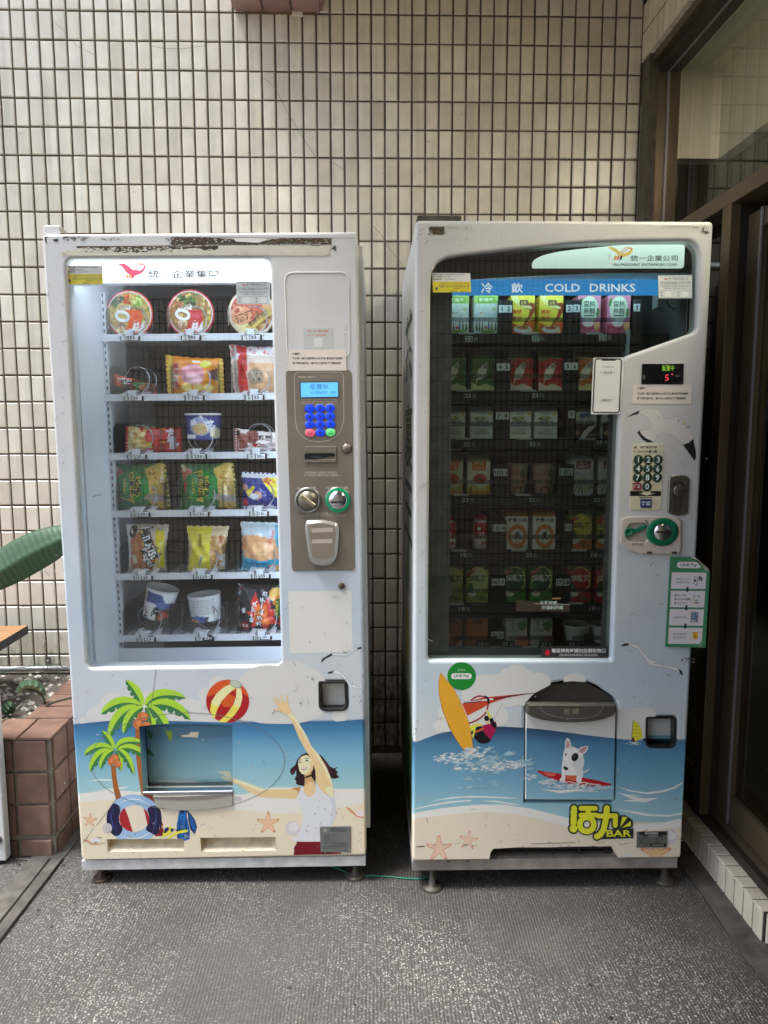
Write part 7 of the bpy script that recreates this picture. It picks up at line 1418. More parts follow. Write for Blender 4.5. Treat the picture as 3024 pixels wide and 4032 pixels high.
D.poly([(792, 990), (832, 988), (836, 1130), (790, 1132)], ink(222, 206, 190)); D.line([(832, 930), (828, 1000)], 12, INKK); D.line([(930, 930), (932, 1000)], 12, INKK); D.poly([(845, 920), (925, 922), (925, 980), (840, 978)], ink(206, 208, 222)); D.poly([(838, 985), (930, 988), (925, 1110), (836, 1108)], ink(230, 228, 230)); D.rect(840, 1030, 908, 1060, ink(90, 150, 110)); D.poly([(838, 1085), (926, 1088), (922, 1112), (838, 1110)], ink(20, 24, 60)); D.ell(938, 1045, 12, 30, ink(222, 206, 190)); D.ell(958, 962, 15, 14, ink(222, 206, 190))
D.poly([(758, 1298), (918, 1296), (905, 1510), (748, 1508)], ink(110, 116, 136)); D.poly([(768, 1308), (852, 1308), (846, 1445), (760, 1446)], ink(74, 84, 110))
for i in range(9): D.rect(772 + 26 * (i % 3), 1320 + 42 * (i // 3), 792 + 26 * (i % 3), 1344 + 42 * (i // 3), ink(150, 190, 206))
D.rect(862, 1315, 908, 1365, ink(150, 152, 166)); D.rect(762, 1465, 848, 1492, ink(206, 206, 210)); D.poly([(890, 1430), (930, 1398), (962, 1420), (958, 1465), (920, 1472)], ink(222, 206, 190)); D.rect(756, 1505, 785, 1518, ink(110, 116, 136)); D.rect(865, 1505, 895, 1518, ink(110, 116, 136))
D.poly([(782, 1722), (912, 1722), (906, 1750), (902, 1850), (908, 1872), (788, 1878), (800, 1845), (798, 1750)], ink(226, 172, 50)); D.line([(784, 1730), (912, 1728)], 14, ink(206, 146, 30)); D.poly([(845, 1770), (880, 1830), (812, 1832)], ink(170, 110, 40)); D.poly([(732, 1840), (755, 1802), (790, 1800), (820, 1830), (815, 1860), (770, 1884), (735, 1880)], ink(222, 206, 190))
D.poly([(905, 2036), (985, 1880), (985, 1972), (990, 2040)], ink(110, 164, 130)); D.build('poster_print', po_)
# ---- nameplate
mm = MB(); mm.prism(round_poly(loc2(K6, [(1308, 178), (1482, 174), (1478, 268), (1306, 268)]), .002), -.0022, -.001, mat('nameplate_grey', rgb(128, 128, 124), .45, .4)); np2 = mm.build('nameplate', m2); D = Deco(on_frame(F2, -.0022), .0001); D.k = K6
D.poly([(1322, 182), (1478, 180), (1478, 198), (1322, 199)], INKK); D.text('SANDEN', 1392, 189, 74, 12, LBLW, bold=.02); D.rect(1345, 200, 1458, 208, INKK); D.text('飲料自動販賣機', 1400, 204, 60, 6, LBLW); D.rect(1385, 248, 1478, 263, INKK); D.text('63F3780099', 1430, 256, 64, 8, LBLW); D.text('製造號碼', 1356, 257, 30, 7, INKK)
for i in range(4): D.text('額定電壓 110V 60Hz', 1348, 216 + 8.5 * i, 50, 6, INKK); D.text('消費電力 400W', 1434, 216 + 8.5 * i, 40, 6, INKK)
D.line([(1380, 212), (1380, 244)], 1.2, INKK); D.line([(1318, 246), (1478, 245)], 1.2, INKK); D.build('plate_print', np2)
# ================================================================== SNACKS (each its own thing, standing on the shelves)
PRINT = attr_mat('printed_foil', .22, .6); PRINTM = attr_mat('printed_paper', .5, .4)
def c255(*c): return rgb(*c, 1.25)
def inside(p, poly):
    x, y = p; r = False; n = len(poly); j = n - 1
    for i in range(n):
        xi, yi = poly[i]; xj, yj = poly[j]
        if (yi > y) != (yj > y) and x < (xj - xi) * (y - yi) / (yj - yi) + xi: r = not r
        j = i
    return r
def paint(p, base, shapes):
    c = base
    for poly, col in shapes:
        if inside(p, poly): c = col
    return c
def box_(x0, y0, x1, y1): return [(x0, y0), (x1, y0), (x1, y1), (x0, y1)]
def snack(name, label, cat='snack'):
    o = empty(name); tag(o, label, cat, 'snacks on the lit shelves'); return o
def place(o, F, x, y, z): o.matrix_world = F.mat() @ Matrix.Translation((x, y, z))
def colour_mesh(name, vs, fs, cols, m, smooth=True):
    me = mesh(name, vs, fs, m, smooth); a = me.color_attributes.new('print', 'FLOAT_COLOR', 'POINT')
    a.data.foreach_set('color', [q for c in cols for q in (*c, 1.0)]); return me
def bag(name, label, row, k, quad, base, shapes=(), texts=(), T=.022, dy=.05, crimp='h', N=38, seed=1, back=None, wr=.0022):
    rn = random.Random(seed); Y = DS + dy; o = snack(name, label)
    q = [Vector(p) for p in quad]; ph = [rn.uniform(0, 6.28) for _ in range(8)]
    def pxy(s, t):
        e = 1 + (.012 * math.sin(9 * t + ph[0]) + .008 * math.sin(23 * t + ph[1]) if crimp == 'h' else 0)
        p = (q[0] * (1 - s) + q[1] * s) * (1 - t) + (q[3] * (1 - s) + q[2] * s) * t
        pinch = .05 * (math.sin(math.pi * s)) if crimp == 'h' else .0
        c = (q[0] + q[1] + q[2] + q[3]) / 4
        if crimp == 'h': p.y += (c.y - p.y) * pinch * 1.2
        else: p.x += (c.x - p.x) * .07 * math.sin(math.pi * t)
        p.x += 3 * math.sin(40 * t + ph[2]) * (1 if s in (0, 1) else 0); p.y += 3 * math.sin(36 * s + ph[3]) * (1 if t in (0, 1) else 0)
        return p
    def bulge(s, t):
        a, b_ = (s, t) if crimp == 'h' else (t, s)
        f = max(0, math.sin(math.pi * min(1, max(0, (a - .05) / .9)))) ** .6 * max(0, math.sin(math.pi * b_)) ** .45
        w_ = wr * (math.sin(11 * s + 7 * t + ph[4]) + math.sin(19 * s - 13 * t + ph[5]) + .7 * math.sin(31 * t + 9 * s + ph[6])) * f + wr * .8 * math.sin(60 * b_ + ph[7]) * max(0, 1 - min(a, 1 - a) * 7)
        return T * f + w_
    x0 = min(p.x for p in q); y0 = min(p.y for p in q)
    loc = {}
    def L(p): x, z = F1.px(*kk(k, p[0], p[1]), Y); return x, z
    cx, cz = L(tuple((q[0] + q[1] + q[2] + q[3]) / 4)); zb = min(L(tuple(pxy(i / 12, 1)))[1] for i in range(13)); zt_ = SH1[row][2] - .0055
    ox, oz = cx, zb
    vs, fs, cols = [], [], []
    for side in (-1, 1):
        for j in range(N + 1):
            for i in range(N + 1):
                s, t = i / N, j / N; p = pxy(s, t); x, z = L(tuple(p)); vs.append((x - ox, side * bulge(s, t) + (0 if side < 0 else .0004), z - oz))
                cols.append(paint((p.x, p.y), base, shapes) if side < 0 else (back or base))
        b0 = 0 if side < 0 else (N + 1) ** 2
        for j in range(N):
            for i in range(N):
                a = b0 + j * (N + 1) + i; f = (a, a + N + 1, a + N + 2, a + 1); fs.append(f if side < 0 else f[::-1])
    link('wrapper', colour_mesh('wrapper', vs, fs, cols, PRINT), o)
    if texts:
        # surface lookup for lettering
        def fn(u, v, h):
            s, t = .5, .5
            for _ in range(12):
                p = pxy(s, t); ex, ey = u - p.x, v - p.y; ds = 1e-3
                a = (pxy(s + ds, t) - p) / ds; b_ = (pxy(s, t + ds) - p) / ds; det = a.x * b_.y - a.y * b_.x
                s = min(.999, max(.001, s + (ex * b_.y - ey * b_.x) / det)); t = min(.999, max(.001, t + (a.x * ey - a.y * ex) / det))
            x, z = L((u, v)); return (x - ox, -bulge(s, t) - .0012 - h, z - oz)
        D = Deco(fn, .0002)
        for t_ in texts:
            if isinstance(t_[0], str): D.text(t_[0], t_[1], t_[2], t_[3], t_[4], t_[5], t_[6] if len(t_) > 6 else 0, t_[7] if len(t_) > 7 else 0)
            else: D.poly(t_[0], t_[1])
        D.build('print', o)
    place(o, F1, ox, Y, zt_); return o
def speck(box, n_, cols, r, seed):
    rn = random.Random(seed); out = []
    for i in range(n_):
        cx, cy = rn.uniform(box[0], box[2]), rn.uniform(box[1], box[3]); a = rn.uniform(.5, 1.2) * r; out.append((ell_pts(cx, cy, a, a * rn.uniform(.4, 1), rn.uniform(0, 180), 8), cols[i % len(cols)]))
    return out
def bowl(label, k, cx, cy, R, rim, base, shapes, texts, cut=None):
    Y = DS + .045; o = snack('noodle_bowl', label); x, z = F1.px(*kk(k, cx, cy), Y); xr_, _ = F1.px(*kk(k, cx + R, cy), Y); r = abs(xr_ - x)
    zc = SH1[0][2] - .0055 + r * 1.0
    vs, fs, cols = [(0, 0, 0)], [], [paint((cx, cy), base, shapes)]; n_, m_ = 64, 26
    for i in range(1, m_ + 1):
        rr = i / m_
        for j in range(n_):
            a = 2 * math.pi * j / n_; X, Z = math.cos(a) * rr, math.sin(a) * rr
            vs.append((X * r, -.002 * (1 - rr ** 2) + (.001 if rr > .95 else 0), Z * r)); cols.append(rim if rr > .955 else (c255(235, 232, 226) if rr > .915 else paint((cx + X * R, cy - Z * R), base, shapes)))
    for j in range(n_): fs.append((0, 1 + (j + 1) % n_, 1 + j))
    for i in range(m_ - 1):
        for j in range(n_): fs.append((1 + i * n_ + j, 1 + i * n_ + (j + 1) % n_, 1 + (i + 1) * n_ + (j + 1) % n_, 1 + (i + 1) * n_ + j))
    link('lid', colour_mesh('lid', vs, fs, cols, PRINTM), o)
    mm = MB(); mm.lathe([(r * 1.0, .0015), (r * 1.015, .004), (r * 1.0, .007), (r * .96, .010), (r * .72, .082), (r * .70, .085)], (0, 0, 0), mat('bowl_%d' % int(rim[0] * 1000), rim, .4), 'y', 40); mm.build('bowl', o)
    D = Deco(lambda u, v, h: ((u - cx) / R * r, -.0032 - h, -(v - cy) / R * r), .0001)
    for t_ in texts:
        if isinstance(t_[0], str): D.text(t_[0], t_[1], t_[2], t_[3], t_[4], t_[5], t_[6] if len(t_) > 6 else 0, t_[7] if len(t_) > 7 else 0)
        elif len(t_) == 3: D.line(t_[0], t_[1], t_[2], 3)
        else: D.poly(t_[0], t_[1])
    D.build('print', o); place(o, F1, x, Y, zc)
def cup(name, label, F, Y, zbase, k, top, bot, base, shapes, texts, lid=None, tilt=0, group=None, cat='snack', pm=None, rot0=0):
    """upright paper cup: top = (xl, xr, y), bot = (xl, xr, y) in crop pixels"""
    o = empty(name); tag(o, label, cat, group or 'snacks on the lit shelves')
    xa, za = F.px(*kk(k, top[0], top[2]), Y); xb, _ = F.px(*kk(k, top[1], top[2]), Y); xc, zc = F.px(*kk(k, bot[0], bot[2]), Y); xd, _ = F.px(*kk(k, bot[1], bot[2]), Y)
    r1, r0, H = (xb - xa) / 2, (xd - xc) / 2, za - zc; X = (xa + xb) / 2; n_, m_ = 56, 26; vs, fs, cols = [], [], []
    for i in range(m_ + 1):
        t = i / m_; r = r0 + (r1 - r0) * t
        for j in range(n_):
            a = 2 * math.pi * j / n_; vs.append((r * math.sin(a), -r * math.cos(a), H * t))
            u = (bot[0] + bot[1]) / 2 * (1 - t) + (top[0] + top[1]) / 2 * t + math.sin(a) * ((bot[1] - bot[0]) * (1 - t) + (top[1] - top[0]) * t) / 2; v = bot[2] * (1 - t) + top[2] * t
            cols.append(paint((u, v), base, shapes) if math.cos(a) > -.1 else base)
    for i in range(m_):
        for j in range(n_): fs.append((i * n_ + j, i * n_ + (j + 1) % n_, (i + 1) * n_ + (j + 1) % n_, (i + 1) * n_ + j))
    fs.append(list(range(n_))[::-1]); link('cup', colour_mesh('cup', vs, fs, cols, PRINTM), o)
    mm = MB(); LM = lid or mat('cup_lid', rgb(220, 220, 216), .35); mm.lathe([(r1 * .98, H - .004), (r1 * 1.04, H - .003), (r1 * 1.04, H + .002), (r1 * .97, H + .002), (r1 * .96, H - .001)], (0, 0, 0), LM, 'z', 40); mm.build('lid', o)
    if texts:
        def fn(u, v, h):
            t = (v - bot[2]) / (top[2] - bot[2]); hw = ((bot[1] - bot[0]) * (1 - t) + (top[1] - top[0]) * t) / 2; c = (bot[0] + bot[1]) / 2 * (1 - t) + (top[0] + top[1]) / 2 * t
            s = max(-.98, min(.98, (u - c) / hw)); r = r0 + (r1 - r0) * t + .0008 + h; return (r * s, -r * math.sqrt(1 - s * s), H * t)
        D = Deco(fn, .0001)
        for t_ in texts:
            if isinstance(t_[0], str): D.text(t_[0], t_[1], t_[2], t_[3], t_[4], t_[5], t_[6] if len(t_) > 6 else 0, t_[7] if len(t_) > 7 else 0)
            else: D.poly(t_[0], t_[1])
        D.build('print', o)
    o.matrix_world = F.mat() @ Matrix.Translation((X, Y, zbase)) @ Matrix.Rotation(math.radians(tilt), 4, 'Y') ; return o
WTX, BKX = ink(232, 232, 230), ink(24, 22, 24); RDX = ink(190, 40, 36); ORX = ink(226, 92, 36); YLX = ink(232, 206, 60)
NOOD = [c255(206, 178, 92), c255(172, 138, 60), c255(222, 202, 130), c255(150, 112, 50)]
def noodles(cx, cy, R, seed, extra):
    sh = speck((cx - R, cy - R, cx + R, cy + R), 150, NOOD, 16, seed)
    return sh + extra
ex = speck((430, 260, 500, 330), 10, [c255(196, 70, 40), c255(220, 120, 60)], 18, 5) + speck((520, 270, 600, 350), 14, [c255(120, 160, 50), c255(196, 210, 130)], 22, 6) + speck((355, 280, 450, 350), 14, [c255(40, 60, 28), c255(70, 90, 40)], 20, 7) + speck((560, 350, 660, 430), 14, [c255(200, 160, 110), c255(110, 130, 50)], 18, 8) + speck((420, 460, 490, 540), 12, [c255(120, 80, 50), c255(196, 160, 120)], 22, 9)
bowl('orange rimmed noodle bowl with vegetable noodles, slot 1 under the sign', K13, 498, 403, 178, c255(206, 66, 34), c255(190, 160, 80), noodles(498, 403, 178, 3, ex), [([(470, 372), (588, 375), (600, 430), (560, 560), (500, 566), (455, 548), (490, 470)], ORX), ('阿', 552, 492, 104, 90, WTX, 190, .03), (ell_pts(447, 420, 48, 32, 14, 24) + [ell_pts(447, 420, 48, 32, 14, 24)[0]], 22, WTX), ([(470, 400), (425, 385), (415, 372)], 14, WTX), ('桶麵', 474, 352, 80, 40, WTX, 190, .03), ('強棒', 560, 425, 46, 30, ink(210, 60, 40), 190)])
ex = speck((880, 250, 1010, 330), 26, [c255(60, 96, 34), c255(90, 120, 50), c255(40, 66, 26)], 20, 15) + speck((820, 290, 900, 400), 14, [c255(140, 70, 40), c255(170, 100, 50)], 18, 16) + speck((1040, 400, 1110, 500), 16, [c255(210, 190, 70), c255(180, 150, 60)], 14, 17) + speck((860, 450, 930, 520), 12, [c255(150, 110, 80), c255(200, 170, 140)], 22, 18)
bowl('red rimmed noodle bowl with beef noodles, slot 2 under the sign', K13, 963, 390, 178, c255(186, 30, 34), c255(150, 112, 60), noodles(963, 390, 178, 4, ex), [([(935, 362), (1045, 365), (1060, 420), (1020, 550), (950, 556), (905, 540), (950, 460)], RDX), ('阿', 1000, 482, 104, 88, WTX, 190, .03), (ell_pts(905, 400, 48, 32, 14, 24) + [ell_pts(905, 400, 48, 32, 14, 24)[0]], 22, WTX), ([(928, 380), (885, 366), (875, 352)], 14, WTX), ('桶麵', 935, 340, 84, 42, WTX, 190, .03), ('紅椒', 1008, 412, 56, 34, ink(222, 90, 110), 190)])
ex = [(ell_pts(1385, 400, 130, 120), c255(196, 96, 70)), (box_(1250, 500, 1480, 620), c255(228, 206, 150)), (ell_pts(1340, 440, 90, 70), c255(214, 150, 110))] + speck((1260, 300, 1420, 420), 16, [c255(170, 70, 54), c255(222, 180, 140)], 20, 25) + speck((1460, 420, 1590, 600), 40, [c255(110, 66, 40), c255(150, 96, 60), c255(180, 130, 80)], 20, 26)
bowl('cream and brown beef noodle bowl partly behind the contact label, slot 3', K13, 1428, 423, 178, c255(222, 196, 150), c255(206, 160, 110), ex, [('滿漢', 1378, 450, 150, 62, ink(96, 50, 30), -20, .03), ([(1378, 530), (1560, 395), (1590, 430), (1440, 545)], ink(206, 176, 90)), ('蔥燒牛肉麵', 1482, 462, 190, 36, ink(70, 44, 26), -36, .02)])
# row 2
bag('chocolate_bar', 'small orange chocolate bar lying in slot 4', 1, K13, [(372, 880), (690, 960), (720, 1058), (375, 975)], c255(206, 78, 34), [(box_(440, 930, 720, 1100), c255(96, 54, 36)), ([(372, 880), (440, 890), (440, 985), (372, 980)], c255(226, 84, 34)), ([(530, 950), (620, 945), (640, 1010), (560, 1020)], c255(60, 110, 50)), ([(575, 975), (625, 965), (628, 1000), (585, 1008)], c255(176, 120, 90))] + speck((450, 990, 700, 1050), 20, [c255(190, 80, 40), c255(60, 34, 26)], 14, 2), [('77乳加', 465, 940, 110, 46, WTX, 8, .03)], T=.014, seed=2)
bag('snack_bag', 'orange snack bag with yellow seals and a pink blob print, slot 5', 1, K13, [(775, 752), (1210, 780), (1222, 1062), (792, 1066)], c255(222, 136, 40), [([(770, 750), (822, 752), (836, 1066), (790, 1068)], c255(232, 196, 70)), (box_(1180, 770, 1222, 1070), c255(228, 190, 70)), (ell_pts(990, 905, 92, 78), c255(226, 150, 160)), (ell_pts(1010, 945, 60, 40), c255(236, 176, 182)), (ell_pts(1085, 828, 42, 28), c255(206, 206, 70)), (box_(838, 820, 886, 1010), c255(228, 208, 190)), ([(1110, 880), (1170, 860), (1178, 960), (1130, 940)], c255(80, 44, 34)), (ell_pts(950, 1000, 40, 30), c255(236, 200, 110)), (ell_pts(1035, 1005, 38, 28), c255(236, 200, 110)), (ell_pts(1110, 1005, 34, 26), c255(236, 200, 110)), (box_(985, 800, 1045, 818), c255(230, 220, 200))], [('微', 867, 990, 46, 50, RDX, 0, .03), ('笑', 864, 943, 46, 44, RDX, 0, .03), ('河', 864, 892, 46, 46, RDX, 0, .03), ('馬', 862, 845, 50, 46, RDX, 0, .03)], T=.026, seed=3)
bag('bread_bag', 'tall clear bread bag with a red band, slot 6', 1, K13, [(1258, 672), (1640, 690), (1650, 1062), (1300, 1058)], c255(206, 186, 170), [(box_(1240, 660, 1660, 760), c255(232, 214, 214)), ([(1318, 680), (1392, 690), (1415, 1020), (1340, 1040)], c255(206, 40, 38)), (box_(1420, 820, 1660, 1070), c255(206, 160, 120)), (ell_pts(1470, 920, 60, 60), c255(150, 130, 110))] + speck((1250, 670, 1330, 800), 26, [c255(214, 110, 120), c255(240, 226, 226)], 14, 4) + speck((1420, 680, 1600, 760), 26, [c255(214, 120, 126), c255(240, 226, 226)], 13, 5) + speck((1440, 870, 1520, 970), 26, [c255(70, 66, 60), c255(180, 160, 130)], 9, 6), [('北海道', 1365, 850, 60, 180, ink(150, 24, 26), 4)], T=.03, seed=4)
# row 3
bag('snack_bag', 'red corn puff bag lying on its side in slot 7', 2, K14, [(318, 250), (792, 262), (800, 486), (312, 492)], c255(196, 40, 36), [([(318, 250), (440, 262), (500, 350), (520, 440), (420, 470), (330, 470), (312, 300)], c255(226, 182, 110)), ([(312, 240), (336, 250), (330, 492), (310, 492)], c255(214, 90, 70)), ([(505, 380), (560, 390), (560, 440), (510, 430)], c255(236, 200, 60))] + speck((340, 260, 500, 450), 26, [c255(240, 206, 140), c255(206, 150, 80), c255(236, 214, 160)], 26, 7), [('卡', 705, 300, 70, 66, WTX, 8, .05), ('迪', 722, 362, 76, 62, WTX, 6, .05), ('那', 738, 424, 76, 60, WTX, 6, .05), ([(615, 270), (660, 275), (664, 395), (625, 385)], YLX), ('小豬寶', 640, 332, 34, 108, RDX, 4, .02), ('香甜', 560, 290, 40, 60, ink(226, 160, 120), 0)], T=.026, seed=5)
cup('noodle_cup', 'dark blue noodle cup with white brush lettering in slot 8', F1, DS + .06, SH1[2][2] - .0055 + .042, K14, (832, 1130, 165), (838, 1118, 385), c255(50, 60, 120), [(ell_pts(985, 270, 90, 80), c255(150, 160, 190)), (ell_pts(985, 290, 70, 50), c255(190, 160, 110)), (ell_pts(1095, 325, 34, 50), c255(222, 210, 180)), (box_(835, 340, 935, 372), c255(222, 222, 222)), (box_(1000, 165, 1130, 190), c255(90, 50, 60))], [('拉', 1062, 262, 90, 70, WTX, 78, .03), ('麵', 985, 222, 90, 60, WTX, 78, .03), ('道', 930, 236, 60, 56, WTX, 78, .03)])
bag('biscuit_pack', 'white and brown chocolate biscuit pack in slot 9', 2, K14, [(1255, 280), (1640, 318), (1650, 470), (1258, 492)], c255(222, 206, 200), [([(1255, 275), (1285, 290), (1280, 492), (1255, 495)], c255(206, 120, 110)), (ell_pts(1410, 355, 60, 60), c255(120, 60, 46)), ([(1285, 320), (1380, 335), (1370, 450), (1290, 460)], c255(150, 84, 70)), (box_(1285, 470, 1650, 500), c255(190, 110, 100)), (ell_pts(1435, 425, 22, 16), c255(170, 30, 40)), (box_(1255, 300, 1300, 340), c255(40, 34, 36))], [('奶酥', 1520, 365, 110, 46, BKX, 3, .04), ('Chocolate', 1535, 420, 170, 40, ink(120, 50, 44), -4)], T=.022, seed=6)
# row 4
def green_bag(label, x, s):
    D_ = x
    bag('chips_bag', label, 3, K14, [(205 + D_, 600), (655 + D_, 585), (708 + D_, 995), (208 + D_, 1000)], c255(40, 110, 50), [([(500 + D_, 640), (600 + D_, 590), (720 + D_, 580), (720 + D_, 1000), (560 + D_, 980), (530 + D_, 800)], c255(206, 170, 84)), ([(202 + D_, 590), (240 + D_, 620), (306 + D_, 660), (300 + D_, 710), (230 + D_, 740), (215 + D_, 690)], c255(196, 110, 90)), ([(205 + D_, 595), (235 + D_, 625), (262 + D_, 660), (225 + D_, 670)], c255(226, 214, 180)), ([(240 + D_, 760), (262 + D_, 765), (255 + D_, 840), (240 + D_, 845)], c255(206, 30, 50)), ([(500 + D_, 850), (620 + D_, 865), (690 + D_, 880), (690 + D_, 930), (560 + D_, 915), (498 + D_, 895)], c255(170, 160, 150)), ([(262 + D_, 700), (400 + D_, 655), (530 + D_, 720), (545 + D_, 850), (410 + D_, 932), (275 + D_, 885)], c255(26, 128, 56))] + speck((540 + D_, 640, 690 + D_, 840), 80, [c255(150, 96, 36), c255(226, 196, 110)], 9, s) + speck((540 + D_, 920, 690 + D_, 985), 26, [c255(150, 96, 36), c255(226, 196, 110)], 9, s + 1),
        [([(262 + D_, 700), (400 + D_, 655), (405 + D_, 660), (266 + D_, 706)], YLX), ([(275 + D_, 885), (410 + D_, 930), (412 + D_, 924), (280 + D_, 880)], YLX), ('Bermuda', 386 + D_, 790, 256, 62, BKX, -90, .09), ('Bermuda', 386 + D_, 790, 252, 54, YLX, -90, .0), ('Chips', 446 + D_, 790, 178, 66, BKX, -90, .09), ('Chips', 446 + D_, 790, 174, 58, YLX, -90, .0), ('百慕達脆片', 330 + D_, 790, 130, 24, YLX, -90)], T=.03, seed=s, dy=.055)
green_bag('green corn chips bag with yellow lettering in slot 10, left one', 0, 11); green_bag('green corn chips bag with yellow lettering in slot 11, middle of its shelf', 585, 14)
bag('noodle_snack_bag', 'blue noodle snack bag with a yellow corner in slot 12', 3, K14, [(1305, 640), (1665, 655), (1670, 958), (1315, 958)], c255(40, 48, 122), [([(1490, 700), (1665, 650), (1670, 880), (1600, 850)], c255(226, 204, 50)), (box_(1300, 632, 1680, 690), c255(220, 220, 226)), (box_(1300, 935, 1680, 960), c255(214, 214, 222)), ([(1350, 810), (1420, 755), (1440, 770), (1380, 850)], c255(222, 196, 50)), (ell_pts(1460, 835, 36, 34), c255(206, 150, 120)), (ell_pts(1432, 845, 42, 24), c255(226, 226, 226)), ([(1330, 880), (1360, 860), (1370, 930), (1335, 930)], c255(196, 40, 40)), (ell_pts(1345, 770, 24, 30), c255(190, 130, 100))] + speck((1310, 690, 1560, 930), 16, [c255(226, 216, 120)], 4, 9), [('科學麵', 1560, 728, 110, 54, RDX, 30, .03)], T=.026, seed=15, crimp='v')
# row 5
bag('bagel_bag', 'clear bagel bag with bold black script in slot 13', 4, K15, [(318, 92), (690, 96), (672, 490), (338, 505)], c255(196, 180, 164), [(ell_pts(470, 330, 130, 180), c255(176, 106, 56)), ([(318, 92), (350, 92), (385, 300), (360, 505), (336, 505)], c255(214, 212, 208)), ([(455, 115), (480, 115), (520, 260), (490, 270)], c255(232, 206, 40)), ([(580, 130), (660, 150), (655, 460), (570, 470), (600, 330)], c255(226, 200, 40)), ([(390, 350), (420, 345), (435, 420), (395, 430)], c255(222, 200, 160))], [(ell_pts(392, 150, 34, 52, 10, 20), BKX), ('Amorist', 545, 235, 300, 110, BKX, 68, .10), ('Amorist', 545, 235, 290, 96, WTX, 68, .02), ('Bagel', 518, 370, 170, 80, BKX, 66, .10), ('Bagel', 518, 370, 164, 70, WTX, 66, .02)], T=.03, seed=16, crimp='v')
bag('bread_bag', 'yellow and clear crispy bread bag in slot 14', 4, K15, [(838, 76), (1205, 80), (1170, 450), (850, 468)], c255(212, 190, 150), [([(830, 70), (1060, 78), (1060, 200), (1045, 450), (845, 470), (900, 250)], c255(226, 206, 60)), ([(1060, 150), (1180, 170), (1170, 420), (1050, 440)], c255(190, 142, 84)), ([(1125, 310), (1190, 315), (1180, 430), (1120, 420)], c255(226, 222, 216)), ([(945, 395), (985, 310), (1000, 330), (965, 425)], c255(228, 214, 170))] + speck((1060, 160, 1165, 430), 60, [c255(222, 184, 120), c255(160, 108, 56)], 10, 21), [('菠蘿麵包', 970, 190, 34, 110, ink(120, 96, 20), 0), ('奶酥', 1140, 190, 30, 70, RDX, 0), ('奶酥麵包', 968, 375, 90, 22, BKX, -66)], T=.03, seed=17, crimp='v')
bag('bread_bag', 'clear bag with blue base and square toast in slot 15', 4, K15, [(1300, 30), (1655, 40), (1650, 450), (1305, 448)], c255(190, 202, 206), [([(1310, 150), (1420, 130), (1640, 180), (1650, 360), (1330, 350)], c255(206, 150, 104)), ([(1300, 320), (1480, 355), (1660, 345), (1660, 455), (1300, 450)], c255(50, 150, 180)), ([(1600, 60), (1660, 60), (1660, 330), (1610, 200)], c255(70, 150, 176)), (ell_pts(1500, 250, 90, 60), c255(222, 172, 124)), (box_(1545, 400, 1660, 455), c255(206, 150, 100))] + speck((1300, 260, 1340, 440), 12, [c255(90, 170, 200)], 12, 22), [('日式鮮奶', 1580, 150, 26, 130, ink(200, 60, 60), 14), ('四葉鮮奶麵包', 1450, 385, 180, 24, ink(20, 70, 110), 2)], T=.032, seed=18, crimp='v')
# row 6
cup('noodle_cup', 'tilted white noodle cup with blue and black print in slot 16', F1, DS + .075, SH1[5][2] - .0055 + .045, K15, (430, 700, 640), (455, 680, 895), c255(226, 226, 226), [([(450, 660), (600, 660), (640, 740), (480, 760)], c255(40, 70, 130)), (ell_pts(650, 850, 70, 66), c255(110, 90, 60)), (ell_pts(640, 830, 22, 20), c255(226, 110, 80)), (ell_pts(672, 850, 22, 20), c255(220, 100, 70)), (ell_pts(630, 870, 22, 18), c255(230, 120, 90)), (box_(430, 640, 470, 760), c255(206, 190, 150)), ([(560, 740), (690, 730), (690, 780), (580, 800)], c255(90, 110, 170))], [('一', 530, 850, 60, 20, BKX, 10, .08), ('度', 580, 810, 60, 70, BKX, 10, .03), ('贊', 510, 890, 60, 40, BKX, 10, .03), (ell_pts(490, 830, 8, 8), RDX)], tilt=16)
cup('noodle_cup', 'white noodle cup with dense small print in slot 17', F1, DS + .075, SH1[5][2] - .0055 + .036, K15, (868, 1140, 690), (892, 1148, 902), c255(228, 228, 226), [([(880, 870), (960, 840), (1060, 860), (1050, 910), (880, 910)], c255(70, 90, 160)), (ell_pts(940, 895, 50, 24), c255(170, 130, 90))], [('營養標示每份熱量蛋白質脂肪碳水化合物鈉', 1005, 715 + 0 * i, 210, 11, ink(90, 90, 90)) if i == 0 else ('成分麵條小麥粉棕櫚油食鹽調味粉包', 1005 + 4 * (i % 3), 712 + 15 * i, 215 - 10 * (i % 3), 10, ink(90, 90, 90)) for i in range(9)] + [('一度', 1030, 880, 70, 50, BKX, 8, .02), (box_(1100, 810, 1106, 830), RDX)], tilt=-4)
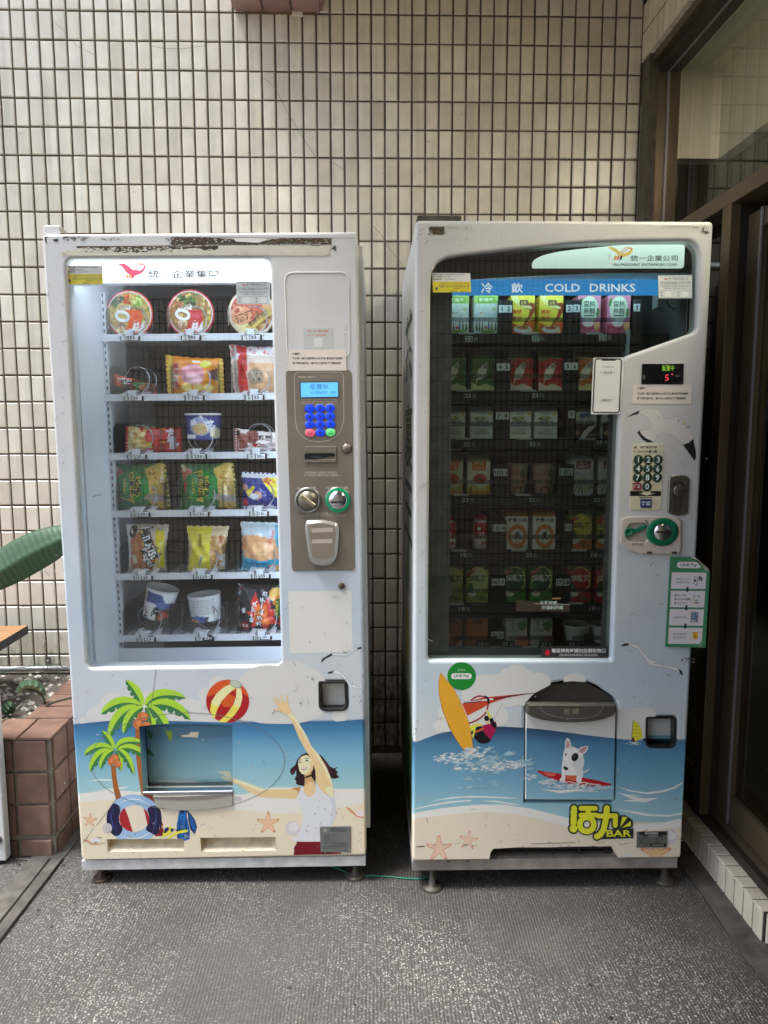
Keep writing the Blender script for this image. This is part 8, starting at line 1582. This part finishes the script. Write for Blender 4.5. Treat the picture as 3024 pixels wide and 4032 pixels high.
bag('chips_bag', 'black spicy chips bag with red burst and white lettering in slot 18', 5, K15, [(1280, 590), (1665, 600), (1665, 995), (1275, 1008)], c255(34, 28, 32), [([(1400, 740), (1440, 660), (1480, 760), (1560, 700), (1560, 800), (1630, 800), (1590, 880), (1640, 940), (1560, 930), (1520, 1000), (1480, 930), (1400, 960), (1430, 880), (1360, 830), (1430, 810)], c255(206, 50, 34)), ([(1430, 760), (1540, 760), (1560, 930), (1440, 930)], c255(226, 110, 40)), (ell_pts(1610, 680, 56, 56), c255(226, 170, 80)), (ell_pts(1640, 740, 50, 50), c255(206, 120, 50)), (box_(1610, 720, 1670, 880), c255(50, 90, 44)), (ell_pts(1350, 950, 36, 36), c255(150, 30, 34)), (box_(1640, 880, 1670, 960), c255(206, 50, 40))] + speck((1280, 600, 1310, 1000), 40, [c255(206, 60, 60), c255(90, 140, 190), c255(226, 206, 190)], 6, 31), [('カラムーチョ', 1492, 800, 300, 60, BKX, -80, .10), ('カラムーチョ', 1492, 800, 292, 50, WTX, -80, .03), ('咔辣姆久', 1424, 820, 190, 44, WTX, -80, .03), ('RichCut', 1556, 810, 130, 30, ink(206, 40, 40), -84, .03), ('新品', 1350, 950, 50, 26, WTX, 0, .02), ('鷄湯辣子', 1620, 800, 130, 26, YLX, -84), (ell_pts(1338, 815, 18, 22, 0, 12), WTX)], T=.03, seed=19)
# ================================================================== DRINKS (each carton its own thing)
def drink(name, label): o = empty(name); tag(o, label, 'drink', 'drinks in the cold cabinet'); return o
CART = {}
def carton_proto(key, kind, W, H, base, deco, top=None):
    """root with body and print; front face at y = 0, base centre at the origin"""
    o = drink('drink_carton', key); Dp = W * .98; mb_ = mat('card_' + key, base, .42); tp = mat('card_top_' + key, top or base, .42); mm = MB(); a = W / 2
    if kind == 'brick': mm.box(-a, a, 0, Dp, 0, H, mb_, .0012); hb = H; mm.build('carton', o)
    else:
        hf, hr = H * .125, H * .16; hb = H - hf - hr; mm.box(-a, a, 0, Dp, 0, hb, mb_, .0008); mm.build('carton', o)
        m2_ = MB(); y1, y2 = Dp / 2 - .001, Dp / 2 + .001; zt2 = hb + hr
        m2_.add([(-a, 0, hb), (a, 0, hb), (a, Dp, hb), (-a, Dp, hb), (-a, y1, zt2), (a, y1, zt2), (a, y2, zt2), (-a, y2, zt2), (-a * .62, Dp / 2, zt2 - hr * .25), (a * .62, Dp / 2, zt2 - hr * .25)], [(0, 1, 5, 4), (2, 3, 7, 6), (0, 4, 8), (8, 7, 3), (0, 8, 3), (1, 9, 5), (9, 2, 6), (1, 2, 9)], tp)
        m2_.box(-a, a, y1 - .0006, y2 + .0006, zt2, H, mat('card_fin', rgb(196, 194, 184), .45), .0005); m2_.build('gable_top', o)
    D = Deco(lambda u, v, h: ((u - .5) * W, -h - .0001, hb * (1 - v)), .00006); deco(D)
    if kind != 'brick':
        D2 = Deco(lambda u, v, h: ((u - .5) * W, Dp / 2 - .0017 - h, H - v * H * .125), .00006); D2.line([(.06, .5), (.16, .2), (.32, .2), (.32, .8), (.16, .8), (.06, .5)], .03, ink(110, 110, 104)); D2.rect(.45, .35, .85, .6, ink(150, 148, 140)); D2.build('fin_print', o)
    D.build('print', o); return o
def copy_thing(src):
    r = src.copy(); C.objects.link(r)
    for ch in src.children: c = ch.copy(); C.objects.link(c); c.parent = r
    return r
def stand(o, k, x0, x1, yb, yaw=0.0):
    xa, z = F2.px(*kk(k, x0, yb), DC); xb, _ = F2.px(*kk(k, x1, yb), DC); r_ = int(min(range(7), key=lambda i: abs(R2[i][0] - kk(k, 0, yb)[1])))
    zz = F2.px(2100, R2[r_][0], DC)[1] - .001
    o.matrix_world = F2.mat() @ Matrix.Translation(((xa + xb) / 2, DC + random.uniform(0, .006), zz)) @ Matrix.Rotation(yaw + random.uniform(-.02, .02), 4, 'Z')
Wd = lambda k, n_: (F2.px(*kk(k, n_, 0), DC)[0] - F2.px(*kk(k, 0, 0), DC)[0])
def hgt(k, y0, y1, x=800): return F2.px(*kk(k, x, y0), DC)[1] - F2.px(*kk(k, x, y1), DC)[1]
def pair(key, kind, k, spots, yt, yb, base, deco, labels, top=None, wpx=190):
    p = carton_proto(key, kind, Wd(k, wpx), hgt(k, yt, yb), base, deco, top)
    for i, (x0, x1) in enumerate(spots):
        o = p if i == 0 else copy_thing(p)
        o['label'] = labels[i]; stand(o, k, x0, x1, yb)
I = ink
def d_trees(D):
    D.rect(.0, .0, 1, .22, I(150, 190, 96)); D.rect(.12, .05, .88, .20, I(120, 170, 70), .06); D.text('鮮果多', .5, .125, .6, .09, I(222, 226, 206), 0, .02)
    for i, x in enumerate((.12, .24, .36, .62, .76, .9)): D.poly([(x - .045, .92), (x, .52 + .06 * (i % 3)), (x + .045, .92)], I(40, 70, 50))
    D.ell(.84, .36, .09, .06, I(176, 196, 150)); D.line([(.05, .5), (.4, .44), (.7, .52), (.97, .46)], .012, I(90, 150, 190), 3); D.ell(.3, .47, .05, .025, I(222, 160, 60)); D.ell(.5, .84, .06, .04, I(190, 60, 50)); D.ell(.62, .8, .05, .04, I(60, 110, 170)); D.rect(.3, .9, .9, .98, I(130, 160, 60), .03)
def d_milktea(D):
    D.poly([(.0, .7), (.4, .8), (1, .6), (1, 1), (0, 1)], I(206, 96, 40)); D.poly([(.1, .0), (.5, .22), (.95, .2), (.98, .45), (.6, .75), (.8, .4), (.55, .33)], I(150, 60, 30), 3); D.poly([(.0, .05), (.3, .26), (.8, .36), (.86, .3), (.4, .18), (.2, .0)], I(232, 222, 150), 3)
    D.rect(.36, .13, .72, .27, I(90, 56, 30), .03); D.text('立頓', .54, .2, .28, .09, I(226, 206, 120), 0, .02); D.text('原味', .26, .44, .42, .13, I(206, 60, 30), 0, .03); D.text('奶茶', .26, .60, .42, .13, I(206, 60, 30), 0, .03)
    D.ell(.5, .88, .38, .10, I(232, 226, 210)); D.ell(.5, .84, .26, .05, I(190, 120, 70)); D.poly([(.45, .84), (.6, .66), (.72, .6), (.58, .86)], I(150, 80, 40)); D.ell(.82, .92, .1, .06, I(222, 200, 160))
def d_peach(D):
    D.rect(0, .74, 1, 1, I(190, 70, 110)); D.ell(.5, .36, .40, .34, I(206, 222, 196)); D.poly([(.05, .1), (.2, .05), (.16, .25), (.04, .3)], I(70, 120, 60)); D.poly([(.85, .3), (.97, .4), (.9, .6), (.8, .5)], I(70, 120, 60)); D.text('蜜桃', .5, .22, .52, .16, I(70, 84, 70), 0, .02); D.text('烏龍', .5, .40, .52, .16, I(70, 84, 70), 0, .02); D.rect(.28, .50, .74, .54, I(90, 96, 90)); D.ell(.46, .72, .24, .10, I(230, 214, 216)); D.ell(.85, .8, .12, .12, I(222, 180, 110)); D.text('原汁10%', .5, .92, .84, .10, I(232, 170, 150))
def leafcart(c1, c2):
    def f(D):
        D.poly([(0, .72), (.3, .86), (.6, .78), (1, .9), (1, 1), (0, 1)], I(*c2), 0); D.poly([(.22, .72), (.28, .34), (.7, .10), (.66, .36), (.52, .62), (.28, .66), (.24, .78), (.2, .78)], I(206, 206, 190), 2); D.text('飲冰室', .36, .24, .62, .14, I(40, 40, 36), 0, .01); D.text('茶', .74, .23, .26, .22, I(36, 36, 32), 0, .02); D.text('集', .93, .24, .13, .13, I(40, 40, 36)); D.poly([(0, 0), (.4, .02), (.2, .08), (0, .1)], I(90, 110, 80))
    return f
def d_milk(D):
    D.text('瑞穗', .5, .03, .4, .08, I(60, 90, 150)); D.ell(.88, .04, .1, .05, I(196, 160, 60)); D.ell(.42, .23, .28, .07, I(96, 140, 70)); D.ell(.55, .21, .14, .07, I(150, 170, 90)); D.rect(.38, .17, .48, .24, I(210, 200, 190)); D.text('瑞穗鮮乳', .5, .37, .66, .13, I(44, 70, 140), 0, .03); D.ell(.5, .50, .30, .035, I(150, 160, 190)); D.text('~全脂鮮乳~', .5, .64, .42, .05, I(90, 100, 110)); D.text('嚴選在地新鮮酪農好乳', .5, .71, .62, .05, I(90, 100, 110)); D.text('香純來自用心', .5, .80, .66, .07, I(50, 64, 80), 0, .02)
def d_choco(D):
    D.rect(0, .42, 1, 1, I(72, 48, 38)); D.poly([(.3, .95), (.55, .6), (.85, .44), (.98, .5), (.7, .75), (.5, .98)], I(222, 214, 200), 2); D.ell(.2, .6, .14, .1, I(120, 84, 64)); D.ell(.5, .08, .28, .07, I(90, 120, 170)); D.text('瑞穗巧克力', .5, .17, .6, .11, I(44, 70, 120), 0, .02); D.text('CHOCO MILK', .5, .33, .86, .07, I(50, 34, 28), 0, .03); D.ell(.16, .78, .1, .08, I(190, 150, 110)); D.text('調味乳', .78, .86, .3, .05, I(200, 190, 170))
def d_sun(D):
    D.rect(.2, -.02, .8, .26, I(206, 100, 40), .04); D.text('陽光', .5, .05, .42, .10, I(232, 226, 200), 0, .02); D.text('黃金豆漿', .5, .18, .48, .08, I(232, 226, 200)); D.ell(.55, .52, .30, .15, I(196, 60, 34)); D.ell(.50, .52, .16, .09, I(170, 40, 30)); D.poly([(0, .8), (.3, .72), (.6, .82), (1, .7), (1, .92), (0, .94)], I(190, 170, 70), 0); D.rect(0, .92, 1, 1, I(206, 140, 70)); D.poly([(.1, .95), (.16, .7), (.22, .95)], I(90, 110, 50)); D.ell(.85, .36, .10, .06, I(214, 214, 200))
def d_rice(D):
    D.rect(.22, -.02, .86, .22, I(120, 50, 34), .04); D.text('陽光', .54, .05, .4, .08, I(222, 214, 200)); D.text('糙米漿', .54, .15, .5, .08, I(226, 220, 206), 0, .02); D.line([(0, .40), (.3, .35), (.6, .40), (1, .36)], .016, I(120, 150, 190), 3)
    for i in range(9): a = math.radians(-62 + 15.5 * i); x, y = .5 + .62 * math.sin(a), .46 + .5 * math.cos(a); D.poly([(.5, .42), (x - .035, y), (x, y + .04), (x + .04, y)], I(*((70, 106, 50), (190, 170, 80), (150, 110, 60), (96, 130, 60))[i % 4]))
def d_ring(D):
    D.text('輕鬆小品', .52, .10, .82, .13, I(40, 36, 34), 0, .02); D.line(ell_pts(.52, .60, .36, .30, 0, 26), .15, I(200, 118, 50), 0, True); D.ell(.54, .60, .24, .2, I(206, 206, 200)); D.poly([(.44, .48), (.62, .45), (.6, .6), (.7, .72), (.5, .66), (.4, .74)], I(60, 60, 60)); D.text('純飲品', .78, .93, .4, .06, I(60, 56, 50))
def tea(c_oval, c_bot, txt=(226, 226, 216), band=(150, 34, 34)):
    def f(D):
        D.rect(0, .72, 1, 1, I(*c_bot)); D.ell(.5, .30, .47, .40, I(206, 196, 110)); D.ell(.5, .30, .43, .37, I(*c_oval)); D.poly([(.02, .05), (.3, -.03), (.42, .02), (.12, .18), (.02, .24)], I(*band)); D.text("Try it!", .20, .06, .3, .07, I(222, 206, 190), -16); D.poly([(.05, .42), (.25, .4), (.35, .72), (.12, .66)], I(60, 100, 50)); D.text('純喫茶', .5, .26, .86, .22, I(*txt), 0, .02); D.ell(.25, .74, .2, .09, I(206, 206, 186)); D.rect(.4, .80, .78, .85, I(90, 100, 50)); D.rect(.55, .86, .95, .92, I(90, 100, 50))
    return f
def d_orange(D): D.poly([(.2, .1), (.7, .05), (.8, .2), (.4, .22)], I(110, 60, 34)); D.text('百香果', .4, .6, .6, .1, I(200, 130, 70)); D.poly([(.7, 1), (1, .7), (1, 1)], I(214, 190, 160))
def d_peach2(D): D.poly([(.55, .2), (.9, .1), (1, .3), (.8, .5), (.6, .4)], I(80, 120, 70)); D.ell(.8, .85, .3, .2, I(206, 120, 90)); D.text('好茶果', .38, .46, .5, .1, I(80, 80, 76)); D.text('純心白桃', .45, .64, .5, .09, I(110, 100, 90)); D.line([(.3, .1), (.35, .4)], .05, I(90, 90, 86))
G = c255
pair('forest juice', 'brick', K18, [(376, 566), (146, 336)], 78, 388, G(206, 214, 206), d_trees, ['white and green forest juice carton beside number tag 1, top row', 'white and green forest juice carton half behind the grey pillar, top row'])
pair('milk tea', 'brick', K18, [(668, 858), (895, 1085)], 78, 388, G(222, 206, 70), d_milktea, ['yellow milk tea carton beside the left number tag 2', 'yellow milk tea carton beside the right number tag 2'])
pair('peach tea', 'brick', K18, [(1200, 1382), (1435, 1617)], 78, 386, G(206, 130, 160), d_peach, ['pink peach tea carton beside the left number tag 3', 'pink peach tea carton at the right end of the top row'], None, 184)
pair('green leaf tea', 'gable', K18, [(355, 545), (126, 316)], 485, 840, G(64, 110, 60), leafcart(0, (196, 196, 150)), ['green gable carton with a pale leaf beside number tag 4', 'green gable carton with a pale leaf cut by the grey pillar'], G(110, 130, 90))
pair('red leaf tea', 'gable', K18, [(655, 845), (890, 1080)], 480, 838, G(176, 50, 52), leafcart(0, (206, 190, 176)), ['red gable carton with a pale leaf, left of the pair', 'red gable carton with a pale leaf beside number tag 5'], G(110, 120, 90))
pair('orange leaf tea', 'gable', K18, [(1180, 1370), (1400, 1590)], 475, 838, G(190, 110, 50), leafcart(0, (206, 200, 140)), ['orange gable carton with a pale leaf beside number tag 6', 'orange gable carton behind the phone outline sticker'], G(120, 120, 80))
pair('fresh milk', 'gable', K18, [(345, 530), (124, 309), (648, 833), (856, 1041)], 932, 1224, G(206, 214, 206), d_milk, ['white fresh milk carton with a green hill, second from the pillar', 'white fresh milk carton cut by the grey pillar', 'white fresh milk carton, left one of the middle pair', 'white fresh milk carton, right one of the middle pair'], G(190, 200, 196), 185)
pair('choco milk', 'gable', K18, [(1168, 1356), (1398, 1586)], 930, 1220, G(206, 210, 200), d_choco, ['brown and white choco milk carton beside number tag 9', 'brown and white choco milk carton cut by the right pillar'], G(180, 190, 184), 188)
pair('golden soy', 'gable', K19, [(342, 534), (110, 302)], 55, 434, G(206, 206, 190), d_sun, ['white carton with a red orange sun, whole one', 'white carton with a red orange sun, cut by the pillar'], G(196, 190, 170), 192)
pair('rice drink', 'gable', K19, [(1205, 1393), (1436, 1624)], 48, 430, G(196, 200, 186), d_rice, ['white carton with brown label and fan of green fields, whole one', 'white carton with brown label and fan of fields, cut by the right pillar'], G(170, 176, 166), 188)
pair('ring drink', 'gable', K19, [(660, 848), (886, 1078)], 512, 896, G(206, 206, 196), d_ring, ['white gable carton with an orange ring, left one', 'white gable carton with an orange ring, right one'], G(190, 120, 60), 190)
pair('lemon tea', 'gable', K19, [(1192, 1380), (1424, 1612)], 505, 884, G(150, 150, 56), tea((206, 190, 70), (206, 100, 40), (70, 44, 30)), ['yellow green tea carton with orange base beside number tag 15', 'yellow green tea carton with orange base cut by the right pillar'], G(110, 130, 70), 188)
pair('pale tea', 'gable', K20, [(335, 515), (122, 302)], 86, 468, G(150, 160, 70), tea((180, 190, 130), (130, 150, 60), (70, 70, 56)), ['pale green tea carton beside number tag 16', 'pale green tea carton cut by the grey pillar'], G(90, 110, 60), 182)
pair('green tea', 'gable', K20, [(648, 832), (870, 1054)], 84, 466, G(90, 130, 60), tea((30, 80, 44), (60, 130, 50)), ['deep green tea carton beside number tag 17, left one', 'deep green tea carton behind the torn promotion strip'], G(90, 110, 70), 184)
pair('red tea', 'gable', K20, [(1186, 1372), (1412, 1598)], 82, 462, G(170, 40, 40), tea((170, 36, 40), (176, 36, 40)), ['red tea carton beside number tag 18', 'red tea carton cut by the right pillar'], G(110, 110, 80), 186)
pair('orange juice', 'gable', K20, [(325, 513), (112, 300)], 500, 835, G(176, 100, 46), d_orange, ['plain orange carton in the bottom row, whole one', 'plain orange carton in the bottom row, cut by the pillar'], G(170, 100, 50), 188)
pair('white peach', 'gable', K20, [(658, 840), (870, 1052)], 500, 833, G(176, 176, 160), d_peach2, ['white peach carton in the bottom row, left one', 'white peach carton in the bottom row, right one'], G(150, 150, 130), 184)
def cupdeco(x): return [([(x + 100, 200), (x + 190, 190), (x + 200, 430), (x + 130, 430), (x + 160, 300)], G(150, 156, 130)), (box_(x + 68, 370, x + 140, 425), G(120, 70, 60)), (box_(x + 84, 385, x + 124, 425), G(190, 140, 120))]
CG = 'drinks in the cold cabinet'; zc_ = F2.px(2100, 1945, DC)[1] - .001; BRL = mat('cup_brown_lid', rgb(150, 130, 116), .4)
for i, (x0, x1) in enumerate(((645, 855), (875, 1093))):
    cup('drink_cup', ['beige paper cup with a looping line, left one', 'beige paper cup with a looping line, beside number tag 11'][i], F2, DC + .04, zc_, K19, (x0, x1, 182), (x0 + 38, x1 - 42, 432), G(176, 140, 120), cupdeco(x0), [('e', x0 + 140, 262, 40, 60, ink(60, 80, 60)), ('暖', x0 + 88, 250, 40, 40, ink(170, 90, 80))], BRL, 0, CG, 'drink')
zc_ = F2.px(2100, 2543, DC)[1] - .001
for i, (x0, x1) in enumerate(((1140, 1368), (1374, 1600))):
    cup('drink_cup', ['white dessert tub in the bottom row, whole one', 'white dessert tub in the bottom row, cut by the right pillar'][i], F2, DC + .045, zc_, K20, (x0, x1, 655), (x0 + 36, x1 - 36, 800), G(196, 196, 190), [(box_(x0 + 150, 720, x0 + 220, 790), G(90, 90, 90))], [], None, 0, CG, 'drink')
bp_ = drink('drink_bottle', 'red yogurt drink bottle with white base, whole one'); rb = Wd(K19, 132) / 2; hb_ = hgt(K19, 600, 890); RB, WB = mat('bottle_red', G(176, 26, 40), .35), mat('bottle_white', G(196, 190, 186), .35)
mm = MB(); mm.lathe([(rb * .92, 0), (rb, .004), (rb, hb_ * .33)], (0, rb, 0), WB, 'z', 28); mm.lathe([(rb, hb_ * .331), (rb, hb_ * .70), (rb * .9, hb_ * .76)], (0, rb, 0), RB, 'z', 28, False); mm.lathe([(rb * .9, hb_ * .76), (rb * .82, hb_ * .8), (rb * .88, hb_ * .85)], (0, rb, 0), WB, 'z', 28, False); mm.build('bottle', bp_)
mm = MB(); mm.lathe([(rb * .88, hb_ * .851), (rb * .84, hb_ * .93), (rb * .5, hb_ * .97), (rb * .48, hb_), (.001, hb_)], (0, rb, 0), RB, 'z', 24); mm.build('cap', bp_)
def bfn(u, v, h): s = max(-.98, min(.98, u)); return ((rb + .0004 + h) * s, rb - (rb + .0004 + h) * math.sqrt(1 - s * s), hb_ * v)
D = Deco(bfn, .0002); D.ell(-.3, .6, .2, .05, WTX); D.text('YO', 0, .44, .7, -.12, WTX, 0, .04); D.text('多多', .35, .18, .8, -.15, RDX, 0, .04); D.build('print', bp_)
b2 = copy_thing(bp_); b2['label'] = 'red yogurt drink bottle cut by the grey pillar'; stand(bp_, K19, 395, 527, 890); stand(b2, K19, 118, 250, 890)
